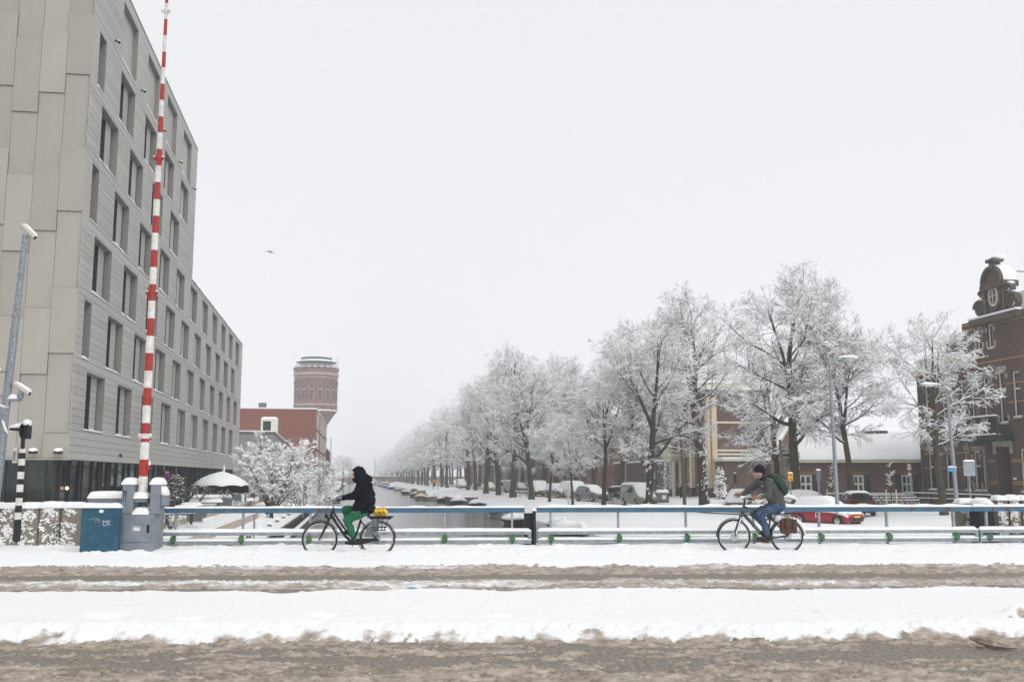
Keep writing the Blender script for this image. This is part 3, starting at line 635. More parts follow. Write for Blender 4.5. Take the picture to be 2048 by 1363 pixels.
# ================================================================ building helpers
def wallM(p0, p1, z0):
    d = Vector((p1[0]-p0[0], p1[1]-p0[1], 0)); L = d.length; d.normalize(); n = Vector((d.y, -d.x, 0))
    m = Matrix(((d.x, n.x, 0, p0[0]), (d.y, n.y, 0, p0[1]), (0, 0, 1, z0), (0, 0, 0, 1)))   # local: along, outward, up
    return m, L
def wall(parent, p0, p1, z0, z1, holes=(), m='brick_brown', depth=.18, name='wall'):
    Mx, L = wallM(p0, p1, z0); H = z1-z0; mb = MB(); mb.M = Mx
    xs = sorted({0, L, *[h[0] for h in holes], *[h[1] for h in holes]}); zs = sorted({0, H, *[h[2] for h in holes], *[h[3] for h in holes]})
    for i in range(len(xs)-1):
        for j in range(len(zs)-1):
            cx, cz = (xs[i]+xs[i+1])/2, (zs[j]+zs[j+1])/2
            if any(h[0] < cx < h[1] and h[2] < cz < h[3] for h in holes): continue
            mb.add([(xs[i], 0, zs[j]), (xs[i+1], 0, zs[j]), (xs[i+1], 0, zs[j+1]), (xs[i], 0, zs[j+1])], [(0, 1, 2, 3)])
    for a, b, c, d in holes:
        mb.add([(a, 0, c), (b, 0, c), (b, 0, d), (a, 0, d), (a, -depth, c), (b, -depth, c), (b, -depth, d), (a, -depth, d)], [(0, 1, 5, 4), (1, 2, 6, 5), (2, 3, 7, 6), (3, 0, 4, 7)])
    me = bpy.data.meshes.new(name); me.from_pydata(mb.v, [], mb.f)
    return O(name, me, m, parent), Mx
def win(parent, Mx, h, depth=.18, fm='white_frame', gm='glass', nx=1, rows=(), fw=.08, sill='snow', sillm='stone', name='window'):
    a, b, c, d = h; mb = MB(); mb.M = Mx; y0, y1 = -depth, -depth+.06
    mb.box(a, a+fw, y0, y1, c, d).box(b-fw, b, y0, y1, c, d).box(a+fw, b-fw, y0, y1, c, c+fw).box(a+fw, b-fw, y0, y1, d-fw, d)
    for i in range(1, nx): x = a+(b-a)*i/nx; mb.box(x-fw/2.2, x+fw/2.2, y0, y1-.005, c+fw, d-fw)
    for r_ in rows: z = c+(d-c)*r_; mb.box(a+fw, b-fw, y0, y1-.01, z-fw/2, z+fw/2)
    w = mb.build(name, fm, parent)
    mb = MB(); mb.M = Mx; mb.box(a+fw*.5, b-fw*.5, y0+.005, y0+.02, c+fw*.5, d-fw*.5); mb.build('pane', gm, w)
    if sill:
        if sillm:
            mb = MB(); mb.M = Mx; mb.box(a-.06, b+.06, -depth+.061, .07, c-.09, c-.004); mb.build('sill', sillm, w)
        mb = MB(); mb.M = Mx; n = 6
        mb.loft([[(a+(b-a)*i/n, -depth+.065, c-.002), (a+(b-a)*i/n, .06, c-.002), (a+(b-a)*i/n, .05, c+.02+.07*rs()), (a+(b-a)*i/n, -depth+.07, c+.05+.06*rs())] for i in range(n+1)]); mb.build('snow_sill', 'snow', w, smooth=True)
    return w
_rs = random.Random(99)
def rs(): return _rs.random()
UNIT = MB().box(-.5, .5, -.5, .5, -.5, .5).mesh('board')
# ================================================================ hotel
hc = at(137, 918, 42.6)
HA = math.atan(0.1662)                                  # canal facade direction (left of straight ahead)
hotel = T('hotel', 'tall grey beige clad hotel building with staggered windows along the canal', 'building', (hc.x, hc.y, -0.6), HA)
# local frame: +y along the canal facade (away), +x towards the canal; facade plane x = 0, street end plane y = 0
Z0 = hc.z+0.6                                            # underside of the overhang, local z
YS, YE = 31.0, 68.5                                      # step and far end along the facade
ZT = Z0+.314*76; ZLo = Z0+.314*44
FL = 3.14; SILL = 3.62+.6; WH = 2.68; DEP = .42
rows = []
def frow(k):
    if k % 2 == 0: return [(2.2+6.25*i, 2.2+6.25*i+3.5) for i in range(11)]
    return [(1.1, 2.4)]+[(5.6+6.25*i, 5.6+6.25*i+3.4) for i in range(11)]
holes = []
for k in range(7):
    ye = YS if k >= 4 else YE
    z = SILL+FL*k
    for a, b in frow(k) if k < 6 else [(5.4+6.4*i, 9.0+6.4*i) for i in range(4)]+[(29.9, 30.7)]:
        if b < ye-.3: holes.append((a, b, z, z+WH+(.45 if k == 6 else 0), k))
# wall sheet (dark joints behind the boards) for low and tall part
def hwall(y0, y1, z0, z1):
    hh = [(a-y0, b-y0, c-z0, d-z0) for a, b, c, d, k in holes if a >= y0-.01 and b <= y1+.01 and c >= z0-.01 and d <= z1+.01]
    # canal facade faces +x: walk along +y -> outward normal is +x
    return wall(hotel, (-.05, y0), (-.05, y1), z0, z1, hh, 'panel_joint', depth=.37, name='backing_wall')
_, HM = hwall(0, YE, Z0, SILL+4*FL-.2)
hwall(0, YS, SILL+4*FL-.2, ZT-.02)
wall(hotel, (-.05, YS), (-.05, YE), SILL+4*FL-.2, ZLo-.02, (), 'panel_joint', name='backing_wall')
# boards
boards = []
nb = int((ZT-Z0)/.314)+1
for i in range(nb):
    z0 = Z0+.314*i; z1 = min(z0+.314, ZT)
    ye = YE if z1 <= ZLo+.01 else YS
    if z1 > ZLo and z0 < ZLo: ye = YE; z1m = min(z1, ZLo)
    cuts = sorted((a, b, c, d) for a, b, c, d, k in holes if c < z1-.02 and d > z0+.02)
    def emit(ya, yb, za, zb):
        if yb-ya > .03 and zb-za > .018: boards.append((ya, yb, za, zb))
    y = 0.0
    zc = z1 if ye == YS else min(z1, ZLo)
    for a, b, c, d in cuts:
        if a > ye: break
        emit(y, a, z0, zc)
        if c > z0+.02: emit(a, b, z0, c)
        if d < z1-.02: emit(a, b, d, zc)
        y = b
    emit(y, ye, z0, zc)
def bkey(b): return -(b[1]-b[0])/(42+b[0])**2*(b[3]-b[2])
boards.sort(key=bkey); rest = MB()
for i, (ya, yb, za, zb) in enumerate(boards):
    if i < 290:
        O('board', UNIT, None, hotel, loc=(-.025+.004*((i*7) % 3), (ya+yb)/2, (za+zb)/2), sc=(.05, yb-ya-.006, zb-za-.016))
    else: rest.box(-.05, -.002, ya+.003, yb-.003, za+.008, zb-.008)
UNIT.materials.append(M['siding'])
rest.build('boards', 'siding', hotel, kind='stuff')
# reveals, panes, inner siding panels
for a, b, c, d, k in holes:
    mb = MB(); x1 = -.002; e = .035
    mb.box(-.42, x1, b-e, b, c, d).box(-.42, x1, a, a+e, c, d).box(-.42, x1, a+e, b-e, d-e, d).box(-.42, x1, a+e, b-e, c, c+e)
    w = mb.build('window', 'reveal', hotel)
    mb = MB(); blind = k == 6
    if blind: mb.box(-.30, -.26, a+e, b-e, c+e, d-e); mb.build('blind_panel', 'siding', w)
    else:
        wd = b-a
        MB().box(-.42, -.40, a+e, b-e, c+e, d-e).build('pane', 'glass', w)
        if wd > 2:
            p0 = a+wd*.60; p1 = b-.30
            n = 8
            for q in range(n): mb.box(-.36, -.30, p0, p1, c+e+(d-c-2*e)*q/n+.008, c+e+(d-c-2*e)*(q+1)/n-.008)
            mb.build('infill_panel', 'siding', w)
            MB().box(-.37, -.33, p0+.01, p1-.01, c+e, d-e).box(-.40, -.29, p1, p1+.06, c+e, d-e).box(-.40, -.31, p0-.06, p0, c+e, d-e).build('frame', 'dark_frame', w)
    mb = MB(); n = 5
    if True:
        mb.loft([[(-.39, a+.04+(b-a-.08)*i/n, c+e), (.03, a+.04+(b-a-.08)*i/n, c+e), (.02, a+.04+(b-a-.08)*i/n, c+e+.03+.09*rs()), (-.38, a+.04+(b-a-.08)*i/n, c+e+.03+.07*rs())] for i in range(n+1)]); mb.build('snow_sill', 'snow', w, smooth=True)
# roof slabs, parapet trims
MB().box(-20, -.06, 0.02, YS, ZT-.3, ZT-.03).build('roof', 'siding', hotel); MB().box(-20, -.06, YS+.002, YE, ZLo-.3, ZLo-.03).build('roof', 'siding', hotel)
MB().box(-.2, .03, 0, YS+.03, ZT-.02, ZT+.06).build('parapet_trim', 'zinc', hotel); MB().box(-.2, .03, YS+.031, YE+.03, ZLo-.02, ZLo+.06).build('parapet_trim', 'zinc', hotel)
MB().box(-20, 0, YS, YS+.03, ZLo, ZT-.02).build('step_wall', 'siding', hotel); MB().box(-20, 0, YE, YE+.03, 0, ZLo-.02).build('end_wall', 'siding', hotel)
snowcap(-1.5, -.21, YS+.5, YE-.2, ZLo+.0, .14, hotel, name='roof_snow', step=.5, rnd=.3)
for i in range(5):
    y = 3.9+6.4*i; c_ = MB().tube([(.02, y, ZT-3.4), (.16, y, ZT-3.45)], .05, 8).ball((.2, y, ZT-3.48), .08).build('wall_camera', 'dark_frame', hotel)
    MB().ball((.17, y, ZT-3.40), (.09, .08, .05)).build('snow_cap', 'snow', c_, smooth=True)
for y in (33, 35.5, 41.5, 43.5, 50, 52):
    MB().ball((-.05, y, ZLo+.13), .07).box(-.07, -.03, y-.02, y+.02, ZLo+.06, ZLo+.10).build('roof_lamp', 'dark_frame', hotel)
# street end: staggered beige panels (plane y = 0, facing -y)
wall(hotel, (-16, .2), (-.055, .2), Z0, ZT, (), 'panel_joint', name='backing_wall')
PANEL = MB().box(-.5, .5, -.5, .5, -.5, .5).mesh('panel'); PANEL.materials.append(M['panel_beige'])
cw = 1.075
for j in range(13):
    x1 = -.003-j*cw; z = Z0+.06; k = j
    first = True
    while z < ZT-.05:
        if first: h = (1.05, 3.55, 2.6, .9)[j % 4]; first = False
        else: h = 3.42 if k % 2 else 2.86
        h = min(h, ZT-z); off = (0.0, .14)[(k+j//2) % 2]
        O('panel', PANEL, None, hotel, loc=(x1-cw/2, .02+off*.5, z+h/2), sc=(cw-.014, .06, h-.016)).rotation_euler = (R(.35)*(1 if off else -1), 0, 0)
        z += h; k += 1
MB().box(-16, .02, -.03, .35, Z0-.02, Z0+.05).build('soffit_trim', 'panel_beige', hotel)
MB().box(-16, -.02, .36, YE, Z0+.0, Z0+.04).build('soffit', 'reveal', hotel)
for x_ in (-1.35, -.35):
    l_ = MB().tube([(x_, -.02, Z0+.3), (x_, -.22, Z0+.28)], .03, 6).box(x_-.16, x_+.16, -.40, -.20, Z0+.22, Z0+.34).build('floodlight', 'dark_frame', hotel)
    MB().ball((x_, -.3, Z0+.38), (.2, .14, .1), 10, 6).build('snow_cap', 'snow', l_, smooth=True)
# ground floor glazing
GX = -.55; GY = .75
fl = MB(); yy = GY; rr = random.Random(5); ys = [GY]
while yy < YE-.5: yy += rr.choice((.55, 1.3, 1.6, 1.9)); ys.append(min(yy, YE))
for i in range(len(ys)-1):
    g = MB().box(GX-.02, GX, ys[i]+.03, ys[i+1]-.03, .05, Z0-.005).build('shop_pane', 'glass_shop', hotel)
    MB().box(GX-.05, GX+.09, ys[i]-.03, ys[i]+.03, .04, Z0-.004).build('mullion', 'dark_frame', hotel)
xsg = [-16, -12.4, -8.6, -5.6, -4.3, -2.6, -1.0, GX-.051]
for i in range(len(xsg)-1):
    MB().box(xsg[i]+.03, xsg[i+1]-.03, GY-.35, GY-.33, .05, Z0-.03).build('shop_pane', 'glass_shop', hotel)
    MB().box(xsg[i]-.03, xsg[i]+.03, GY-.42, GY-.30, .04, Z0-.03).build('mullion', 'dark_frame', hotel)
MB().box(GX-.15, GX-.052, GY-.42, GY-.04, .04, Z0-.03).build('corner_mullion', 'dark_frame', hotel)
mat('interior', (0.035, 0.03, 0.024), .9, .5, .6); mat('curtain', (0.10, 0.105, 0.05), .9, .4, 3); mat('interior_floor', (.06, .05, .045), .6, .4, 2)
MB().box(-15.9, GX-3.5, 5.5, 5.6, 0, Z0-.05).box(GX-4.0, GX-3.9, 5.7, YE-.1, 0, Z0-.05).build('interior_wall', 'interior', hotel)
MB().box(-16, GX-.06, GY, YE-.1, -.02, .03).build('interior_floor', 'interior_floor', hotel)
for i, (x_, y_) in enumerate(((-1.9, 1.3), (-2.0, 1.6), (-6.4, 1.2), (-9.8, 1.4))):
    mb = MB(); mb.loft([[(x_+.09*q+.0, y_+.06*math.sin(q*2.2), z) for q in range(9)] + [(x_+.09*q, y_+.06*math.sin(q*2.2)+.03, z) for q in range(8, -1, -1)] for z in (.05, Z0-.06)]); mb.build('curtain', 'curtain', hotel)
for i, (px, py) in enumerate(((70, 953), (77, 953.5), (76, 965), (72, 971.5), (75, 975.5), (71, 983), (110, 958), (134, 975.5))):
    q = hotel.matrix_basis.inverted() @ at(px, py, 44.3)
    l_ = MB().ball(q, .075, 10, 8).build('pendant_lamp', 'warm_lamp', hotel); MB().tube([q+Vector((0, 0, .06)), (q.x, q.y, Z0-.06)], .008, 4).build('cord', 'dark_frame', l_)
# round wall light and magenta sign on the canal side
q = MB().tube([(0.0, 9.6, Z0+.35), (.14, 9.6, Z0+.35)], [.05, .11], 8).build('wall_lamp', 'dark_frame', hotel)
mat('magenta', (0.26, 0.012, 0.16), .5, .1)
inv = hotel.matrix_basis.inverted()
s0 = inv @ at(331, 949, 60)
sg = T('hanging_sign', 'small magenta and black sign hanging over the hotel terrace', 'sign', at(331, 949, 58.0), 0)
w_ = 58/F
MB().box(-1*w_, 6.5*w_, 0, .08, 1*w_, 8*w_).box(-1*w_, 1.6*w_, .0, .08, -8*w_, .95*w_).box(3.6*w_, 6.3*w_, 0, .08, -8*w_, .95*w_).build('panel', 'magenta', sg)
MB().box(-6*w_, -1.05*w_, .0, .08, 1*w_, 8*w_).build('dark_panel', 'dark_frame', sg)
o = O('lettering', text_mesh('PO', .16), 'white_paint', sg, loc=(2.8*w_, -.006, 4.6*w_)); o.rotation_euler = (PI/2, 0, 0)
MB().tube([(-1.03*w_, .1, 8*w_), (-1.03*w_, .1, 16*w_)], .03, 6).build('hanger', 'dark_frame', sg)
# ================================================================ left bank
# quay edge timber, water-side ledge
mb = MB()
def along(name, m, v0, v1, z0, z1, u0, u1, label=None, cat=None, parent=None):
    P = [uv(u, v, 0) for u, v in ((u0, v0), (u1, v0), (u1, v1), (u0, v1))]
    mb = MB().add([(p.x, p.y, z0) for p in P]+[(p.x, p.y, z1) for p in P], [(0, 3, 2, 1), (4, 5, 6, 7), (0, 1, 5, 4), (1, 2, 6, 5), (2, 3, 7, 6), (3, 0, 4, 7)])
    o = mb.build(name, m, parent)
    if label: tag(o, label, cat)
    return o
t = T('quay_wall', 'dark timber and brick quay edge with snow along the left canal side', 'quay wall', (0, 0, 0))
along('timber_face', 'dark_timber', -4.72, -4.45, -2.6, -1.62, 20, 420, parent=t)
along('timber_cap', 'dark_timber', -4.80, -4.30, -1.61, -1.50, 20, 420, parent=t)
along('fender_beam', 'dark_timber', -4.10, -3.85, -2.3, -2.02, 20, 120, parent=t)
along('fender_snow', 'snow', -4.12, -3.83, -2.015, -1.93, 20, 120, parent=t)
along('cap_snow', 'snow', -4.83, -4.42, -1.495, -1.42, 20, 420, parent=t)
t = T('retaining_wall', 'pale concrete terrace retaining wall stepping down from the hotel terrace', 'wall', (0, 0, 0))
along('concrete_face', 'beige_concrete', -9.0, -8.80, -1.2, -.58, 30, 50, parent=t)
along('concrete_face', 'beige_concrete', -9.0, -8.80, -1.2, -.58, 52, 108, parent=t)
along('snow_cap', 'snow', -9.03, -8.78, -.578, -.50, 30, 50, parent=t); along('snow_cap', 'snow', -9.03, -8.78, -.578, -.50, 52, 108, parent=t)
t = T('retaining_wall', 'lower pale concrete retaining wall beside the snowy wharf path', 'wall', (0, 0, 0))
along('concrete_face', 'beige_concrete', -7.0, -6.80, -1.75, -.93, 26, 74, parent=t); along('snow_cap', 'snow', -7.03, -6.78, -.928, -.85, 26, 74, parent=t)
# square bollards along the wharf edge
bl = [(585, 1047.5), (560, 1037), (573, 1030), (583, 1024.5), (533, 1049), (597, 1012.5), (606, 1009), (614, 1006), (618.5, 1003.5), (623, 1001)]
NB = ['first', 'second', 'third', 'fourth', 'fifth', 'sixth', 'seventh', 'eighth', 'ninth', 'tenth']
for i in range(10):
    p = uv(47+i*6.2, -5.35, -1.6)
    t = T('wharf_bollard', 'stubby snow capped timber bollard, %s along the left wharf edge from the bridge' % NB[i], 'bollard', p, HA, 'timber bollards on the wharf edge')
    MB().box(-.13, .13, -.13, .13, 0, .22).build('block', 'old_wood', t, bevel=.02); snowcap(-.15, .15, -.16, .15, .2, .2, t, seed=i, rnd=.12)
# handrail + thin post on wharf
p = uv(92, -6.2, -1.6); t = T('wharf_handrail', 'dark green tubular handrail at the steps by the wharf', 'railing', p, HA)
MB().tube([(-1.6, 0, 1.05), (.2, 0, 1.05), (.5, 0, .95), (.55, 0, .7), (.55, 0, 0)], .05, 6).build('rail', 'dark_green', t); MB().tube([(-1.5, 0, .6), (.5, 0, .6)], .035, 6).build('lower_rail', 'dark_green', t); MB().tube([(-1.5, 0, 0), (-1.5, 0, 1.05)], .04, 6).build('post', 'dark_green', t)
for px, Y, h, lb in ((616, 80, 2.6, 'slim grey pole on the wharf left of the woman cyclist'), (521.5, 50, 1.3, 'short thin grey pole on the wharf below the railing')):
    q = gz(px, 1010, -1.5); X = (px-1024)/F*Y*1.01
    o = MB().tube([(0, 0, 0), (0, 0, h)], .05, 8).ball((0, 0, h), (.07, .07, .05)).build('pole', 'grey_steel', None, loc=(X, Y, -1.6)); tag(o, lb, 'pole')
# ---- umbrellas
def umbrella(px, Y, rr_, zrim, zt, label, closed=False, n=8):
    p = at(px, 1008, Y); z0 = -.6
    t = T('patio_umbrella', label, 'umbrella', (p.x, Y, z0), .3, 'hotel terrace umbrellas')
    MB().tube([(0, 0, 0), (0, 0, zt-z0-.05)], .04, 8).build('pole', 'canvas_black', t)
    MB().lathe([(.45, 0), (.45, .1), (.1, .14)], 12).build('base', 'grey_block', t)
    if closed:
        MB().loft([[((.10+.06*(k % 2))*s*math.cos(2*PI*k/12), (.10+.06*(k % 2))*s*math.sin(2*PI*k/12), z) for k in range(12)] for z, s in ((.9, 1.2), (1.4, 1.7), (2.4, 1.2), (3.0, .4))]).build('canopy', 'canvas_black', t)
        MB().loft([[(.12*s*math.cos(2*PI*k/8)-.08, .12*s*math.sin(2*PI*k/8)-.05, z) for k in range(8)] for z, s in ((1.5, .6), (2.2, 1.0), (2.9, 1.0), (3.12, .5))]).build('snow_cap', 'snow', t, smooth=True); return t
    rings = []; m_ = 6; N = n*4
    def ring(k, dz, e=0):
        out = []
        for i in range(N):
            a = 2*PI*i/N; s = 1-.05*abs(math.sin(a*n/2))**.7*k
            sag = -.10*math.sin(PI*min(1, k))*0
            z = zt-z0-(zt-zrim)*(k**1.7)+.10*abs(math.sin(a*n/2))*k*k+dz
            out.append(((rr_+e)*k*s*math.cos(a), (rr_+e)*k*s*math.sin(a), z))
        return out
    MB().loft([ring(k, 0) for k in (.02, .3, .6, .85, 1.0)]+[[(x*.995, y*.995, z-.55-.05*(i % 4 == 2)) for i, (x, y, z) in enumerate(ring(1.0, 0))], [(x*.985, y*.985, z-.54) for x, y, z in ring(1.0, 0)]]+[ring(k, -.03) for k in (.98, .6, .3)], cap=False).build('canopy', 'canvas_black', t)
    sn = []
    for k, h in ((.0, .24), (.25, .23), (.5, .22), (.75, .20), (.92, .17), (1.0, .07), (1.01, -.02)): sn.append([(x, y, z+.10*(float(vn(np.array(x*2.3), np.array(y*2.3), 6))-.3)*(k < .95)+h*(1 if k < .9 else .6+.5*vn(np.array(i*.9), np.array(k), 4))) for i, (x, y, z) in enumerate(ring(max(k, .01), 0))])
    MB().loft(sn, cap=False).build('snow_cover', 'snow', t, smooth=True)
    for i in range(n):
        a = 2*PI*i/n; MB().tube([(0, 0, zrim-z0+.35), (rr_*.55*math.cos(a), rr_*.55*math.sin(a), zt-z0-(zt-zrim)*.5)], .02, 4).build('rib', 'dark_frame', t)
    return t
umbrella(441, 74, 1.98, at(441, 971, 74).z, at(441, 950, 74).z, 'open black patio umbrella under a thick dome of snow on the terrace')
umbrella(447.5, 84, .3, 0, 0, 'closed black patio umbrella with snow standing behind the open one', True)
# ---- terrace furniture
def table(px, Y, L_, label, zz=.74):
    p = at(px, 1000, Y); t = T('terrace_bench_table', label, 'table', (p.x, Y, -.6), .25, 'snowy terrace tables')
    MB().box(-L_/2, L_/2, -.4, .4, zz-.06, zz).build('top', 'dark_timber', t); snowcap(-L_/2, L_/2, -.4, .4, zz, .22, t, step=.12, seed=int(px), rnd=.16)
    for s in (-1, 1): MB().box(s*L_*.36-.05, s*L_*.36+.05, -.3, .3, 0, zz-.061).build('leg', 'dark_timber', t)
table(425, 70, 2.6, 'long snowy terrace table left of the square planter'); table(360, 47, 1.5, 'low snowy bench seen under the railing beside the grey cabinet', .5); table(372, 52, 1.2, 'small snow covered bench behind the one by the cabinet', .5)
table(383, 58, 1.2, 'snow covered bench beside the dark planters', .5); table(412, 63, 2.0, 'snowy table between shrub and long terrace table', .6)
def chair(px, Y, rz, label):
    p = at(px, 1000, Y); t = T('terrace_chair', label, 'chair', (p.x, Y, -.6), rz, 'metal terrace chairs')
    MB().box(-.24, .24, -.24, .24, .43, .46).build('seat', 'zinc', t); MB().prism([(-.24, .5), (.24, .5), (.24, .82), (.15, .93), (-.15, .93), (-.24, .82)], .22, .25).build('backrest', 'zinc', t)
    for a in (-.22, .22):
        for b in (-.22, .22): MB().tube([(a, b, 0), (a, b, .43 if b < 0 else .9)], .015, 5).build('leg', 'zinc', t)
    snowcap(-.24, .24, -.24, .21, .46, .12, t, step=.1, seed=3)
chair(478, 72, PI, 'metal terrace chair seen from behind right of the planter'); chair(497, 73, 2.0, 'metal terrace chair beside the frosted shrub'); chair(466, 74, .8, 'metal terrace chair right beside the square planter')
chair(500.5, 77, -.5, 'metal terrace chair furthest back under the shrub')
def planter(px, Y, w, h, label, leaves=40, z=-.6, lh=.6):
    p = at(px, 1000, Y); t = T('planter', label, 'planter', (p.x, Y, z), .2, 'dark terrace planters')
    MB().loft([[(-w*s, -w*s, q), (w*s, -w*s, q), (w*s, w*s, q), (-w*s, w*s, q)] for q, s in ((0, .42), (h, .5), (h-.02, .45))]).build('tub', 'zinc', t)
    rr = random.Random(int(px)); a_ = MB(); b_ = MB()
    for i in range(leaves):
        a = rr.uniform(0, 6.28); e = rr.uniform(.2, 1.4); r = lh*rr.uniform(.4, 1); x = r*math.cos(a)*math.cos(e)*.9; y = r*math.sin(a)*math.cos(e)*.9; zz = h+r*math.sin(e)
        s = rr.uniform(.06, .12); tt = (b_ if rr.random() < .6 else a_)
        tt.add([(x, y, zz), (x+s*math.cos(a+1.2), y+s*math.sin(a+1.2), zz+.02), (x+2*s*math.cos(a), y+2*s*math.sin(a), zz-.04), (x+s*math.cos(a-1.2), y+s*math.sin(a-1.2), zz+.02)], [(0, 1, 2, 3)])
    for i in range(8):
        a = i*.8; a_.tube([(0, 0, h-.1), (.4*lh*math.cos(a), .4*lh*math.sin(a), h+lh*.7)], .012, 4)
    if leaves: a_.build('foliage', 'ivy', t); b_.build('snow_foliage', 'snow_fine', t)
    return t
planter(449, 68, 1.0, .75, 'square dark planter with snowy plant under the umbrella', 70, lh=.6)
planter(391, 50, .8, .7, 'dark square planter seen between railing bars', 0); planter(403, 55, .7, .6, 'smaller dark square planter right of the first under the railing', 0)
mat('shrub_leaf', (0.09, 0.10, 0.035), .6, .5, 20)
def shrub(px, py, Y, h, w, label, n=500, z=None):
    p = at(px, py, Y); t = T('evergreen_shrub', label, 'shrub', (p.x, Y, p.z if z is None else z), 0, 'leafy shrubs on the terrace')
    rr = random.Random(int(px*3)); a_ = MB(); b_ = MB(); c_ = MB()
    for i in range(12):
        a = rr.uniform(0, 6.28); c_.tube([(0, 0, 0), (w*.2*math.cos(a), w*.2*math.sin(a), h*.5), (w*.4*math.cos(a+.3), w*.4*math.sin(a+.3), h*rr.uniform(.7, 1))], [.02, .012, .005], 4)
    for i in range(n):
        a = rr.uniform(0, 6.28); zz = h*rr.uniform(.12, 1); r = w*.5*rr.uniform(.2, 1)*math.sqrt(max(.05, 1-((zz/h-.5)/.58)**2)); x, y = r*math.cos(a), r*math.sin(a)
        s = rr.uniform(.04, .08)*h; b = rr.uniform(0, 6.28); q = rr.uniform(-.6, .6)
        (b_ if rr.random() < .36+.3*(zz/h) else a_).add([(x, y, zz), (x+s*math.cos(b+.5), y+s*math.sin(b+.5), zz+q*s*.6), (x+2*s*math.cos(b), y+2*s*math.sin(b), zz+q*s*1.5), (x+s*math.cos(b-.5), y+s*math.sin(b-.5), zz+q*s*.4)], [(0, 1, 2, 3)])
    c_.build('stems', 'twig', t); a_.build('foliage', 'shrub_leaf', t); b_.build('snow_foliage', 'snow_fine', t)
shrub(351, 1008, 57, 1.65, 1.2, 'olive leaved shrub dusted with snow right of the barrier cabinet')
shrub(340, 1062, 36, .75, .9, 'low yellowish shrub seen under the railing beside the cabinet', 380)
shrub(400, 1003, 62, 1.1, 1.8, 'snow bent shrub beside the long terrace table', 420); shrub(424, 1000, 78, 1.3, 2.4, 'dark leaved snowy shrub behind the long terrace table', 420)
# ---- grey block, red building, dark house
def flat_building(name, label, loc, rz, w, d, h, m, roofm='grey_block', z0=0):
    t = T(name, label, 'building', loc, rz)
    return t
bA = HA
# red clad office building: canal face along local +y at x=0, front face at y=0 to the left
p = at(630, 900, 165)
red = T('red_office_building', 'red clad office block with paired grey windows overhanging the canal quay', 'building', (p.x, 165, -.6), AL)
h1 = at(630, 818, 165).z+.6; zb = at(630, 944, 165).z+.6
hl = []
Lr = 62
for r_ in range(3):
    z0 = zb+1.2+r_*3.35
    for i, y in enumerate((4, 10.5, 22, 30, 38, 48, 55)): hl.append((y, y+3.2, z0, z0+2.3))
w_, Mx = wall(red, (0, 0), (0, Lr), zb, h1, [(a, b, c-zb, d-zb) for a, b, c, d in hl], 'red_cladding', .15)
for a, b, c, d in hl: win(red, Mx, (a, b, c-zb, d-zb), -.01, 'white_frame', 'glass_grey', 2, (), .3, sillm=None, sill=None)
fh = [(19.0, 22.6, h1-zb-3.4, h1-zb-1.2), (10.8, 14, h1-zb-3.4, h1-zb-1.2)]
w2, M2 = wall(red, (-36, 0), (0, 0), zb, h1, fh, 'red_cladding', .15)
for h_ in fh: win(red, M2, h_, .15, 'dark_frame', 'glass_grey', 2, (), .15, sill=None)
mb = MB()
for i in range(90): mb.box(-36+.4*i, -36+.4*i+.03, -.012, .0, zb+.1, h1-.1)
mb.build('cladding_seams', 'red_cladding', red, kind='stuff')
MB().box(-36, -.01, -.06, -.013, zb+.05, h1-4.4).build('lower_cladding', 'brick_red', red)
mb = MB()
for r_ in range(3): mb.box(.01, .14, 3, 14.5, zb+.75+r_*3.35, zb+.95+r_*3.35); mb.box(.01, .14, 21, 42, zb+.75+r_*3.35, zb+.95+r_*3.35)
mb.build('ledge_snow', 'snow', red)
MB().box(-36, -.02, .02, Lr, h1-.25, h1-.01).build('roof', 'grey_block', red); MB().box(-36, .15, -.15, Lr, h1, h1+.22).build('roof_snow', 'snow', red)
MB().box(-36, -.02, .02, Lr-.02, zb-.3, zb).build('underside', 'grey_block', red)
for y in (8, 24, 40, 56): MB().box(-.9, -.5, y, y+.4, -1.2, zb-.3).build('column', 'dark_frame', red)
MB().box(-36, -4, 4, Lr-2, -.5, zb-.31).build('recessed_ground_floor', 'brick_dark', red)
MB().box(-9.6, -8.4, 3, 4.5, h1+.22, h1+1.2).build('roof_unit', 'zinc', red)
p = at(655, 905, 232)
dk = T('dark_gabled_house', 'narrow dark clad gabled house projecting beyond the red office block', 'house', (p.x, 232, -.6), AL)
hz = at(655, 893, 232).z+.6; hz2 = at(659, 871, 232).z+.6; zb2 = at(655, 938, 232).z+.6
MB().prism([(-9, zb2), (.5, zb2), (.5, hz-1.2), (-3, hz2), (-9, hz-1)], 0, 16).build('wall', 'dark_timber', dk)
MB().add([(.7, -.3, hz-1.25), (.7, 16, hz-1.25), (-3, 16, hz2+.2), (-3, -.3, hz2+.2), (.7, -.3, hz-1.0), (.7, 16, hz-1.0), (-3, 16, hz2+.5), (-3, -.3, hz2+.5)], [(0, 1, 2, 3), (4, 5, 6, 7), (0, 1, 5, 4), (0, 3, 7, 4), (1, 2, 6, 5), (2, 3, 7, 6)]).build('roof_snow', 'snow', dk)
mb = MB()
for z in (zb2+.6, zb2+4.4):
    for y in (1, 5, 9, 13): mb.box(.5, .53, y, y+2.4, z, z+3.2)
mb.build('window', 'glass_grey', dk); MB().box(-9, .9, -.4, 16.4, zb2-.5, zb2-.01).build('floor_slab', 'concrete', dk)
for y in (1, 8, 14): MB().box(-.4, .0, y, y+.5, -1.3, zb2-.5).build('column', 'dark_frame', dk)
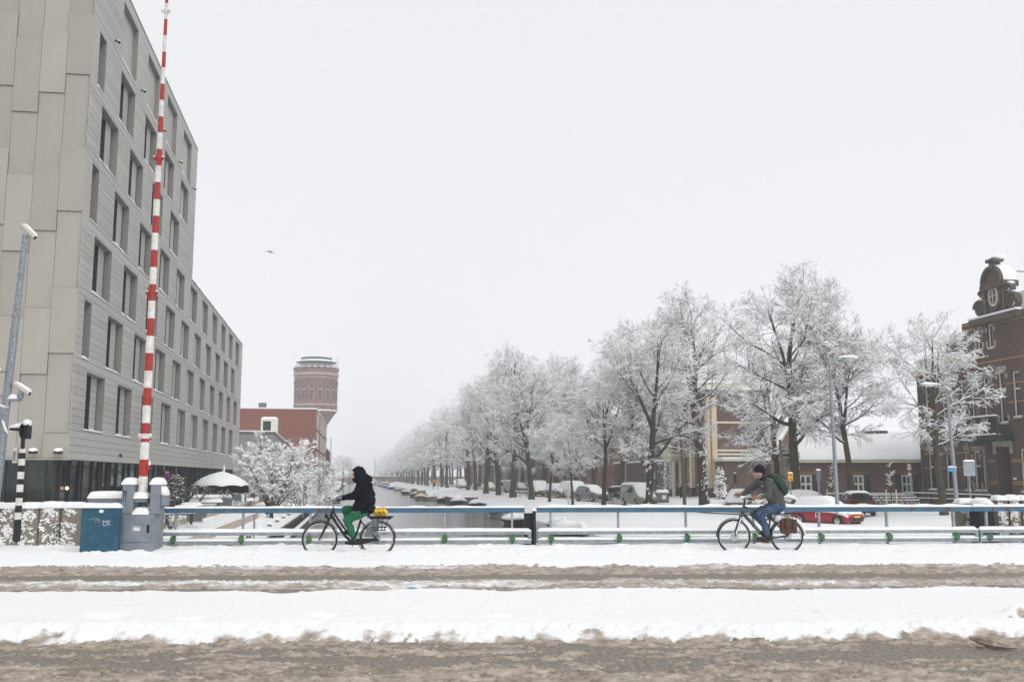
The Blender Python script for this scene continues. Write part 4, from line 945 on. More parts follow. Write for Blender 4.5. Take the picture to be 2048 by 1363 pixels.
# grey low block in front
p = at(547, 900, 124)
gb = T('grey_flat_block', 'low grey flat roofed block with snowy ventilation units between hotel and red building', 'building', (p.x, 124, -.6), HA+.02)
hg = at(547, 863, 124).z+.6
MB().box(-18, 0, 0, 30, 0, hg).build('wall', 'grey_block', gb); MB().box(-18.1, .15, -.15, 30, hg, hg+.15).build('roof_snow', 'snow', gb)
MB().box(-18.1, .10, -.10, 30, hg-.25, hg-.001).build('parapet_trim', 'zinc', gb)
mb = MB()
for i in range(40): mb.box(-18+.45*i, -18+.45*i+.04, -.02, 0, 0, hg-.25)
mb.build('cladding_seams', 'grey_block', gb, kind='stuff')
for x_, y_, w_, h_ in ((-15.5, 2, 2.6, 1.0), (2.0-4.2, 9, 2.2, 1.9), (-17.5, 6, 2, 1.1)):
    ac = MB().box(x_, x_+w_, y_, y_+1.6, hg+.15, hg+.15+h_).build('ventilation_unit', 'white_paint', gb, bevel=.1)
    MB().box(x_+.3, x_+w_*.6, y_-.02, y_-.005, hg+.4, hg+h_-.1).build('grille', 'dark_frame', ac); snowcap(x_, x_+w_, y_, y_+1.6, hg+.15+h_, .35, ac, step=.3, rnd=.35)
# flag poles
for i, (px, col) in enumerate(((599, (.5, .05, .06)), (604, (.03, .16, .10)), (607, None))):
    Y = 112+i*3; p = at(px, 985, Y); zt = at(px, 876+2*i, Y).z
    t = T('flag_pole', ['white pole with a limp red flag', 'white pole with a limp green and white flag', 'bare white flag pole right of the two flags'][i]+' behind the frosted shrub', 'flag pole', (p.x, Y, -.9), 0, 'flag poles by the grey block')
    MB().tube([(0, 0, 0), (0, 0, zt+.9)], [.10, .06], 8).build('pole', 'white_paint', t)
    if col:
        nm = 'flag%d' % i; mat(nm, col, .8, .1)
        MB().loft([[(s*(.05+.25*k), .08*math.sin(k*5+z), zt+.9-.2-z) for k in range(5)] + [(s*(.05+.25*k), .08*math.sin(k*5+z)+.02, zt+.9-.2-z) for k in range(4, -1, -1)] for z, s in ((0, -.35), (1.2, -.9), (2.6, -1.0))]).build('flag', nm, t)
        if i == 1: MB().box(-.25, .1, -.1, -.09, zt-2.6, zt-1.0).build('white_stripe', 'white_paint', t)
# shed + red seat under building
p = at(585, 1000, 112); o = T('garden_shed', 'dark grey timber shed behind the frosted shrub', 'shed', (p.x, 112, -.9), .3)
MB().box(-1.2, 1.6, 0, 2, 0, 2.9).build('wall', 'dark_frame', o); snowcap(-1.2, 1.6, 0, 2, 2.9, .2, o, step=.3)
# ---- water tower
Yt = 320; p = at(628.5, 900, Yt); tw = T('water_tower', 'round brick water tower with battlements and a glass crown', 'tower', (p.x, Yt, -.6))
zz = lambda y: at(628.5, y, Yt).z+.6
r0 = 43.5*Yt/F; n = 48
prof = [(r0*.50, 0), (r0*.50, zz(866)), (r0*.58, zz(848)), (r0*.72, zz(838)), (r0*.985, zz(822)), (r0*.985, zz(812)), (r0*.97, zz(811)), (r0*.97, zz(756)), (r0*1.0, zz(752)), (r0*1.0, zz(741))]
MB().lathe(prof, n).build('shaft', 'brick_tower', tw, smooth=False)
for y0, y1, e in ((812, 809, .22), (823, 820, .3), (752, 748, .35), (757.5, 756, .2)):
    MB().lathe([(r0*.97, zz(y0)), (r0*.985+e, zz(y0)), (r0*.985+e, zz(y1)), (r0*.97, zz(y1))], n).build('stone_band', 'stone', tw)
MB().lathe([(r0*.99, zz(823)), (r0*.99+.4, zz(822.9)), (r0*.99+.3, zz(821)), (r0*.98, zz(820.6))], n).build('snow_band', 'snow', tw)
for k in range(14):
    a = -PI/2+(k-6.5)*2*PI/22; c_, s_ = math.cos(a), math.sin(a)
    mb = MB(); mb.M = Matrix.Translation((r0*1.0*c_, r0*s_, 0)) @ Matrix.Rotation(a-PI/2+PI, 4, 'Z')
    mb.box(-.62, .62, -.28, .5, zz(741), zz(736.5)); mm = mb.build('merlon', 'brick_tower', tw)
    mb = MB(); mb.M = Matrix.Translation((r0*1.0*c_, r0*s_, 0)) @ Matrix.Rotation(a-PI/2+PI, 4, 'Z'); mb.box(-.65, .65, -.3, .52, zz(736.5), zz(735)); mb.build('snow_cap', 'snow', mm)
for k in range(9):
    a = -PI/2+(k-4)*2*PI/16
    mb = MB(); mb.M = Matrix.Rotation(a+PI/2, 4, 'Z'); rr_ = -r0*.97
    mb.prism([(-.28, zz(800)), (.28, zz(800)), (.28, zz(771)), (-.28, zz(771))], rr_-.1, rr_+.3, 'y'); w_ = mb.build('slit_window', 'glass', tw)
    mb = MB(); mb.M = Matrix.Rotation(a+PI/2, 4, 'Z'); mb.box(-.5, .5, rr_-.14, rr_-.05, zz(781.5), zz(780)); mb.build('cross_stone', 'cream', w_)
    mb = MB(); mb.M = Matrix.Rotation(a+PI/2, 4, 'Z')
    rad = 1.22; arc = [(rad*math.cos(PI*q/10), zz(768.5)-.2+rad*math.sin(PI*q/10)) for q in range(11)]; arc += [((rad-.22)*math.cos(PI*q/10), zz(768.5)-.2+(rad-.22)*math.sin(PI*q/10)) for q in range(10, -1, -1)]
    mb.prism(arc, rr_-.16, rr_+.2, 'y'); mb.build('arch', 'brick_dark', tw)
    mb = MB(); mb.M = Matrix.Rotation(a+PI/2+PI/16, 4, 'Z'); mb.box(-.13, .13, rr_-.12, rr_+.1, zz(805), zz(768)); mb.build('pilaster', 'brick_dark', tw)
    mb = MB(); mb.M = Matrix.Rotation(a+PI/2+PI/16, 4, 'Z'); mb.box(-.3, .3, -r0*.985-.08, -r0*.97+.1, zz(820), zz(815)); mb.build('attic_window', 'glass', tw)
MB().lathe([(r0*.70, zz(741)), (r0*.70, zz(727))], 32).build('glass_drum', 'glass_teal', tw)
for k in range(16):
    a = 2*PI*k/16; MB().tube([(r0*.705*math.cos(a), r0*.705*math.sin(a), zz(741)), (r0*.705*math.cos(a), r0*.705*math.sin(a), zz(727))], .1, 4).build('drum_mullion', 'dark_frame', tw)
MB().lathe([(r0*.72, zz(727)), (r0*.92, zz(725.5)), (r0*.92, zz(724.5)), (r0*.7, zz(721)), (r0*.7, zz(716.5)), (r0*.66, zz(716))], 40).build('roof', 'teal_roof', tw)
MB().lathe([(r0*.925, zz(725)), (r0*.93, zz(724.2)), (r0*.71, zz(720.6)), (r0*.7, zz(721))], 40).build('roof_snow', 'snow', tw)
MB().lathe([(r0*.67, zz(716)), (r0*.70, zz(715.8)), (r0*.68, zz(714.8)), (r0*.3, zz(714.6))], 40).build('crown_snow', 'snow', tw)
rl = MB()
for k in range(44):
    a = 2*PI*k/44; rl.tube([(r0*.96*math.cos(a), r0*.96*math.sin(a), zz(741)), (r0*.96*math.cos(a), r0*.96*math.sin(a), zz(732))], .045, 4)
rl.torus((0, 0, zz(732)), r0*.96, .07, 44, 4, 'z'); rl.build('balustrade', 'chrome', tw)
MB().lathe([(r0*.955, zz(741)), (r0*.955, zz(732.5)), (r0*.95, zz(732.5))], 44).build('glass_balustrade', 'glass_shop', tw)
MB().tube([(r0*.98, 0, zz(741)), (r0*.98, 0, zz(713))], .06, 5).build('antenna', 'zinc', tw)
# ================================================================ trees
def perp(d, rr):
    a = Vector((rr.gauss(0, 1), rr.gauss(0, 1), rr.gauss(0, 1))); a -= d*a.dot(d)
    return a.normalized() if a.length > 1e-4 else Vector((1, 0, 0))
def grow(seed, H=17, spread=5.2, first=.24, nl=22, kids=(9, 6, 4), r0=.30, lean=(0, 0), fork=None, droop=.10, minlen=.35, stems=1, up=0.0):
    rr = random.Random(seed); lines = {}
    def put(lev, pts, rad): lines.setdefault((lev, len(pts)), []).append((pts, rad))
    def limb(lev, p, d, L, r):
        n = (5, 5, 4, 3, 3)[min(lev, 4)] + (2 if lev == 1 else 0)
        pts = [p.copy()]; rad = [r]; q = p.copy(); dd = d.copy(); s = L/(n-1)
        for i in range(1, n):
            t = i/(n-1)
            dd = (dd + perp(dd, rr)*(.14 if lev < 3 else .20) + Vector((0, 0, (.16+up if lev == 1 else .04)*(1-t) - droop*t*(1.2 if lev >= 2 else .5)))).normalized()
            q = q+dd*s; pts.append(q.copy()); rad.append(max(.0045, r*(1-.85*t)))
        put(lev, pts, rad)
        if lev > len(kids) or L < minlen: return
        nk = kids[lev-1]; nk = max(2, int(nk*(.75+.5*rr.random())*min(1.25, .5+L/([4.5, 2.2, 1.1][lev-1] if lev < 4 else 1))))
        for k in range(nk):
            t = .24+.76*(k+rr.random())/nk; f = t*(n-1); i = min(int(f), n-2); w = f-i
            b = pts[i].lerp(pts[i+1], w); bd = (pts[i+1]-pts[i]).normalized()
            sd = perp(bd, rr); sd.z *= .6; sd.normalize(); an = R(rr.uniform(28, 62))
            nd = (bd*math.cos(an)+sd*math.sin(an)).normalized()
            l2 = L*(.52 if lev == 1 else .5)*(1.12-.75*t)*rr.uniform(.7, 1.3)+.12
            limb(lev+1, b, nd, l2, max(.005, rad[i]*.5))
    def poly(base, d0, L, n, r, lev0=True, upw=.12, wob=.10):
        pts = [base.copy()]; rad = [r]; d = d0.copy(); q = base.copy()
        for i in range(1, n):
            t = i/(n-1); d = (d+perp(d, rr)*wob+Vector((0, 0, upw))).normalized(); q = q+d*(L/(n-1)); pts.append(q.copy()); rad.append(max(.014, r*(1-t)**.8+.012))
        put(0, pts, rad); return pts, rad
    def limbs(pts, rad, count, t0, axis_c, side=None):
        n = len(pts); az = rr.uniform(0, 6.28)
        for k in range(count):
            t = t0+(.98-t0)*((k+rr.random()*.8)/count); f = t*(n-1); i = min(int(f), n-2); b = pts[i].lerp(pts[i+1], f-i); az += 2.399+rr.uniform(-.5, .5)
            o = Vector((b.x-axis_c[0], b.y-axis_c[1], 0)); zt = min(1, max(0, (b.z/H-first)/(1-first)))
            dv = Vector((math.cos(az), math.sin(az), 0)); 
            if o.length > .3: dv = (dv+o.normalized()*.7).normalized()
            prof = math.sin(PI*min(1, .25+.70*zt))**.8; el = R(8+52*zt+rr.uniform(-10, 12)); L = max(.9, spread*prof*rr.uniform(.72, 1.15)-o.length*.55)
            limb(1, b, Vector((dv.x*math.cos(el), dv.y*math.cos(el), math.sin(el))), L, max(.022, rad[i]*rr.uniform(.38, .55)))
    if stems > 1:
        for st in range(stems):
            sa = 2*PI*st/stems+rr.random(); tl = R(rr.uniform(18, 48)); d0 = Vector((math.cos(sa)*math.sin(tl), math.sin(sa)*math.sin(tl), math.cos(tl)))
            pts, rad = poly(Vector((.25*math.cos(sa), .25*math.sin(sa), 0)), d0, H*rr.uniform(.75, 1.08), 9, r0*.6, upw=.02); limbs(pts, rad, nl, .22, (0, 0))
    else:
        fk = fork or rr.uniform(.36, .5); ld = Vector((lean[0]*.1, lean[1]*.1, 1)).normalized()
        pts, rad = poly(Vector((0, 0, 0)), ld, H*fk, 8, r0, upw=.10, wob=.06); rad = [max(r0*.72, r0*(1-.28*i/7)) for i in range(8)]; rad[0] *= 1.3
        lines[(0, 8)][-1] = (pts, rad); limbs(pts, rad, max(3, int(nl*.2)), first/fk, (0, 0))
        nlead = 3 if rr.random() < .6 else 2; sa = rr.uniform(0, 6.28)
        for q in range(nlead):
            tl = R(rr.uniform(1, 5) if q == 0 else rr.uniform(12, 22)); sa += 2*PI/nlead+rr.uniform(-.4, .4)
            d0 = Vector((math.cos(sa)*math.sin(tl), math.sin(sa)*math.sin(tl), math.cos(tl))); b = pts[-1].lerp(pts[-2], .35*q)
            LL = H*(.97-fk)*(1 if q == 0 else rr.uniform(.72, .92)); p2, r2 = poly(b, d0, LL, 10, r0*(.62 if q == 0 else .48), upw=.06, wob=.09); limbs(p2, r2, int(nl*(.45 if q == 0 else .3)), .08, (b.x, b.y))
    return lines
def tubes(groups, nsides):
    Vs = []; Fs = []; off = 0
    for (lev, n), arr in groups:
        P = np.array([[tuple(p) for p in a[0]] for a in arr]); Rr = np.array([a[1] for a in arr]); m = nsides(lev)
        Tn = np.empty_like(P); Tn[:, 1:-1] = P[:, 2:]-P[:, :-2]; Tn[:, 0] = P[:, 1]-P[:, 0]; Tn[:, -1] = P[:, -1]-P[:, -2]
        Tn /= np.linalg.norm(Tn, axis=-1, keepdims=True)+1e-9
        ref = np.where(np.abs(Tn[..., 2:3]) > .92, np.array([1., 0, 0]), np.array([0, 0, 1.]))
        ref = np.broadcast_to(np.where(np.abs(Tn[:, :1, 2:3]) > .92, np.array([1., 0, 0]), np.array([0, 0, 1.])), P.shape)
        N = np.cross(Tn, ref); N /= np.linalg.norm(N, axis=-1, keepdims=True)+1e-9; B = np.cross(Tn, N)
        an = 2*PI*np.arange(m)/m
        V = P[:, :, None]+Rr[:, :, None, None]*(np.cos(an)[:, None]*N[:, :, None]+np.sin(an)[:, None]*B[:, :, None])
        l = len(arr); base = off+(np.arange(l)*n*m)[:, None, None]+(np.arange(n-1)*m)[None, :, None]
        k = np.arange(m)[None, None, :]; k2 = (k+1) % m
        Fs.append(np.stack(np.broadcast_arrays(base+k, base+k2, base+m+k2, base+m+k), -1).reshape(-1, 4)); Vs.append(V.reshape(-1, 3)); off += l*n*m
    return np.concatenate(Vs), np.concatenate(Fs)
def snow_strips(groups, seed, thick=1.0, cover=.92):
    rng = np.random.RandomState(seed); Vs = []; Fs = []; off = 0
    for (lev, n), arr in groups:
        P = np.array([[tuple(p) for p in a[0]] for a in arr]); Rr = np.array([a[1] for a in arr])
        keep = rng.rand(len(P)) < cover; P = P[keep]; Rr = Rr[keep]
        if len(P) == 0: continue
        Tn = np.empty_like(P); Tn[:, 1:-1] = P[:, 2:]-P[:, :-2]; Tn[:, 0] = P[:, 1]-P[:, 0]; Tn[:, -1] = P[:, -1]-P[:, -2]
        Tn /= np.linalg.norm(Tn, axis=-1, keepdims=True)+1e-9
        hz = np.sqrt(np.clip(1-Tn[..., 2]**2, 0, 1))
        S = np.stack([-Tn[..., 1], Tn[..., 0], np.zeros_like(hz)], -1); S /= np.linalg.norm(S, axis=-1, keepdims=True)+1e-6
        w = (np.minimum(Rr*1.0, .09)+.009)*np.clip(hz*1.6, .15, 1); h = (Rr*.9+(.016+.024*rng.rand(*Rr.shape)*thick)*np.clip(hz*1.4, .1, 1)*thick)
        h[:, 0] *= .8; h[:, -1] *= .6
        up = np.array([0, 0, 1.]); low = P+up*(Rr*.15)[..., None]
        V = np.stack([low-S*w[..., None], P+up*h[..., None]-S*(w*.35)[..., None], P+up*h[..., None]+S*(w*.35)[..., None], low+S*w[..., None]], 2)
        l = len(P); m = 4; base = off+(np.arange(l)*n*m)[:, None, None]+(np.arange(n-1)*m)[None, :, None]; k = np.arange(m-1)[None, None, :]
        Fs.append(np.stack(np.broadcast_arrays(base+k, base+k+1, base+m+k+1, base+m+k), -1).reshape(-1, 4)); Vs.append(V.reshape(-1, 3)); off += l*n*m
    return np.concatenate(Vs), np.concatenate(Fs)
NTREE = [0]
def tree_meshes(seed, sides=lambda l: (10, 6, 4, 3, 3)[l], thick=1.0, snow_from=1, **kw):
    L = grow(seed, **kw); it = list(L.items())
    tr = [g for g in it if g[0][0] <= 1]; cr = [g for g in it if g[0][0] >= 2]
    V, Fc = tubes(tr, sides); m0 = np_mesh('trunk', V, Fc, True); m0.materials.append(M['bark'])
    V, Fc = tubes(cr, sides); m1 = np_mesh('crown', V, Fc); m1.materials.append(M['twig'])
    V, Fc = snow_strips([g for g in it if g[0][0] >= snow_from], seed, thick); m2 = np_mesh('snow_cover', V, Fc); m2.materials.append(M['snow_fine'])
    return m0, m1, m2
def place_tree(ms, loc, rz, label, sc=1.0, name='street_tree', group='snowy trees along the canal', cat='tree', dabs=0, seed=0, scz=None):
    t = T(name, label, cat, loc, rz, group); t.scale = (sc, sc, scz or sc)
    O('trunk', ms[0], None, t); O('crown', ms[1], None, t); O('snow_cover', ms[2], None, t)
    if dabs:                                             # snow stuck to the bark of the nearest trunks
        rr = random.Random(seed); mb = MB()
        for i in range(dabs//4):
            z0 = rr.uniform(.1, 6.2); a0 = rr.uniform(-2.9, -.2)-rz
            for j in range(rr.randint(3, 9)):
                z = z0+rr.gauss(0, .13); a = a0+rr.gauss(0, .22); r = rr.uniform(.025, .09); q = .385*(1-max(z, 0)/24)
                mb.ball((q*math.cos(a), q*math.sin(a), z), (r, r, r*rr.uniform(.5, 1.3)), 6, 4)
        mb.build('stuck_snow', 'snow_fine', t, smooth=True, kind='stuff')
    return t
TN = [tree_meshes(11, H=18, spread=6.4, nl=29, kids=(10, 6, 4), r0=.40), tree_meshes(23, H=19, spread=6.0, nl=29, kids=(10, 6, 4), r0=.42, lean=(.3, 0)),
      tree_meshes(37, H=17, spread=6.8, nl=27, kids=(10, 6, 4), r0=.38, lean=(-.9, 0), first=.2)]
TY = tree_meshes(52, H=11, spread=4.2, nl=20, kids=(9, 6, 4), r0=.2, first=.36)
TG = tree_meshes(57, H=12.5, spread=4.6, nl=22, kids=(9, 6, 4), r0=.25, first=.36, fork=.45)
TM = [tree_meshes(61+i, sides=lambda l: (6, 4, 3, 3, 3)[l], thick=1.7, H=18, spread=6.4, nl=28, kids=(11, 7), r0=.38, minlen=.5) for i in range(3)]
gzv = lambda X, Y: ground_z(X, Y)-.08
def tree_at(px, Y, ms, label, rz, sc=1.0, **kw):
    X = (px-1024)/F*Y*.989; return place_tree(ms, (X, Y, gzv(X, Y)), rz, label, sc, **kw)
tree_at(1592, 70, TN[0], 'tall snowy tree with thick straight trunk right behind the man cyclist', .4, .95, dabs=60, seed=1)
tree_at(1408, 90, TN[1], 'tall snowy tree with forked mossy trunk in front of the cream pilasters', 2.1, 1.0, dabs=110, seed=2)
tree_at(1297, 81, TN[2], 'leaning snowy tree in front of the parked white van', 3.6, .86, dabs=80, seed=3)
tree_at(1207, 83, TY, 'medium snowy tree with slim straight trunk near the water, left of the white van', 1.0, 1.0)
tree_at(1886, 60, TG, 'snowy tree with mossy trunk in front of the gabled brick building', 2.6, .9)
tree_at(1706, 66, TY, 'snowy tree with many rising limbs before the long low roof', 2.4, 1.12)
tree_at(1558, 84, TN[2], 'snowy tree with split trunk between gable wing and tall lamp', .9, .74)
tree_at(1099, 110, TY, 'young thin snowy tree standing on the bank left of the parked silver car', .2, .8)
tree_at(1145, 96, TY, 'young leaning snowy tree on the bank right of a pale post', 4.2, .62)
ORD = ['nearest', 'second', 'third', 'fourth', 'fifth', 'sixth', 'seventh', 'eighth', 'ninth', 'tenth', 'eleventh', 'twelfth', 'thirteenth', 'fourteenth', 'fifteenth', 'sixteenth', 'seventeenth', 'eighteenth', 'nineteenth', 'twentieth']
def nth(i): return ORD[i] if i < 20 else '%dth' % (i+1)
rr = random.Random(77)
pA = [(1063, 121), (1026, 134), (997, 149), (972, 160), (951, 187), (936, 200), (894, 240), (884, 252), (868, 275)]
i = 0
for px, Y in pA:
    X = (px-1024)/F*Y*.989
    place_tree(TN[i % 3] if Y < 165 else TM[i % 3], (X, Y, gzv(X, Y)), rr.uniform(0, 6.28), 'snowy canal side tree, %s of the left row counted from the bridge' % nth(i), rr.uniform(.92, 1.05)*(1 if Y > 130 else .9)); i += 1
u = 290
while u < 900:
    p = uv(u, 20.7+rr.uniform(-.4, .4)); place_tree(TM[i % 3], (p.x, p.y, -1.2), rr.uniform(0, 6.28), 'snowy canal side tree, %s of the left row counted from the bridge' % nth(i), rr.uniform(.88, 1.05)); i += 1; u += rr.uniform(12, 16)*(1 if u < 550 else 1.6)
u = 117; i = 0
while u < 900:
    p = uv(u, 31+rr.uniform(-.5, .5)); place_tree(TM[(i+1) % 3] if u > 170 else TN[(i+1) % 3], (p.x, p.y, -1.0), rr.uniform(0, 6.28), 'snowy street tree, %s of the right row along the houses' % nth(i), rr.uniform(.96, 1.1)); i += 1; u += rr.uniform(11, 14)*(1 if u < 550 else 1.7)
# big frosted shrub on the left bank, far left trees
SH = tree_meshes(91, H=6.0, spread=2.3, nl=12, kids=(7, 5, 3), r0=.11, stems=14, first=.12, minlen=.25, droop=.14, thick=2.2)
p = at(545, 1008, 84); place_tree(SH, (p.x, 84, -1.1), .5, 'large frosted multi stemmed shrub beside the hotel terrace', 1.0, name='frosted_shrub', group=None, cat='shrub')
S2 = tree_meshes(95, H=3.0, spread=1.5, nl=10, kids=(7, 5, 3), r0=.07, stems=5, first=.1, minlen=.2, droop=.25)
for px, Y, s, lb in ((622, 118, 1.5, 'frosted bush leaning over the wharf left of the woman cyclist'), (643, 135, 1.3, 'smaller frosted bush on the quay under the dark house'), (600, 98, 1.0, 'low frosted bush in front of the dark shed'), (637, 96, .6, 'snow laden tuft hanging over the quay edge')):
    p = at(px, 1000, Y); place_tree(S2, (p.x, Y, -1.6), Y, lb, s, name='frosted_bush', group='frosted bushes on the left bank', cat='bush')
for px, Y, s, lb in ((684, 330, 1.0, 'frosted tree beyond the dark gabled house at the far left canal bend'), (700, 420, .9, 'smaller frosted tree furthest along the left bank'), (668, 300, .7, 'half hidden frosted tree right behind the dark gabled house')):
    X = (px-1024)/F*Y*.989; place_tree(TM[1], (X, Y, -1.6), px, lb, s, name='bank_tree', group='far trees on the left bank', scz=s*.55)
# ================================================================ right bank buildings
# ---- gabled brick building (facade along local -y from the origin, facing -x)
gx = (1848-1024)/F*74.5*.989
gbld = T('gabled_brick_building', 'dark brick building with ornate stepped stone gable and black balcony at the right', 'building', (gx, 74.5, -.45), AL)
zl = lambda py, k, px=0: at(1900, py, 74.5-.988*k).z+.45
def gwall(x, y0, y1, z0, z1, holes, m='brick_dark', **kw):
    """facade running from local y0 (far) to y1 (near); hole coordinates measured from y0"""
    return wall(gbld, (x, -y0), (x, -y1), z0, z1, holes, m, **kw)
S1, S2_ = 1.1, 3.75; F1, F2 = 5.3+.45, 8.2+.45
Hrec = zl(742, 4); Hg = zl(640, 8.5)
h_rec = [(.75, 1.8, S1, S2_), (2.9, 3.95, S1, S2_), (5.2, 6.2, S1, S2_), (.75, 1.8, F1, F2), (2.9, 3.95, F1, F2), (5.2, 6.2, F1, F2)]
_, Mr = gwall(0, 0, 6.6, 0, Hrec, h_rec)
for h_ in h_rec: win(gbld, Mr, h_, .18, 'white_frame', 'glass', 1, (.62,), .11)
h_g = [(.38, 1.15, S1, S2_), (1.3, 1.75, S1, S2_), (2.9, 4.25, .3, 3.95), (.5, 1.35, F1-.3, F2+.15), (1.9, 2.55, F1-.3, F2), (3.5, 4.3, F1-.3, F2+.15), (1.55, 2.15, 10.4, 12.0), (2.75, 3.4, 10.4, 12.0), (4.9, 5.7, F1, F2), (5.2, 6.0, S1, S2_)]
_, Mg = gwall(-.5, 6.6, 13.5, 0, Hg, h_g)
for i, h_ in enumerate(h_g):
    if i == 2:
        mb = MB(); mb.M = Mg; mb.box(h_[0], h_[1], -1.2, -1.15, h_[2], h_[3]); w_ = mb.build('porch_wall', 'cream_white', gbld)
        mb = MB(); mb.M = Mg; mb.box(h_[0]+.15, h_[1]-.3, -1.14, -1.10, h_[2], 1.75); mb.build('gate', 'dark_frame', gbld)
        mb = MB(); mb.M = Mg; mb.add([(h_[0], -.18, h_[2]), (h_[0], -1.15, h_[2]), (h_[0], -1.15, h_[3]), (h_[0], -.18, h_[3]), (h_[1], -.18, h_[2]), (h_[1], -1.15, h_[2]), (h_[1], -1.15, h_[3]), (h_[1], -.18, h_[3])], [(0, 1, 2, 3), (4, 5, 6, 7), (3, 2, 6, 7), (0, 1, 5, 4)]); mb.build('porch_side', 'brick_dark', gbld)
    else: win(gbld, Mg, h_, .18, 'white_frame', 'glass', 1, (.62,) if h_[3] < 9 else (), .11)
wall(gbld, (0, -6.6), (-.5, -6.6), 0, Hg, (), 'brick_dark'); 
MB().box(.03, 12, -13.5, -.03, Hrec-.4, Hrec-.2).build('flat_roof', 'zinc', gbld)
MB().box(-.35, 8, -6.6, .3, Hrec, Hrec+.32).build('cornice', 'cream_white', gbld)
MB().box(-.3, 8, -6.6, .25, Hrec+.321, Hrec+.47).build('cornice_snow', 'snow', gbld)
bal = MB()
for i in range(12): bal.box(-.2, -.05, -.4-i*.5, -.22-i*.5, Hrec+.48, Hrec+1.0)
bal.box(-.25, 0, -6.4, 0, Hrec+1.001, Hrec+1.12); bal.build('balustrade', 'cream_white', gbld)
snowcap(-.25, 0, -6.4, 0, Hrec+1.12, .12, gbld, step=.2, name='balustrade_snow')
MB().box(1.5, 8, -6.5, -1.5, Hrec, zl(668, 6)).build('rear_block', 'brick_dark', gbld); MB().box(1.3, 8.2, -6.7, -1.3, zl(668, 6), zl(663, 6)+.3).build('rear_block_snow', 'snow', gbld)
# steep snow roof behind the gable
MB().prism([(-6.9, Hg), (-9.0, Hg+1.9), (-13.6, Hg+1.9), (-13.6, Hg)], 2.2, 9, 'x').build('roof', 'snow', gbld)
wall(gbld, (8, -.03), (.0, -.03), 0, Hrec, (), 'brick_dark')
MB().tube([(-.12, -.12, 0), (-.12, -.12, Hrec)], .07, 8).build('drainpipe', 'zinc', gbld); MB().tube([(-.62, -8.55, 0), (-.62, -8.55, 4.6)], .06, 8).build('drainpipe', 'zinc', gbld)
# yellow brick bands, stone surrounds
for z in (S1-.05, 2.65, S2_-.1, 5.0):
    MB().box(-.015, 0, -6.58, -.2, z, z+.05).build('brick_band', 'yellow_brick', gbld)
for z in (1.55, 1.68, 2.95, 3.07, 6.7, 7.9, 9.5, 11.9, 12.25):
    mb = MB(); segs = [(6.62, 6.9), (8.42, 9.4), (10.98, 13.4)] if z < 3.5 else ([(6.62, 6.98), (8.1, 8.4), (9.3, 10.0), (11.0, 13.4)] if z < 9 else [(6.62, 13.4)] if z < 10 else [(6.62, 8.0), (8.9, 9.2), (10.1, 13.4)])
    for a, b in segs: MB().box(-.515, -.5, -b, -a, z, z+.05).build('brick_band', 'yellow_brick', gbld)
def surround(Mx, h, off=0):
    a, b, c, d = h
    for nm, bx_ in (('lintel', (a-.14, b+.14, 0, .03, d, d+.3)), ('quoin', (a-.2, a, 0, .02, d-.5, d-.2)), ('quoin', (b, b+.2, 0, .02, d-.5, d-.2)), ('quoin', (a-.18, a, 0, .02, c+.1, c+.5)), ('quoin', (b, b+.18, 0, .02, c+.1, c+.5))):
        mb = MB(); mb.M = Mx; mb.box(*bx_); mb.build(nm, 'stone', gbld)
for h_ in h_g[:2]+h_g[3:8]: surround(Mg, h_)
mb = MB(); mb.M = Mg; mb.box(2.6, 4.55, 0, .05, 3.95, 4.35).box(2.6, 2.88, 0, .04, 3.5, 3.949).box(4.27, 4.55, 0, .04, 3.5, 3.949); mb.build('door_lintel', 'stone', gbld)
for h_ in h_rec[:3]:
    for k in range(5):
        mb = MB(); mb.M = Mr @ Matrix.Translation(((h_[0]+h_[1])/2, .012, S2_-.4)) @ Matrix.Rotation(R(-32+16*k), 4, 'Y'); mb.box(-.05, .05, 0, .015, .5, .95); mb.build('arch_stone', 'stone', gbld)
mb = MB(); mb.M = Mg; mb.box(4.42, 4.75, .001, .02, 1.85, 1.98); mb.build('name_plate', 'white_paint', gbld)
# balcony
bz0 = zl(872, 8.5); bz1 = zl(838, 8.5)
b_ = MB().box(-1.75, -.505, -11.4, -6.9, bz0-.38, bz0).build('balcony', 'dark_green', gbld, bevel=.05)
snowcap(-1.8, -1.45, -11.4, -6.9, bz0, .10, b_, step=.15, name='floor_snow')
for y in (-6.95, -8.3, -9.6, -10.9, -11.35): MB().box(-1.74, -1.62, y-.1, y+.0, bz0+.001, bz1-.05).build('baluster_post', 'dark_green', b_)
MB().box(-1.76, -1.6, -11.45, -6.95, bz1-.049, bz1+.05).box(-1.59, -.51, -7.05, -6.95, bz1-.049, bz1+.05).build('handrail', 'dark_green', b_)
snowcap(-1.77, -1.59, -11.45, -6.95, bz1+.05, .10, b_, step=.15, name='rail_snow')
for i, y in enumerate((-8.25, -9.55, -10.85)):
    y0, y1 = y, y+1.2
    for p_, q_ in (((-1.68, y0, bz0+.1), (-1.68, y1, bz1-.1)), ((-1.66, y0, bz1-.1), (-1.66, y1, bz0+.1))): MB().tube([p_, q_], .03, 5).build('cross_bar', 'dark_green', b_)
    MB().torus((-1.67, (y0+y1)/2, (bz0+bz1)/2), .14, .025, 14, 5, 'y').build('ring', 'dark_green', b_).rotation_euler = (0, 0, 0)
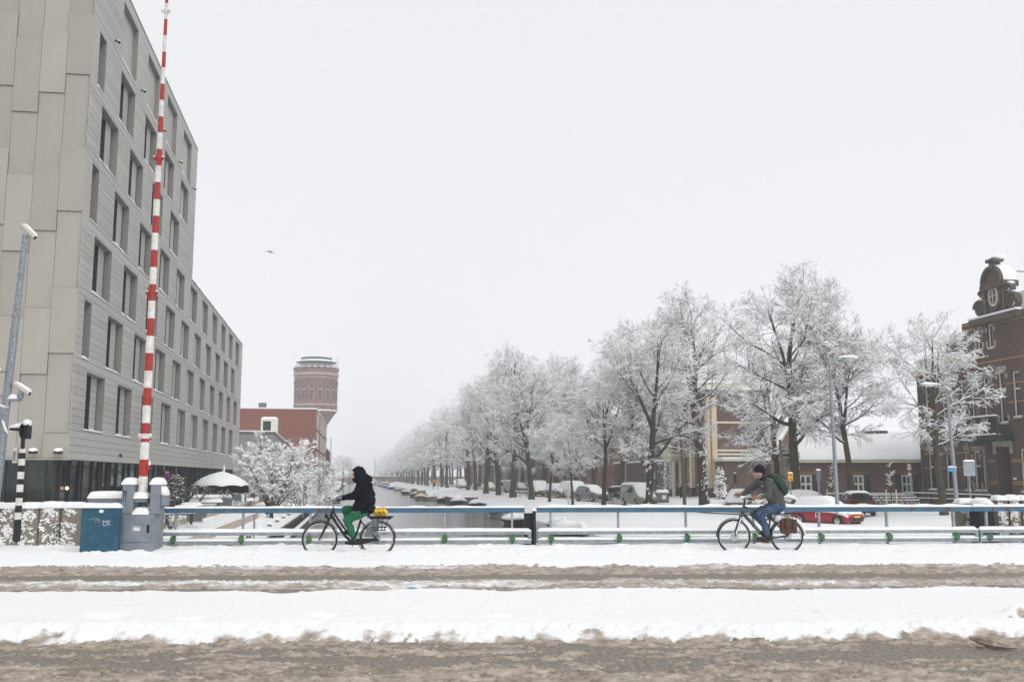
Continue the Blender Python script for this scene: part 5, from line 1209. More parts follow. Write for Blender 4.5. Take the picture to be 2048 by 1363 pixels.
# gable: cornice, brick panel, scrolls, oval window, curved pediment
yc = -10.6; zc = Hg
MB().box(-.95, .3, yc-2.4, yc+2.6, zc-.45, zc).build('gable_cornice', 'dark_stone', gbld, bevel=.08); MB().box(-.95, -.55, yc-2.4, yc+2.6, zc+.002, zc+.12).build('cornice_snow', 'snow', gbld)
top = zl(568, 9.5); ht = top-zc
MB().box(-.62, .2, yc-.85, yc+.85, zc+.001, top-.55).build('gable_panel', 'brick_dark', gbld)
for s in (-1, 1): MB().box(-.78, .1, yc+s*.98-.16, yc+s*.98+.16, zc+.121, top-.56).build('pilaster', 'dark_stone', gbld, bevel=.03)
MB().box(-.9, .25, yc-1.25, yc+1.25, top-.549, top-.15).build('pediment_base', 'dark_stone', gbld, bevel=.06)
arc = [(yc+.95*math.cos(PI*k/14), top-.15+1.0*math.sin(PI*k/14)) for k in range(15)]
MB().prism(arc, -.75, .1, 'x').build('curved_pediment', 'dark_stone', gbld)
arc2 = [(yc+1.06*math.cos(PI*k/14), top-.15+1.12*math.sin(PI*k/14)) for k in range(15)]+[(yc+.88*math.cos(PI*k/14), top-.15+.92*math.sin(PI*k/14)) for k in range(14, -1, -1)]
MB().prism(arc2, -.95, -.76, 'x').build('pediment_rim', 'dark_stone', gbld)
MB().loft([[(x, yc+(1.06)*math.cos(PI*k/12)*s, top-.15+(1.14+h)*max(0, math.sin(PI*k/12))) for k in range(13)] for x, s, h in ((-.7, 1, 0), (-.4, 1.0, .08), (.0, 1.0, .1), (.2, 1, 0))], closed=False, cap=False).build('pediment_snow', 'snow', gbld, smooth=True)
MB().box(-.85, -.2, yc-.2, yc+.2, top+.85, top+1.2).box(-.95, -.1, yc-.42, yc+.42, top+1.201, top+1.45).build('crest', 'dark_stone', gbld, bevel=.08)
MB().ball((-.3, yc-.1, top+1.5), (.5, .45, .2), 10, 6).build('crest_snow', 'snow', gbld, smooth=True)
for s in (-1, 1):
    for cz, r in ((zc+.7, .55), (zc+1.6, .27)):
        pts = [(-.70, yc+s*(1.16+r*.9)+s*(r*(1-k/26))*math.cos(k*.5), cz+(r*(1-k/26))*math.sin(k*.5)) for k in range(22)]
        MB().tube(pts, [.13*r/.6*(1-k/30) for k in range(22)], 6).build('scroll', 'dark_stone', gbld)
        mb = MB(); arc = [(yc+s*(1.16+r*.9)+r*math.cos(2*PI*k/16), cz+r*math.sin(2*PI*k/16)) for k in range(16)]; mb.prism(arc, -.66, -.3, 'x'); v_ = mb.build('volute', 'dark_stone', gbld)
        MB().tube([(-.69, yc+s*(1.16+r*.9)+(r*.62)*math.cos(a), cz-.05+(r*.62)*math.sin(a)) for a in [PI*(1.1+.08*q) for q in range(11)]], .035, 5).build('snow_rim', 'snow', v_)
        MB().ball((-.45, yc+s*(1.16+r*.9), cz+r*.95), (.3, r*.7, .14), 8, 6).build('snow_cap', 'snow', v_, smooth=True)
def oval(r1, r2, x0, x1, nm, m):
    ring = [(yc+r1*math.cos(2*PI*k/24), zc+1.25+r2*math.sin(2*PI*k/24)) for k in range(24)]; return MB().prism(ring, x0, x1, 'x').build(nm, m, gbld)
oval(.72, .95, -.74, -.621, 'oval_surround', 'dark_stone'); oval(.45, .68, -.80, -.741, 'oval_frame', 'cream_white'); oval(.34, .56, -.815, -.801, 'oval_pane', 'glass')
MB().box(-.83, -.816, yc-.02, yc+.02, zc+.7, zc+1.8).box(-.831, -.8165, yc-.34, yc+.34, zc+1.23, zc+1.27).build('oval_bars', 'white_frame', gbld)
MB().tube([(-.2, yc-1.7, top+.3), (3, yc-7, top-1.2)], .03, 4).build('stay_wire', 'black_steel', gbld)
# low fence in front of it
p0 = Vector((gx-1.9, 73.2, -.5)); 
t = T('low_fence', 'dark low fence with snow on its rails in front of the gabled building', 'fence', p0, AL)
for z in (.55, .9):
    MB().box(-.03, .03, -10, 0, z-.03, z+.03).build('rail', 'black_steel', t); snowcap(-.04, .04, -10, 0, z+.03, .07, t, step=.2, name='rail_snow')
for i in range(7): MB().box(-.05, .05, -.06-i*1.65, .04-i*1.65, 0, .86).build('post', 'black_steel', t)
MB().box(.0, .3, -10.2, .2, -.3, .42).build('plinth', 'brick_dark', t)
# ---- long low building with snow roof
X0 = (1590-1024)/F*76*.989; X1 = (1837-1024)/F*75.5*.989+3.2; Wl = X1-X0
low = T('long_low_building', 'long low brick building with green shutters under a big snow covered roof', 'building', (X0, 76, -.6), 0)
px2x = lambda px: (px-1024)/F*76*.989-X0
ze = at(1700, 924, 76).z+.6; zr = at(1700, 866, 82).z+.6
zw0, zw1 = at(1700, 986, 76).z+.6, at(1700, 949, 76).z+.6
hl = [(px2x(a), px2x(b), zw0, zw1) for a, b in ((1600, 1625), (1707, 1729), (1804, 1826))]
_, Ml = wall(low, (0, 0), (Wl, 0), 0, ze, hl, 'brick_brown', .12)
for h_ in hl:
    win(low, Ml, h_, .12, 'white_frame', 'glass', 2, (.5,), .13, sill=None)
    wd = h_[1]-h_[0]
    for s, a, b in ((0, h_[0]-.44, h_[0]-.03), (1, h_[1]+.03, h_[1]+.46)): MB().box(a, b, -.06, -.005, h_[2], h_[3]+.03).build('shutter', 'dark_green', low)
    MB().box(h_[0]-.3, h_[1]+.3, -.012, 0, h_[3]+.02, h_[3]+.28).build('arch_band', 'brick_red', low)
MB().box(-.1, Wl, -.35, .0, ze-.02, ze+.24).build('gutter', 'cream_white', low)
nx, ny = 60, 24; XX, YY = np.meshgrid(np.linspace(0, 1, nx), np.linspace(0, 1, ny)); SH_ = X0/76; XX = -.2+SH_*6.4*YY+(Wl+.25-SH_*6.4*YY)*XX; ZZ = ze+.26+(zr-ze-.26)*YY+.12*np.sqrt(np.clip(YY*12, 0, 1))+.10*(fbm(XX*.9, YY*6, 3, 5)-.5)
ZZ[0] -= .05
O('roof_snow', np_mesh('roof_snow', np.stack([XX, -.42+6.4*YY, ZZ], -1).reshape(-1, 3), grid_faces(ny, nx), True), 'snow', low)
MB().loft([[(xa+SH_*max(y, 0)*q, y, z) for y, z in ((-.3, ze+.1), (6.0, zr-.05), (11, ze+.1))] for xa, q in ((0.02, 1), (Wl, 0))]).build('roof', 'brick_brown', low)
MB().box(px2x(1718), px2x(1740), 5.6, 6.6, zr-.3, zr+.75).build('chimney', 'brick_brown', low); snowcap(px2x(1718), px2x(1740), 5.6, 6.6, zr+.75, .2, low, name='chimney_snow', step=.2)
MB().box(px2x(1786), px2x(1836), 5.5, 6.2, zr-.05, zr+.2).build('bare_ridge', 'roof_tile', low)
wall(low, (SH_*9, 9), (0, 0), 0, ze, (), 'brick_brown')
# handrail along it
t = T('snowy_handrail', 'low dark handrail with snow in front of the long low building', 'railing', (X0+px2x(1640), 74.6, -.6), 0)
MB().box(0, 6.5, -.03, .03, .85, .92).build('rail', 'black_steel', t); snowcap(0, 6.5, -.04, .04, .92, .08, t, step=.2)
for i in range(6): MB().box(.1+i*1.2, .16+i*1.2, -.03, .03, 0, .85).build('post', 'black_steel', t)
# ---- villa with cream pilasters
vx = (1425-1024)/F*103*.989
vil = T('pilastered_villa', 'tall brown brick villa with cream pilasters and a white balcony facing the canal', 'building', (vx, 103, -.6), AL)
vz = lambda py, Y=103: at(1425, py, Y).z+.6
VH = 10.6
px_y = lambda px: max(0, (lambda a: (a*103-vx)/(-math.sin(AL)-a*math.cos(AL))*1.0)((px-1024)/F*.989))
pil = [(0, .75), (5.1, 5.9), (8.7, 9.4), (12.2, 12.9)]
hv = []
for y0 in (1.9, 3.5, 7.1, 10.4): 
    for z0, z1 in ((1.3, 4.0), (5.2, 8.0), (8.7, 10.0)): hv.append((12.9-y0-1.0, 12.9-y0, z0, z1))
_, Mv = wall(vil, (0, 12.9), (0, 0), 0, VH, hv, 'brick_brown', .2)
for h_ in hv: win(vil, Mv, h_, .2, 'white_frame', 'glass', 1, (.6,), .13)
for a, b in pil:
    q = MB().box(-.42, -.005, a, b, 1.0, VH-.3).build('pilaster', 'cream', vil, bevel=.03)
    MB().box(-.5, -.004, a-.06, b+.06, .0, .99).build('plinth', 'dark_stone', q); MB().box(-.47, -.421, a+.2, b-.2, 1.6, 4.2).build('raised_panel', 'cream', q)
    MB().box(-.5, -.42, a-.05, b+.05, 1.0, 1.12).build('snow_ledge', 'snow', q)
MB().box(.02, .55, -.30, -.002, 1.0, VH-.3).build('corner_pilaster', 'cream', vil, bevel=.03); MB().box(.1, .47, -.34, -.301, 1.7, 4.2).build('raised_panel', 'cream', vil)
bc = MB().box(-1.7, -.43, 8.4, 12.0, 4.35, 4.7).build('balcony', 'cream_white', vil, bevel=.06)
mb = MB()
for i in range(13): mb.lathe([(.07, 0), (.11, .25), (.07, .5), (.09, .6)], 8, (-1.6, 8.6+i*.27, 4.72))
mb.box(-1.7, -1.5, 8.4, 12.0, 5.33, 5.5); mb.build('balustrade', 'cream_white', bc); snowcap(-1.72, -1.48, 8.4, 12, 5.5, .14, bc, step=.2)
MB().prism([(8.4, 4.34), (12, 4.34), (11.2, 3.9), (10.2, 3.7), (9.2, 3.9)], -1.5, -.44, 'x').build('arched_bracket', 'cream_white', bc)
for y in (8.7, 11.5): MB().box(-1.4, -1.1, y, y+.3, .0, 3.9).build('porch_column', 'cream_white', vil)
for i in range(4): st_ = MB().box(-1.5-.32*i, -.45-.0, 9.0, 11.3, .0, .72-.18*i).build('step', 'dark_stone', vil)
hf = [(3.2, 4.1, 8.0, 9.6)]
_, Mf = wall(vil, (0, 0), (6.2, 0), 0, VH, hf, 'brick_brown', .2); win(vil, Mf, hf[0], .2)
for z in (vz(844), vz(900), vz(907.5)): MB().box(.6, 6.2, -.06, -.003, z-.10, z+.10).build('stone_band', 'cream_white', vil)
MB().box(-.6, 6.4, -.4, 13.2, VH, VH+.5).build('cornice', 'brick_brown', vil); MB().box(-.55, 6.4, -.35, 13.2, VH+.501, VH+.75).build('roof_snow', 'snow', vil)
wall(vil, (6.2, 0), (6.2, 12.9), 0, VH, (), 'brick_brown'); MB().box(0.05, 6.15, .05, 12.85, VH-.2, VH-.05).build('roof', 'zinc', vil)
MB().tube([(-.2, 12.95, 0), (-.2, 12.95, VH)], .1, 8).build('drainpipe', 'zinc', vil)
# flat roofed bay
zx = vz(921, 99)
MB().loft([[(.3, -.01, z), (.3, -2.6, z), (2.2, -3.4, z), (4.6, -3.4, z), (4.6, -.01, z)] for z in (0, zx)]).build('bay', 'brick_dark', vil)
MB().loft([[(.1, 0, z), (.1, -2.8, z), (2.1, -3.65, z), (4.7, -3.65, z), (4.7, 0, z)] for z in (zx+.001, zx+.22)]).build('bay_eave', 'cream_white', vil)
MB().loft([[(.12, 0, z), (.12, -2.75, z), (2.1, -3.6, z), (4.7, -3.6, z), (4.7, 0, z)] for z in (zx+.223, zx+.42)]).build('bay_snow', 'snow', vil)
MB().box(3.4, 4.5, -3.44, -3.405, 0.0, 2.6).build('green_door', 'dark_green', vil)
MB().ball((4.0-1.15+2.0, -3.5, 2.35), (.2, .1, .2), 10, 8).build('globe_lamp', 'white_paint', vil)
# gable wing
Gx0, Gx1 = 4.62, 8.9; ax = 6.75
zp = vz(853, 98); zq = vz(918, 98)
MB().prism([(Gx0, 0), (Gx1, 0), (Gx1, zq), (ax, zp), (Gx0, zq)], -4.2, 3, 'y').build('gable_wing', 'brick_brown', vil)
for s, xa in ((-1, Gx0-.25), (1, Gx1+.25)):
    mb = MB(); d_ = Vector((ax-xa, 0, zp+.25-(zq-.2))); n_ = Vector((-d_.z, 0, d_.x)).normalized()*.14*(1 if d_.x > 0 else -1)
    a_, c_ = Vector((xa, 0, zq-.2)), Vector((ax, 0, zp+.25))
    mb.prism([(a_.x, a_.z), (c_.x, c_.z), (c_.x+n_.x, c_.z+n_.z), (a_.x+n_.x, a_.z+n_.z)], -4.5, -4.25, 'y'); mb.build('barge_board', 'cream', vil)
    mb = MB(); mb.prism([(a_.x+n_.x*1.02, a_.z+n_.z*1.02), (c_.x+n_.x*1.02, c_.z+n_.z*1.02), (c_.x+n_.x*3, c_.z+n_.z*3), (a_.x+n_.x*3, a_.z+n_.z*3)], -4.48, 3, 'y'); mb.build('roof_snow', 'snow', vil)
MB().box(Gx1-.1, Gx1+.45, -4.6, -4.0, 0.0, zq+.4).build('corner_pilaster', 'cream', vil, bevel=.03)
zw = vz(912, 98); zv = vz(930, 98)
MB().prism([(6.55, zv), (6.95, zv), (6.95, zw-.2), (6.75, zw+.1), (6.55, zw-.2)], -4.26, -4.205, 'y').build('lancet_window', 'white_frame', vil); MB().prism([(6.66, zv+.1), (6.84, zv+.1), (6.84, zw-.25), (6.75, zw-.1), (6.66, zw-.25)], -4.28, -4.262, 'y').build('lancet_pane', 'glass', vil)
for a, b in ((6.2, 6.5), (7.0, 7.3)): MB().box(a, b, -4.28, -4.205, zv-.05, zw-.1).build('shutter', 'dark_green', vil)
# snowy climbing shrubs on the villa
for px, Y, h, lb in ((1441, 99, 3.2, 'conical snow covered shrub in front of the villa bay'), (1337, 113, 4.2, 'snow plastered climbing shrub at the far corner of the villa')):
    X = (px-1024)/F*Y*.989; t = T('snowy_shrub', lb, 'shrub', (X, Y, -.65)); r_ = random.Random(px); a_ = MB(); b_ = MB()
    for i in range(420):
        z = h*r_.random(); r = (.15+.55*math.sin(PI*min(1, .25+z/h*.75)))*r_.uniform(.5, 1); a = r_.uniform(0, 6.28); x, y = r*math.cos(a), r*math.sin(a); s = r_.uniform(.06, .13)
        (b_ if r_.random() < .75 else a_).add([(x-s, y, z), (x, y-s*.6, z-s*.6), (x+s, y, z-.02), (x, y+s*.5, z+s*.7)], [(0, 1, 2, 3)])
    a_.tube([(0, 0, 0), (0, 0, h*.8)], .05, 5); a_.build('foliage', 'twig', t); b_.build('snow_foliage', 'snow_fine', t)
# ---- modern block behind, then the row of houses
p = uv(121, 39.5); blk = T('modern_flat_block', 'modern block with dark red brick base and pale upper floors beyond the villa', 'building', (p.x, p.y, -.7), AL)
wall(blk, (0, 30), (0, 0), 0, 4.2, [(3, 4.2, 1.0, 3.0), (5, 6.2, 1.0, 3.0), (15, 16.4, .2, 3), (22, 23.5, 1, 3)], 'brick_dark', .2); 
for h_ in ((3, 4.2, 1.0, 3.0), (5, 6.2, 1.0, 3.0), (15, 16.4, .2, 3), (22, 23.5, 1, 3)): win(blk, wallM((0, 30), (0, 0), 0)[0], h_, .2, 'white_frame', 'glass')
MB().box(-.2, 10, -.1, 30.1, 4.201, 4.5).build('ledge_snow', 'snow', blk)
hb = [(1.5+3.4*i, 3.3+3.4*i, z, z+1.8) for i in range(8) for z in (.8, 3.8, 6.8)]
_, Mb = wall(blk, (1.2, 30), (1.2, 0), 4.5, 14, hb, 'grey_block', .15)
for h_ in hb: win(blk, Mb, h_, .15, 'white_frame', 'glass', 2, sill=None)
wall(blk, (0, 0), (12, 0), 0, 4.2, (), 'brick_dark'); wall(blk, (1.2, 0), (12, 0), 4.5, 14, (), 'cream_white'); MB().box(1.0, 12, -.1, 30, 14, 14.3).build('roof_snow', 'snow', blk)
def house(u, w, h, m, label, roof='flat', nwin=2, detail=True):
    p = uv(u, 36.2+rs()*.6); t = T('town_house', label, 'house', (p.x, p.y, -.75), AL, 'brick town houses behind the right row of trees')
    hh = []; nf = int((h-.5)/3.2)
    for k in range(nf):
        for i in range(nwin):
            x = w*(i+.5)/nwin; ww = .55 if k else .6
            if k == 0 and i == 0: continue
            hh.append((x-ww, x+ww, .9+3.2*k, 2.9+3.2*k))
    dr = (w*.5/nwin-.5, w*.5/nwin+.5, .1, 2.6)
    _, Mx = wall(t, (0, w), (0, 0), 0, h, hh+[dr], m, .15)
    for x in hh: win(t, Mx, x, .15, 'white_frame', 'glass', 1, (.55,), .12, sill='snow' if detail else None, sillm='cream_white')
    mb = MB(); mb.M = Mx; mb.box(dr[0], dr[1], -.14, -.09, dr[2], dr[3]); mb.build('door', 'dark_green', t)
    wall(t, (0, 0), (9, 0), 0, h, (), m)
    if roof == 'flat': MB().box(-.3, 9, 0.02, w-.02, h, h+.35).build('cornice', 'cream_white', t); MB().box(-.28, 9, 0.03, w-.03, h+.351, h+.6).build('roof_snow', 'snow', t)
    elif roof == 'gable': MB().prism([(0.01, h), (w-.01, h), (w/2, h+w*.5)], -.02, 9, 'x').build('gable', m, t); MB().prism([(-.1, h+.05), (w+.1, h+.05), (w/2, h+w*.5+.35)], .3, 9, 'x').build('roof_snow', 'snow', t)
    else: MB().prism([(-.2, h), (5, h+4), (9, h)], 0.02, w-.02, 'y').build('roof_snow', 'snow', t); MB().box(1.2, 2.2, w/2-.7, w/2+.7, h+.4, h+2.2).build('dormer', 'white_frame', t)
    return t
hs_ = [('brick_red', 9.6, 'flat'), ('brick_brown', 10.4, 'pitch'), ('grey_block', 9.2, 'gable'), ('brick_red', 10.8, 'pitch'), ('cream_white', 9.8, 'flat'), ('brick_dark', 10.2, 'gable')]
u = 154; i = 0
while u < 330:
    w = 5.6+1.6*rs(); m_, h_, r_ = hs_[i % 6]
    house(u, w-.02, h_+rs(), m_, {'brick_red': 'red brick', 'brick_brown': 'brown brick', 'grey_block': 'grey rendered', 'cream_white': 'cream painted', 'brick_dark': 'dark brick'}[m_]+' %s roofed house, %s in the row beyond the modern block' % (r_.replace('pitch', 'pitched'), nth(i).replace('nearest', 'first')), r_, 3 if w > 6.4 else 2, i < 14); u += w; i += 1
# ================================================================ cars
for nm, c in (('car_white', (.6, .61, .6)), ('car_grey', (.16, .17, .18)), ('car_black', (.006, .006, .007)), ('car_red', (.33, .012, .02)), ('car_silver', (.38, .39, .39)), ('car_greige', (.24, .25, .22)), ('car_blue', (.03, .05, .10))): mat(nm, c, .35, .08, 3, coat=.25 if nm != 'car_black' else 0, spec=.4 if nm != 'car_black' else .2)
mat('tail_red', (.55, .02, .02), .3, .1); mat('lamp_clear', (.5, .5, .5), .15, .1)
PROF = {  # x along the car (0 rear .. 1 front): bottom, belt, top, half width at belt, half width at roof
 'hatch': (4.0, 1.48, .86, [(0, .45, .62, .66, .80, .70), (.02, .30, .82, .98, .88, .66), (.06, .22, .90, 1.22, .93, .66), (.14, .20, .94, 1.42, .96, .66), (.30, .2, .93, 1.48, 1, .68), (.50, .2, .91, 1.46, 1, .69), (.60, .2, .90, 1.34, 1, .68), (.72, .2, .88, .98, 1, .80), (.78, .2, .86, .90, .99, .84), (.92, .22, .74, .80, .94, .80), (.98, .28, .60, .68, .84, .7), (1, .36, .5, .56, .76, .64)]),
 'suv': (4.6, 1.68, .92, [(0, .5, .75, .8, .84, .74), (.02, .34, .95, 1.15, .92, .72), (.07, .28, 1.02, 1.50, .96, .70), (.14, .26, 1.04, 1.64, 1, .71), (.35, .26, 1.03, 1.68, 1, .73), (.52, .26, 1.02, 1.64, 1, .73), (.62, .26, 1.0, 1.48, 1, .72), (.72, .26, .99, 1.08, 1, .84), (.80, .26, .98, 1.03, .99, .88), (.94, .28, .86, .94, .95, .84), (.99, .34, .66, .78, .87, .76), (1, .42, .56, .64, .80, .7)]),
 'van': (4.6, 1.95, .93, [(0, .4, 1.0, 1.6, .9, .82), (.01, .3, 1.1, 1.88, .96, .84), (.05, .25, 1.12, 1.95, 1, .84), (.35, .25, 1.12, 1.97, 1, .85), (.60, .25, 1.10, 1.95, 1, .85), (.68, .25, 1.08, 1.84, 1, .83), (.80, .25, 1.05, 1.32, 1, .82), (.86, .25, 1.0, 1.08, .99, .86), (.95, .28, .86, .94, .95, .84), (.99, .32, .66, .76, .88, .78), (1, .4, .56, .62, .82, .7)]),
}
def car_ring(x, zb, zt_, zp, wb, wt, w, e=0.0):
    return [(x, -.2*w, zb), (x, -.9*wb*w, zb), (x, -wb*w*.99, zb+.16), (x, -wb*w*1.0, zb+(zt_-zb)*.62), (x, -wb*w*.965, zt_), (x, -wt*w*1.01, zp-.09*(zp-zt_ > .2)-.02), (x, -wt*w*.8, zp), (x, 0, zp+.02), (x, wt*w*.8, zp), (x, wt*w*1.01, zp-.09*(zp-zt_ > .2)-.02), (x, wb*w*.965, zt_), (x, wb*w*1.0, zb+(zt_-zb)*.62), (x, wb*w*.99, zb+.16), (x, .9*wb*w, zb), (x, .2*w, zb)]
def car(style, m, loc, rz, label, snow=1.0, name='parked_car', cat='car', plate=True, rear=False, snow_side=False, windscreen_clear=False):
    Lc, Hc, w, st = PROF[style]; t = T(name, label, cat, loc, rz, 'cars parked along the quay')
    S = [(q[0]*Lc-Lc/2,)+q[1:] for q in st]
    MB().loft([car_ring(*q, w) for q in S]).build('body', m, t, smooth=True)
    # side windows, screens
    for s in (-1, 1):
        mb = MB(); top = []; bot = []
        for q in S:
            if q[3]-q[2] > .30:
                yb, yt = q[4]*w*.965, q[5]*w*1.01; f0, f1 = .10, .86
                zt_, zp = q[2], q[3]-.09-.02
                bot.append((q[0], s*(yb+(yt-yb)*f0+.012), zt_+(zp-zt_)*f0)); top.append((q[0], s*(yb+(yt-yb)*f1+.012), zt_+(zp-zt_)*f1))
        mb.add(bot+top[::-1], [tuple(range(2*len(bot)))]); mb.build('side_window', 'glass', t)
    idx = [i for i, q in enumerate(S) if q[3]-q[2] > .25]
    a, b = S[idx[-1]], S[idx[-1]+1]
    if S[idx[-1]][0] < S[-1][0]:
        MB().add([(a[0]+.05, -a[5]*w*.78, a[3]+.0), (a[0]+.05, a[5]*w*.78, a[3]+.0), (b[0]+.02, b[5]*w*.85, b[3]+.035), (b[0]+.02, -b[5]*w*.85, b[3]+.035)], [(0, 1, 2, 3)]).build('windscreen', 'glass', t)
    c_, d_ = S[1], S[3]
    mb = MB(); mb.add([(S[1][0]-.02, -S[1][5]*w*.85, S[1][3]-.04), (S[1][0]-.02, S[1][5]*w*.85, S[1][3]-.04), (S[2][0]-.035, S[2][5]*w*.86, S[2][3]-.04), (S[3][0]-.03, S[3][5]*w*.82, S[3][3]-.03), (S[3][0]-.03, -S[3][5]*w*.82, S[3][3]-.03), (S[2][0]-.035, -S[2][5]*w*.86, S[2][3]-.04)], [(0, 1, 2, 3, 4, 5)]); mb.build('rear_window', 'glass', t)
    for wx in (-Lc*.31, Lc*.325):
        for s in (-1, 1):
            r = .31 if style == 'hatch' else .34
            wh = MB(); y = s*(w-.09)
            wh.M = Matrix.Translation((wx, y, r)) @ Matrix.Rotation(PI/2, 4, 'X'); wh.lathe([(r*.6, -.1), (r*.95, -.11), (r, -.08), (r, .08), (r*.95, .11), (r*.6, .1)], 20)
            wo_ = wh.build('wheel', 'tyre', t); hb = MB(); hb.M = wh.M; hb.lathe([(.03, -.115), (r*.6, -.105), (r*.6, .105), (.03, .115)], 12); hb.build('rim', 'chrome', wo_)
            ar = MB(); ar.M = Matrix.Translation((wx, s*(w+.002), r+.02)) @ Matrix.Rotation(PI/2, 4, 'X'); ar.lathe([(r*1.12, -.006), (r*1.12, .006)], 20); ar.build('wheel_arch', 'black_steel', t)
    f, r_ = S[-2], S[1]
    for s in (-1, 1):
        MB().ball((S[-3][0]+.16, s*w*.68, S[-3][2]-.05), (.13, .17, .08), 10, 6).build('headlight', 'lamp_clear', t)
        MB().add([(S[1][0]+.10, s*w*.90, S[1][2]-.02), (S[1][0]-.045, s*w*.66, S[1][2]-.1), (S[1][0]-.03, s*w*.66, S[1][2]+.12), (S[2][0]-.02, s*w*.74, S[2][2]+.16), (S[2][0]+.12, s*w*.955, S[2][2]+.05)], [(0, 1, 2, 3, 4)]).build('tail_light', 'tail_red', t)
        MB().ball((S[-5][0]-.05, s*(w+.08), S[-5][2]+.08), (.07, .12, .08), 8, 6).build('mirror', m, t)
    MB().box(Lc/2-.03, Lc/2+.012, -w*.55, w*.55, .30, .50).build('grille', 'black_steel', t); MB().box(-Lc/2-.015, -Lc/2+.03, -w*.75, w*.75, .3, .46).build('rear_bumper', 'black_steel', t)
    for x, nm in ((Lc/2+.02, 'front_plate'), (-Lc/2-.02, 'rear_plate')):
        zz_ = .55 if x > 0 else .75
        pl = MB().box(min(x, x-.04*np.sign(x)), max(x, x-.04*np.sign(x)), -.26, .26, zz_-.055, zz_+.055).build(nm, 'yellow_plate', t)
    if snow:
        rng = []; N = 15
        for i, q in enumerate(S):
            x, zb, zt_, zp, wb, wt = q; e = .10*snow
            if snow_side: rings = [(x, -wb*w*1.02, zt_-.12), (x, -wb*w*1.03, zt_), (x, -wt*w*1.02-.05, zp-.02)]
            else: rings = [(x, -wt*w*1.02, zp-.12), (x, -wt*w*1.03, zp-.06), (x, -wt*w*.98, zp+.02)]
            k = .8+.4*vn(np.array(i*1.7), np.array(loc[0]), 3)
            up = [(x, -wt*w*.78, zp+e*k), (x, 0, zp+e*1.15*k), (x, wt*w*.78, zp+e*k)]
            rng.append(rings+up+[(a_, -b_, c_) for a_, b_, c_ in rings[::-1]])
        rng[0] = [(p_[0]-.03, p_[1]*.92, p_[2]-.02) for p_ in rng[0]]
        lo = 1 if not rear else 3; hi = len(rng)-1
        MB().loft(rng[lo:hi]).build('snow_cover', 'snow', t, smooth=True)
    return t
def cpos(px, Y, z=None):
    X = (px-1024)/F*Y*.989; return (X, Y, (max(-1.0, ground_z(X, Y)) if z is None else z))
TOW = -PI/2-AL*-1                       # heading towards the camera along the canal
TOW = math.atan2(-CU.y, -CU.x); AWY = math.atan2(CU.y, CU.x)
car('van', 'car_greige', cpos(1277, 89), TOW+.10, 'parked grey green van buried in snow behind the leaning tree', 1.2, name='parked_van', cat='van')
car('suv', 'car_grey', cpos(1184, 106), TOW+.30, 'parked dark silver car with snowy windscreen left of the quay cyclist', .7)
car('hatch', 'car_black', cpos(1230, 117), AWY, 'parked dark car with snowy roof behind the quay cyclist', .5, rear=True)
car('suv', 'car_grey', cpos(1118, 124), TOW+.3, 'snow covered car parked behind the thin leaning young tree', 1.1, snow_side=True)
car('van', 'car_white', cpos(1150, 121), TOW+.25, 'snow buried van parked right beside the silver car', 1.1, name='parked_van', cat='van', snow_side=True)
car('van', 'car_black', cpos(1078, 133), TOW+.05, 'white snow covered van with yellow plate beside the near canal trees', 1.2, name='parked_van', cat='van', snow_side=True)
car('hatch', 'car_blue', cpos(1042, 166), TOW, 'dark car with snow blanket parked left of the white snowy van', 1.0)
car('van', 'car_silver', cpos(1013, 164), AWY+.3, 'silver van seen from behind between two canal trees', .5, name='parked_van', cat='van')
car('hatch', 'car_white', cpos(979, 180), TOW, 'small snow covered car parked before the red brick houses', 1.2, snow_side=True)
car('hatch', 'car_grey', cpos(928, 215), TOW, 'snow covered car parked beyond the seventh canal tree', 1.2, snow_side=True)
car('van', 'car_white', cpos(922, 232), TOW, 'far snowy white van above the snow covered car', 1.0, name='parked_van', cat='van')
rc = car('hatch', 'car_red', cpos(1652, 57.5, -1.16), -.95, 'red hatchback under a smooth thick blanket of snow behind the right railing', 1.6, snow_side=True)
o = O('lettering', text_mesh('O', .42), 'white_paint', rc, loc=(.0, -.872, .62)); o.rotation_euler = (PI/2, 0, 0)
for x_, z_ in ((.42, .78), (-.12, .50)): MB().ball((x_, -.87, z_), (.035, .01, .05), 6, 5).build('decal_dot', 'white_paint', rc)
car('hatch', 'car_black', cpos(1709, 64.5, -.85), PI/2-.10, 'black hatchback with red tail lights and a snow heap on its roof', .9, rear=True)
car('hatch', 'car_blue', cpos(1476, 74, -.95), TOW-.5, 'vehicle completely buried in snow left of the man on the grey bicycle', 1.6, snow_side=True, name='buried_car')
car('hatch', 'car_silver', cpos(1569, 62, -1.0), .15, 'silver car half hidden behind the man cyclist and tree trunk', 1.0)
car('hatch', 'car_white', cpos(1618, 69, -.9), .1, 'snow covered car before the left green shuttered window', 1.2, snow_side=True)
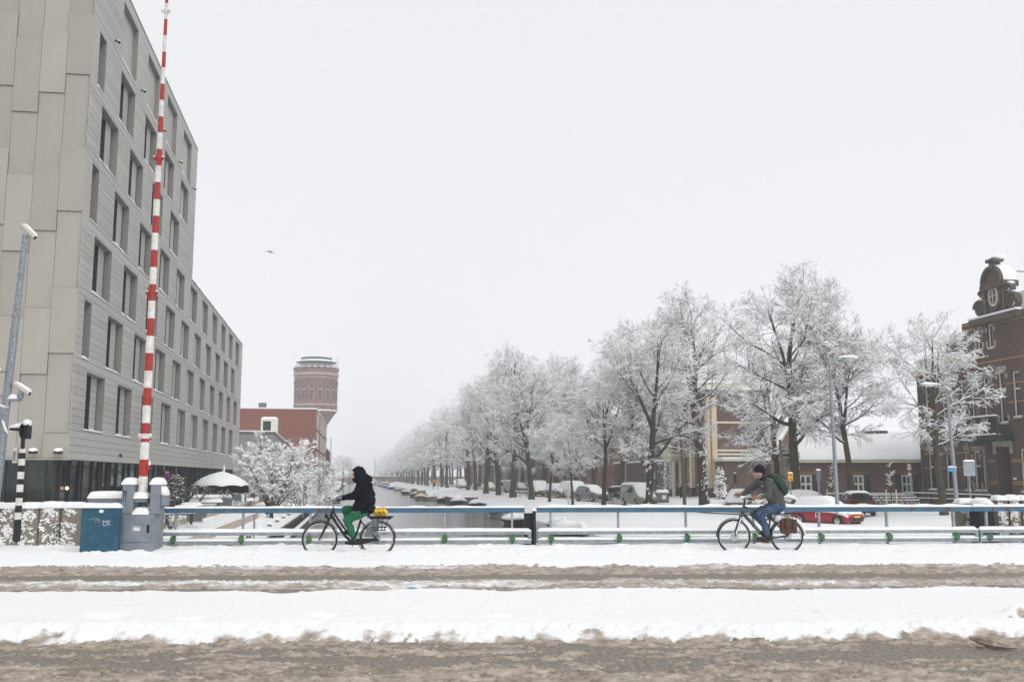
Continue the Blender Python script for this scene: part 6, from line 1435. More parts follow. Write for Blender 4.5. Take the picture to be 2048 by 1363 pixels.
# ================================================================ boats
mat('hull_dark', (.02, .024, .026), .5, .3, 3); mat('hull_tan', (.30, .21, .13), .5, .2, 2); mat('hull_cream', (.48, .45, .37), .5, .15, 2); mat('hull_white', (.6, .6, .57), .5, .1, 2); mat('hull_blue', (.03, .07, .13), .5, .2, 2)
def boat(px, yb, L, m, kind, label, v=None, Y=None):
    if Y is None: p = gz(px, yb, WATER)
    else: p = Vector(((px-1024)/F*Y*.989, Y, WATER))
    p.z = WATER; t = T('moored_boat', label, 'boat', p, AWY+PI+random.uniform(-.06, .06), 'boats moored along the right bank')
    w = L*.17; h = .40+.025*L; rings = []
    sts = [(0, .78, .9), (.15, .92, .88), (.4, 1, .86), (.65, .92, .9), (.85, .55, 1.0), (.96, .2, 1.1), (1, .03, 1.15)]
    for s, k, hh in sts: x = L*s-L/2; rings.append([(x, 0, -.35), (x, -w*k*.65, -.28), (x, -w*k, hh*h), (x, -w*k*.9, hh*h), (x, 0, hh*h-.12), (x, w*k*.9, hh*h), (x, w*k, hh*h), (x, w*k*.65, -.28)])
    MB().loft(rings).build('hull', m, t, smooth=False)
    MB().tube([(L*s-L/2, -w*k*1.02, hh*h-.05) for s, k, hh in sts]+[(L*s-L/2, w*k*1.02, hh*h-.05) for s, k, hh in sts[::-1]], .05, 5).build('rubbing_strake', 'dark_timber', t)
    sn = []
    for s, k, hh in sts[:-1]:
        x = L*s-L/2; pk = {'tent': .75*math.sin(PI*min(1, s+.12)), 'flat': .25, 'cabin': .2, 'open': .12}[kind]; zz_ = hh*h
        r1 = vn(np.array(s*5.), np.array(px*.1), 2)*.12
        sn.append([(x, -w*k*1.03, zz_-.02), (x, -w*k*1.0, zz_+.10), (x, -w*k*.45, zz_+.16+pk*.55+r1), (x, 0, zz_+.18+pk+r1), (x, w*k*.45, zz_+.16+pk*.55+r1), (x, w*k*1.0, zz_+.10), (x, w*k*1.03, zz_-.02)])
    sn.append([(L*.49, y_*.1, sts[-1][2]*h+z_) for y_, z_ in ((-1, 0), (-1, .08), (-.5, .1), (0, .12), (.5, .1), (1, .08), (1, 0))])
    MB().loft(sn).build('snow_cover', 'snow', t, smooth=True)
    if kind == 'cabin':
        c_ = MB().loft([[(L*a, -w*.7*s, z), (L*b, -w*.7*s, z), (L*b, w*.7*s, z), (L*a, w*.7*s, z)] for z, s, a, b in ((h-.1, 1, -.32, .16), (h+.95, .92, -.30, .08))]).build('cabin', m, t)
        mb = MB()
        for s in (-1, 1): mb.box(-L*.27, L*.04, min(s*w*.7, s*w*.72), max(s*w*.7, s*w*.72), h+.4, h+.75)
        mb.build('cabin_window', 'glass', c_); snowcap(-L*.31, L*.09, -w*.66, w*.66, h+.95, .25, c_, step=.25, rnd=.3)
    if kind == 'tent': MB().tube([(L*.47, 0, h*1.1), (L*.47, 0, h*1.1+.5)], .03, 5).build('bow_post', 'dark_timber', t)
    return t
boat(1036, 1051, 6.5, 'hull_dark', 'open', 'black open boat with pale strakes moored just behind the lock post')
boat(1120, 1062, 4.4, 'hull_white', 'flat', 'small white dinghy full of snow right of the lock post')
boat(1145, 1073, 6.0, 'hull_dark', 'flat', 'dark low boat under the first right railing bay')
boat(1000, 1034, 6.0, 'hull_cream', 'flat', 'cream hulled boat hidden behind the blue rail left of the lock post')
boat(956, 1014, 6.0, 'hull_dark', 'flat', 'flat dark boat with a snow sheet lying in front of the bank trees')
boat(918, 1008.5, 6.4, 'hull_dark', 'tent', 'dark boat with a peaked snow covered tarpaulin, largest on the right bank')
boat(884, 1003.5, 5.0, 'hull_dark', 'tent', 'small dark boat under pointed snow left of the peaked tarpaulin boat')
boat(864, 1000, 5.6, 'hull_cream', 'tent', 'cream hulled boat under a snowy cover')
boat(842, 998.5, 6.6, 'hull_tan', 'cabin', 'tan hulled boat with small snowy cabin facing the bridge')
boat(830, 992.5, 6.0, 'hull_blue', 'cabin', 'dark blue boat moored behind the tan one')
boat(812, 988, 7.0, 'hull_dark', 'flat', 'dark boat heaped with snow beside hanging branches')
boat(796, 981.5, 7.0, 'hull_cream', 'flat', 'pale boat with snow deck further along the right bank')
boat(784, 977.5, 8.0, 'hull_dark', 'tent', 'dark rounded hull lying out from the far right bank')
boat(772, 974.5, 8.0, 'hull_blue', 'cabin', 'dark cabin boat beyond the rounded hull')
for i, (px, Y) in enumerate(((763, 385), (757.5, 420), (753, 455), (748, 490))): boat(px, 0, 8, ('hull_dark', 'hull_white')[i % 2], ('cabin', 'flat')[i % 2], 'far snowy boat, %s before the distant bridge' % ('fourth', 'third', 'second', 'last')[i], Y=Y)
b_ = boat(669, 0, 6, 'hull_blue', 'tent', 'dark blue boat under pointed snow moored on the left bank', Y=150); b_['group'] = 'boats on the left bank'
# brick landing stage between boats
p = uv(140, 15.4, 0); t = T('landing_stage', 'low concrete landing stage with snow between the moored boats', 'landing stage', (p.x, p.y, -2.6), AL)
MB().box(-2.4, 1.5, 0, 16, 0, 1.3).build('quay_block', 'dark_stone', t); snowcap(-2.4, 1.5, 0, 16, 1.3, .25, t, step=.4, rnd=.2)
# far bridge
p = uv(520, -12, 0); t = T('distant_bridge', 'low brick bridge closing the canal in the distance', 'bridge', (p.x, p.y, -2.3), AL)
MB().box(0, 11, 0, 5, 0, 3.9).box(22, 70, 0, 5, 0, 3.9).box(11, 22, 0, 5, 2.6, 3.9).build('wall', 'brick_brown', t); MB().box(-.2, 70.2, -.2, 5.2, 3.9, 4.4).build('snow_cap', 'snow', t)
MB().ball((3.5, -.4, 3.0), .2).ball((3.5, -.4, 2.3), .2).build('signal_light', 'red_lamp', t); MB().box(27, 28.5, -.3, -.05, .6, 2).build('marker_board', 'yellow_plate', t)
Y = 400; X = (749-1024)/F*Y*.989; o = MB().tube([(0, 0, 0), (0, 0, 10.5)], [.18, .1], 8).build('mast_pole', 'concrete', None, loc=(X, Y, -1.5)); tag(o, 'tall pale mast standing near the distant bridge', 'mast')
# ================================================================ lamps, poles, signs
def lamp(px, Y, zt, arm, label, z0=-.9, dx=0):
    X = (px-1024)/F*Y*.989; t = T('street_lamp', label, 'street lamp', (X, Y, z0), 0, 'tall curved street lamps'); H = zt-z0; s = 1 if arm > 0 else -1
    MB().tube([(0, 0, 0), (dx*.5, 0, H*.5), (dx, 0, H-.75)], [.12, .10, .075], 10).build('mast', 'galv', t)
    pts = [(dx, 0, H-.75)]+[(dx+s*(.55-.55*math.cos(PI/2*k/6)), 0, H-.75+.62*math.sin(PI/2*k/6)) for k in range(1, 7)]+[(dx+arm*.8, 0, H-.08)]
    MB().tube(pts, .055, 8).build('arm', 'galv', t)
    hd = MB().loft([[(dx+arm*.75+s*x, .14*k*math.cos(a), H-.07+.07*k*math.sin(a)) for a in [2*PI*i/10 for i in range(10)]] for x, k in ((0, .4), (.1, .9), (.45, 1.1), (.68, .6))]).build('lantern', 'cctv_white', t, smooth=True)
    MB().loft([[(dx+arm*.4+s*x, .13*k*math.cos(a), H-.02+.13*k*math.sin(a)) for a in [PI*i/8 for i in range(9)]] for x, k in ((0, .4), (.2, .7), (.5, 1.1), (.9, 1.2), (1.15, .4))]).build('snow_cap', 'snow', t, smooth=True)
    return t
lamp(1674, 56, at(1666, 714, 56).z, 1.2, 'tall curved grey street lamp arching right in front of the low roof', -1.1, -.12)
lm = lamp(1913, 57, at(1905, 768, 57).z, -.95, 'curved street lamp arching left before the gabled building', -.75, -.2)
q = MB().box(-.42, .05, -.08, -.05, 2.62, 2.86).build('street_name_sign', 'litter_blue', lm); snowcap(-.42, .05, -.1, -.03, 2.86, .08, q, step=.1)
def pole(px, Y, h, r, m, label, z0=None, lean=0):
    X = (px-1024)/F*Y*.989; z = ground_z(X, Y)-.1 if z0 is None else z0
    o = MB().tube([(0, 0, 0), (lean, 0, h)], [r, r*.75], 8).build('pole', m, None, loc=(X, Y, z)); return tag(o, label, 'pole')
pole(1369, 86, 7.2, .16, 'old_wood', 'weathered grey green pole left of the forked mossy tree', lean=-.25); pole(1572, 68, 5.2, .12, 'old_wood', 'weathered pole just left of the thick tree trunk', lean=-.3)
pole(1137, 98, 2.0, .11, 'white_paint', 'short pale post on the bank beside the leaning young tree')
pole(1250.5, 120, 3.9, .06, 'galv', 'thin grey lamp standard before the dark red brick base'); pole(1307, 100, 5.2, .09, 'galv', 'grey mast holding the blue parking sign', lean=-.3)
for px, Y, h, lb in ((1252, 120, 4.4, 'disc shaped lantern with snow above the parked van'), (1321, 118, 4.0, 'disc shaped lantern with snow near the villa corner')):
    X = (px-1024)/F*Y*.989; t = T('disc_lantern', lb, 'street lamp', (X, Y, -1), 0, 'disc lanterns on thin posts')
    MB().tube([(0, 0, 0), (0, 0, h)], .06, 8).build('post', 'galv', t); MB().lathe([(.08, h-.3), (.35, h), (.35, h+.06), (.05, h+.1)], 16).build('lantern', 'galv', t); MB().lathe([(.36, h+.061), (.34, h+.16), (.1, h+.24)], 16).build('snow_cap', 'snow', t, smooth=True)
def sign(px, py0, py1, pxw, Y, m, label, post=True, txt=None, tm='white_paint', cat='sign', ts=.3, z0=None, rnd=False, pm='galv'):
    X = (px-1024)/F*Y*.989; zg = ground_z(X, Y)-.05 if z0 is None else z0; za, zb = at(px, py1, Y).z-zg, at(px, py0, Y).z-zg; w = pxw/2*Y/F
    t = T('street_sign', label, cat, (X, Y, zg))
    if post: MB().tube([(0, .04, 0), (0, .04, zb)], .035, 8).build('post', pm, t)
    if rnd:
        r = (zb-za)/2; mb = MB(); mb.M = Matrix.Translation((0, -.01, (za+zb)/2)) @ Matrix.Rotation(PI/2, 4, 'X'); mb.lathe([(r, -.01), (r, .01)], 24); pl = mb.build('rim_plate', 'red_paint', t)
        mb = MB(); mb.M = Matrix.Translation((0, -.025, (za+zb)/2)) @ Matrix.Rotation(PI/2, 4, 'X'); mb.lathe([(r*.76, -.004), (r*.76, .004)], 24); mb.build('face_plate', m, t)
    else: pl = MB().box(-w, w, -.02, .005, za, zb).build('plate', m, t)
    if txt: o = O('lettering', text_mesh(txt, ts), tm, t, loc=(0, -.036, (za+zb)/2-(0 if not rnd else .0))); o.rotation_euler = (PI/2, 0, 0)
    snowcap(-w*.9, w*.9, -.06, .05, zb, .09, t, step=.06, rnd=.05); return t
sign(1307, 946, 956.5, 7, 99.6, 'cctv_white', 'square parking sign with a blue letter field on a grey mast', False, 'P', 'litter_blue', ts=.5)
sign(1300, 941, 949, 4, 104, 'litter_blue', 'small round topped blue sign left of the parking sign')
sign(1325, 944, 947, 7, 112, 'litter_blue', 'small blue street name plate near the villa corner')
y_ = sign(1582, 946, 961, 10, 62, 'yellow_plate', 'yellow diversion sign with black chevron and number beside the tree trunk', True, '418', 'black_steel', ts=.15)
for c_ in y_.children:
    if c_.name.startswith('lettering'): c_.location.z -= .12
w_ = .13; zc_ = at(1582, 950, 62).z-y_.location.z
MB().prism([(-w_, zc_-.06), (0, zc_+.06), (w_, zc_-.06), (w_, zc_-.01), (0, zc_+.11), (-w_, zc_-.01)], -.028, -.022).build('chevron', 'black_steel', y_)
sign(1638, 940, 962, 9, 58, 'zinc', 'grey back of a tall bus stop sign on a post before the low building')
s_ = sign(1820.5, 930, 941, 6.5, 70, 'white_paint', 'round red rimmed speed sign with a second one under it', True, '5', 'black_steel', ts=.24, rnd=True)
mb = MB(); z_ = at(1820, 948, 70).z-s_.location.z; mb.M = Matrix.Translation((0, -.01, z_)) @ Matrix.Rotation(PI/2, 4, 'X'); mb.lathe([(.17, -.01), (.17, .01)], 20); mb.build('lower_rim', 'red_paint', s_)
mb = MB(); mb.M = Matrix.Translation((0, -.025, z_)) @ Matrix.Rotation(PI/2, 4, 'X'); mb.lathe([(.13, -.004), (.13, .004)], 20); mb.build('lower_face', 'white_paint', s_)
sign(1941, 922, 951, 23, 52, 'grey_steel', 'back of a large grey traffic sign on a post near the right edge', z0=-.6)
sign(1471, 946, 966, 6, 84, 'dark_green', 'dark information sign on a post before the villa bay')
X = (1324-1024)/F*101*.989; t = T('waste_container', 'dark grey container with snow and a notice beside the parked van', 'container', (X, 101, -1.0), .1)
MB().box(-.6, .6, -.4, .4, 0, 1.0).build('body', 'zinc', t, bevel=.05); snowcap(-.6, .6, -.4, .4, 1.0, .3, t, step=.12, rnd=.2); MB().box(-.1, .3, -.41, -.402, .35, .75).build('notice', 'white_paint', t)
X = (1049-1024)/F*125*.989; t = T('bike_stand', 'low tubular bicycle stand with snow on the bank near the white van', 'bike stand', (X, 125, -1.0), AL)
for i in range(4): MB().tube([(-1.2+.8*i, 0, 0), (-1.2+.8*i, 0, .75), (-.6+.8*i, 0, .75), (-.6+.8*i, 0, 0)], .035, 5).build('hoop', 'zinc', t)
snowcap(-1.2, 1.8, -.04, .04, .78, .08, t, step=.2)
X = (871-1024)/F*205*.989; t = T('site_container', 'small orange yellow site board among the trees', 'sign', (X, 205, -1.1)); MB().box(-.6, .6, 0, .2, 1.5, 2.1).build('board', 'yellow_plate', t)
for s in (-.5, .5): MB().box(s-.05, s+.05, .02, .12, 0, 1.5).build('leg', 'zinc', t)
# young tree with stakes among the parked bikes, small saplings
for px, Y, lb in ((1782, 66, 'thin snowy sapling between two wooden stakes by the parked bicycles'), (1664, 67, 'thin snowy sapling behind the tall curved lamp')):
    X = (px-1024)/F*Y*.989; t = T('sapling', lb, 'sapling', (X, Y, -.75)); zt = at(px, 925, Y).z+.75; mb = MB(); ms_ = MB(); r_ = random.Random(px); mb.tube([(0, 0, 0), (0, 0, zt)], [.03, .01], 5)
    for k in range(26):
        z = zt*r_.uniform(.5, .98); a = r_.uniform(0, 6.28); l = .35*r_.uniform(.5, 1); e_ = (l*math.cos(a), l*math.sin(a), z+l*.5); mb.tube([(0, 0, z), e_], [.01, .004], 3); ms_.tube([(0, 0, z+.02), (e_[0], e_[1], e_[2]+.02)], [.025, .015], 4)
    mb.build('trunk', 'twig', t); ms_.build('snow_cover', 'snow_fine', t)
    for s in (-.33, .33): MB().tube([(s, 0, 0), (s, 0, 1.5)], .05, 6).build('stake', 'cream', t)
# bird
p = at(541, 504, 70)
t = T('gull', 'gull gliding in the sky left of the water tower', 'bird', p, .2)
s = 70/F*22/2
MB().loft([[(x*s, .10*k*math.cos(a), .02+.09*k*math.sin(a)) for a in [2*PI*i/8 for i in range(8)]] for x, k in ((-.30, .2), (-.1, 1), (.15, .9), (.35, .2))]).build('body', 'cctv_white', t, smooth=True)
for sg, pts in ((-1, [(0, .03), (-.4, .12), (-.7, .10), (-1.05, -.06)]), (1, [(0, .03), (.35, -.02), (.6, -.16), (.85, -.50)])):
    mb = MB(); mb.loft([[(x*s, -.14+.10*i, z*s+.02), (x*s, .10-.03*i, z*s), (x*s, .10-.03*i, z*s+.015), (x*s, -.14+.10*i, z*s+.035)] for i, (x, z) in enumerate(pts)]); mb.build('wing', 'zinc', t, smooth=True)
# ================================================================ people: smooth implicit surfaces
def smin(a, b, k):
    h = np.clip(.5+.5*(b-a)/k, 0, 1); return b*(1-h)+a*h-k*h*(1-h)
def cap(G, a, b, ra, rb, sy=1.0):
    X, Y, Z = G; a = np.array(a, float); b = np.array(b, float); d = b-a; L2 = (d*d).sum()+1e-9
    t = np.clip(((X-a[0])*d[0]+(Y-a[1])*d[1]+(Z-a[2])*d[2])/L2, 0, 1)
    return np.sqrt((X-a[0]-t*d[0])**2+((Y-a[1]-t*d[1])/sy)**2+(Z-a[2]-t*d[2])**2)-(ra+(rb-ra)*t)
def ell(G, c, r):
    X, Y, Z = G; k = np.sqrt(((X-c[0])/r[0])**2+((Y-c[1])/r[1])**2+((Z-c[2])/r[2])**2); return (k-1)*min(r)
def chain(G, pts, k=.03, sy=1.0):
    d = None
    for (a, ra), (b, rb) in zip(pts[:-1], pts[1:]):
        c = cap(G, a, b, ra, rb, sy); d = c if d is None else np.minimum(d, c)
    return d
def sdf_mesh(name, fn, lo, hi, h):
    ax = [np.arange(lo[i]-2*h, hi[i]+2.5*h, h) for i in range(3)]
    G = np.meshgrid(*ax, indexing='ij'); D = fn([g.astype(np.float32) for g in G]); n = D.shape; S = D < 0
    cs = np.zeros(tuple(k-1 for k in n)+(3,), np.float32); ct = np.zeros(tuple(k-1 for k in n), np.float32)
    def corner(o): return tuple(slice(o[i], n[i]-1+o[i]) for i in range(3))
    for axx in range(3):
        for b1 in (0, 1):
            for b2 in (0, 1):
                o = [0, 0, 0]; oth = [i for i in range(3) if i != axx]; o[oth[0]] = b1; o[oth[1]] = b2; o2 = list(o); o2[axx] = 1
                d0, d1 = D[corner(o)], D[corner(o2)]; x_ = (d0 < 0) != (d1 < 0)
                tt = np.where(x_, d0/(d0-d1+1e-12*(d0 == d1)), 0); ct += x_
                for i in range(3): cs[..., i] += np.where(x_, o[i] if i != axx else tt, 0)
    act = ct > 0; idx = -np.ones(act.shape, np.int64); idx[act] = np.arange(act.sum())
    ijk = np.argwhere(act); V = (ijk+cs[act]/ct[act][:, None])*h+np.array([a_[0] for a_ in ax])
    Fs = []
    for axx in range(3):
        o = [0, 0, 0]; o[axx] = 1; sl0 = [slice(0, k) for k in n]; sl1 = list(sl0); sl0[axx] = slice(0, n[axx]-1); sl1[axx] = slice(1, n[axx])
        ed = S[tuple(sl0)] != S[tuple(sl1)]; e = np.argwhere(ed); oth = [(axx+1) % 3, (axx+2) % 3]
        ok = (e[:, oth[0]] > 0) & (e[:, oth[1]] > 0) & (e[:, oth[0]] < n[oth[0]]-1) & (e[:, oth[1]] < n[oth[1]]-1); e = e[ok]
        def ci(da, db): q = e.copy(); q[:, oth[0]] += da; q[:, oth[1]] += db; return idx[q[:, 0], q[:, 1], q[:, 2]]
        q = np.stack([ci(-1, -1), ci(0, -1), ci(0, 0), ci(-1, 0)], -1); ins = S[e[:, 0], e[:, 1], e[:, 2]]
        Fs.append(np.where(ins[:, None], q, q[:, ::-1]))
    return np_mesh(name, V, np.concatenate(Fs), True)
def SD(name, m, parent, fn, lo, hi, h): return O(name, sdf_mesh(name, fn, lo, hi, h), m, parent)
mat('coat_black', (.006, .009, .015), .85, .35, 9, bump=.5, bscale=16, spec=.12); mat('green_trousers', (.01, .135, .06), .8, .22, 12, bump=.3, bscale=25)
mat('glove_grey', (.20, .205, .22), .9, .25, 40, bump=.4, bscale=60); mat('glove_tan', (.33, .19, .10), .8, .25, 20, bump=.4, bscale=50); mat('sweater', (.105, .105, .105), .95, .25, 30, bump=.7, bscale=70)
mat('jeans', (.055, .10, .165), .85, .35, 9, col2=(.03, .06, .11), bump=.3, bscale=30); mat('navy_knit', (.008, .011, .026), .95, .3, 40, bump=.6, bscale=80); mat('pack_green', (.022, .055, .035), .8, .3, 6, bump=.4, bscale=18)
mat('hair_brown', (.07, .035, .02), .8, .3, 20); mat('bag_yellow', (.80, .55, .02), .4, .15, 6, bump=.6, bscale=9); mat('bag_cream', (.75, .68, .42), .5, .1); mat('leather_brown', (.085, .036, .015), .6, .35, 10); mat('frame_black', (.013, .013, .015), .35, .2); mat('frame_grey', (.085, .092, .105), .35, .15, metal=.3)
mat('skirt_guard', (.16, .18, .20), .4, .2); mat('mint', (.35, .6, .45), .4, .1); mat('jacket_brown', (.055, .04, .032), .9, .3)
# ---------------------------------------------------------------- bicycles
def wheel(t, x, r, seed=0, rimm='chrome', tm='tyre', nsp=28, disc=False):
    w = O('wheel', MB().torus((0, 0, 0), r-.017, .019, 44, 8).mesh('wheel', True), tm, t, loc=(x, 0, r))
    MB().torus((0, 0, 0), r-.045, .013, 44, 6).build('rim', rimm, w, smooth=True)
    sp = MB()
    for i in range(nsp):
        a = 2*PI*i/nsp; b = a+(.5 if i % 4 < 2 else -.5); s = 1 if i % 2 else -1
        sp.tube([(.022*math.cos(b), s*.028, .022*math.sin(b)), ((r-.05)*math.cos(a), 0, (r-.05)*math.sin(a))], .0016, 3)
    sp.build('spokes', 'chrome', w, kind='stuff'); hb = MB(); hb.M = Matrix.Rotation(PI/2, 4, 'X'); hb.lathe([(.012, -.05), (.03, -.04), (.02, -.02), (.02, .02), (.03, .04), (.012, .05)], 12); hb.build('hub', 'chrome', w)
    if disc:
        mb = MB(); mb.M = Matrix.Translation((0, .04, 0)) @ Matrix.Rotation(PI/2, 4, 'X'); mb.lathe([(.05, 0), (.085, 0), (.085, .003), (.05, .003)], 24); mb.build('brake_disc', 'chrome', w)
    return w
def guard(t, x, r, a0, a1, m, name='mudguard', w=.026):
    mb = MB(); rings = []
    for i in range(25):
        a = R(a0+(a1-a0)*i/24); rings.append([(x+(r+e)*math.cos(a), y, r+(r+e)*math.sin(a)) for y, e in ((-w, .012), (-w*.6, .024), (w*.6, .024), (w, .012), (w*.6, .018), (-w*.6, .018))])
    return mb.loft(rings).build(name, m, t, smooth=True)
def hand(name, m, parent, c, s, bar, ang=0.0):
    """gloved hand closed round a bar along y; c: grip centre, s: side (+1 left)"""
    c = np.array(c, float); k_ = 1.22; X0 = lambda x, y, z: c+np.array([x, y*s, z])*k_
    def fn(G):
        d = smin(cap(G, X0(-.075, 0, .028), X0(-.005, 0, .032), .036, .036, 1.35), ell(G, X0(-.02, 0, .03), (.055, .051, .027)), .02)
        for i, (y, l) in enumerate(((.033, .95), (.011, 1.05), (-.011, 1.0), (-.032, .82))):
            f = chain(G, [(X0(.0, y, .034), .015), (X0(.032*l, y, .018), .0145), (X0(.034*l, y, -.012), .0132), (X0(.012*l, y, -.028), .0115)]); d = smin(d, f, .008)
        th = chain(G, [(X0(-.035, -.035, .02), .014), (X0(-.005, -.055, -.002), .0125), (X0(.02, -.050, -.016), .0105)]); return smin(d, th, .012)
    return SD(name, m, parent, fn, c-np.array([.15, .11, .08]), c+np.array([.09, .11, .1]), .0062)
# ---- woman's bicycle
p = at(696.5, 1113.5, 20.0)
bk = T('city_bicycle', 'black step through electric bicycle ridden by the hooded woman in green trousers', 'bicycle', (p.x, 20.0, p.z), PI+RA)
HR = (.305, .93); FH = (.565, .35); RH = (-.565, .35); BB = (-.105, .30)
wheel(bk, .565, .35, tm='rubber_brown'); wheel(bk, -.565, .35, tm='rubber_brown')
def V2(x, z, y=0): return (x, y, z)
fr = MB()
fr.tube([V2(.30, .945), V2(.372, .80)], .026, 10)
fr.tube([V2(.36, .83), V2(.22, .62), V2(.06, .40), V2(-.04, .315), V2(-.105, .30)], [.03, .028, .028, .027, .027], 10); fr.tube([V2(.325, .89), V2(.19, .70), V2(.06, .52), V2(-.02, .42), V2(-.15, .42)], [.02]*5, 8)
fr.tube([V2(-.105, .30), V2(-.235, .73)], .024, 10)
for s in (-1, 1): fr.tube([V2(-.105, .30, s*.04), V2(-.565, .35, s*.065)], .014, 6); fr.tube([V2(-.225, .70, s*.03), V2(-.565, .35, s*.065)], .012, 6)
fr.build('frame', 'frame_black', bk, smooth=True)
fk = MB()
for s in (-1, 1): fk.tube([V2(.39, .76, s*.05), V2(.44, .62, s*.055), V2(.52, .45, s*.055), V2(.565, .35, s*.055)], [.022, .024, .018, .014], 8)
fk.box(.355, .43, -.065, .065, .745, .785); fk.build('fork', 'frame_black', bk, smooth=True)
hbm = MB(); hbm.tube([V2(.30, .93), V2(.345, 1.05), V2(.38, 1.12)], .016, 8)
for s in (-1, 1): hbm.tube([V2(.38, 1.12), V2(.385, 1.135, s*.10), V2(.33, 1.14, s*.20), V2(.22, 1.125, s*.27), V2(.12, 1.12, s*.28)], .012, 8)
hb_ = hbm.build('handlebar', 'chrome', bk, smooth=True)
for s in (-1, 1): MB().tube([V2(.24, 1.128, s*.262), V2(.11, 1.12, s*.282)], .018, 8).build('grip', 'tyre', hb_); MB().tube([V2(.30, 1.125, s*.22), V2(.30, 1.08, s*.23), V2(.2, 1.08, s*.27)], .006, 5).build('brake_lever', 'chrome', hb_)
MB().box(.37, .42, -.04, .04, 1.14, 1.16).build('display', 'frame_black', hb_)
MB().tube([V2(.37, 1.1, .02), V2(.42, .98, .03), V2(.40, .8, .04)], .005, 5).build('cable', 'frame_black', bk)
l_ = MB().ball(V2(.45, .80), (.035, .03, .045), 10, 8).box(.44, .46, -.01, .01, .83, .87).build('headlight', 'frame_black', bk)
guard(bk, .565, .35, 30, 168, 'frame_black'); guard(bk, -.565, .35, -5, 178, 'frame_black')
sd_ = MB(); 
for s in (-1, 1): sd_.prism([(-.30, .40), (-.37, .60), (-.47, .70), (-.60, .73), (-.56, .45), (-.52, .38)], s*.055, s*.062)
sd_.build('skirt_guard', 'skirt_guard', bk)
sp_ = MB().tube([V2(-.23, .70), V2(-.262, .80)], .014, 8).build('seat_post', 'chrome', bk)
sa = MB().loft([[(x, y*w_, z+.0) for y, z in ((-1, zz_), (-.6, zz_+.035), (0, zz_+.045), (.6, zz_+.035), (1, zz_), (.5, zz_-.03), (-.5, zz_-.03))] for x, w_, zz_ in ((-.42, .06, .84), (-.38, .105, .835), (-.28, .08, .82), (-.17, .035, .82), (-.12, .02, .815))]).build('saddle', 'frame_black', bk, smooth=True)
rk = MB().box(-.86, -.36, -.07, .07, .765, .80)
for s in (-1, 1):
    for x in (-.45, -.56, -.67, -.78): rk.tube([V2(x, .77, s*.07), V2(x*.5-.30, .52, s*.085)], .006, 5)
    rk.tube([V2(-.42, .58, s*.085), V2(-.75, .58, s*.085)], .006, 5); rk.tube([V2(-.44, .52, s*.085), V2(-.74, .52, s*.085)], .006, 5)
rk.build('rack', 'frame_black', bk); MB().box(-.83, -.40, -.06, .06, .735, .7645).build('battery', 'frame_black', bk, bevel=.008)
MB().box(-.875, -.861, -.03, .03, .765, .80).build('tail_light', 'tail_red', bk)
MB().prism([(-.01, .30), (-.04, .355), (-.16, .365), (-.58, .375), (-.60, .325), (-.2, .24), (-.08, .235)], .045, .06).build('chain_case', 'frame_black', bk, bevel=.006)
MB().tube([V2(-.105, .30, .06), V2(-.075, .19, .085)], .011, 6).tube([V2(-.105, .30, -.06), V2(-.135, .41, -.085)], .011, 6).build('crank', 'chrome', bk)
for (x, z, s) in ((-.075, .19+.07, 1), (-.02, .43, -1)): MB().box(x-.05, x+.05, min(s*.09, s*.19), max(s*.09, s*.19), z-.012, z+.012).build('pedal', 'frame_black', bk)
MB().tube([V2(-.18, .3, .06), V2(-.32, .06, .12)], .009, 6).build('kickstand', 'frame_black', bk)
# ---- yellow shopping bag on the rack
bag = T('shopping_bag', 'crumpled yellow plastic shopping bag strapped on the rear rack', 'bag', (p.x, 20.0, p.z), PI+RA)
def fbag(G):
    X, Y, Z = G; d = smin(ell(G, (-.54, 0, .875), (.10, .10, .075)), ell(G, (-.66, 0, .87), (.10, .095, .07)), .04)
    return d+.012*np.sin(X*70+Y*30)*np.sin(Z*60+Y*45)+.008*np.sin(X*140-Z*90)
SD('bag_body', 'bag_yellow', bag, fbag, (-.8, -.14, .78), (-.4, .14, .98), .009)
MB().loft([[(-.68+.03*k*math.cos(a), .02*k*math.sin(a), z) for a in [2*PI*i/7 for i in range(7)]] for z, k in ((.93, 1.2), (.955, .6), (.975, 1.6), (.99, .7))]).build('knot', 'bag_cream', bag, smooth=True)
o = O('lettering', text_mesh('iREENS', .072), 'frame_black', bag, loc=(-.60, .112, .86)); o.rotation_euler = (PI/2, 0, PI)
MB().tube([(-.60, y, z) for y, z in ((-.11, .80), (-.10, .90), (0, .965), (.10, .90), (.11, .80))], .005, 5).build('strap', 'leather_brown', bag)
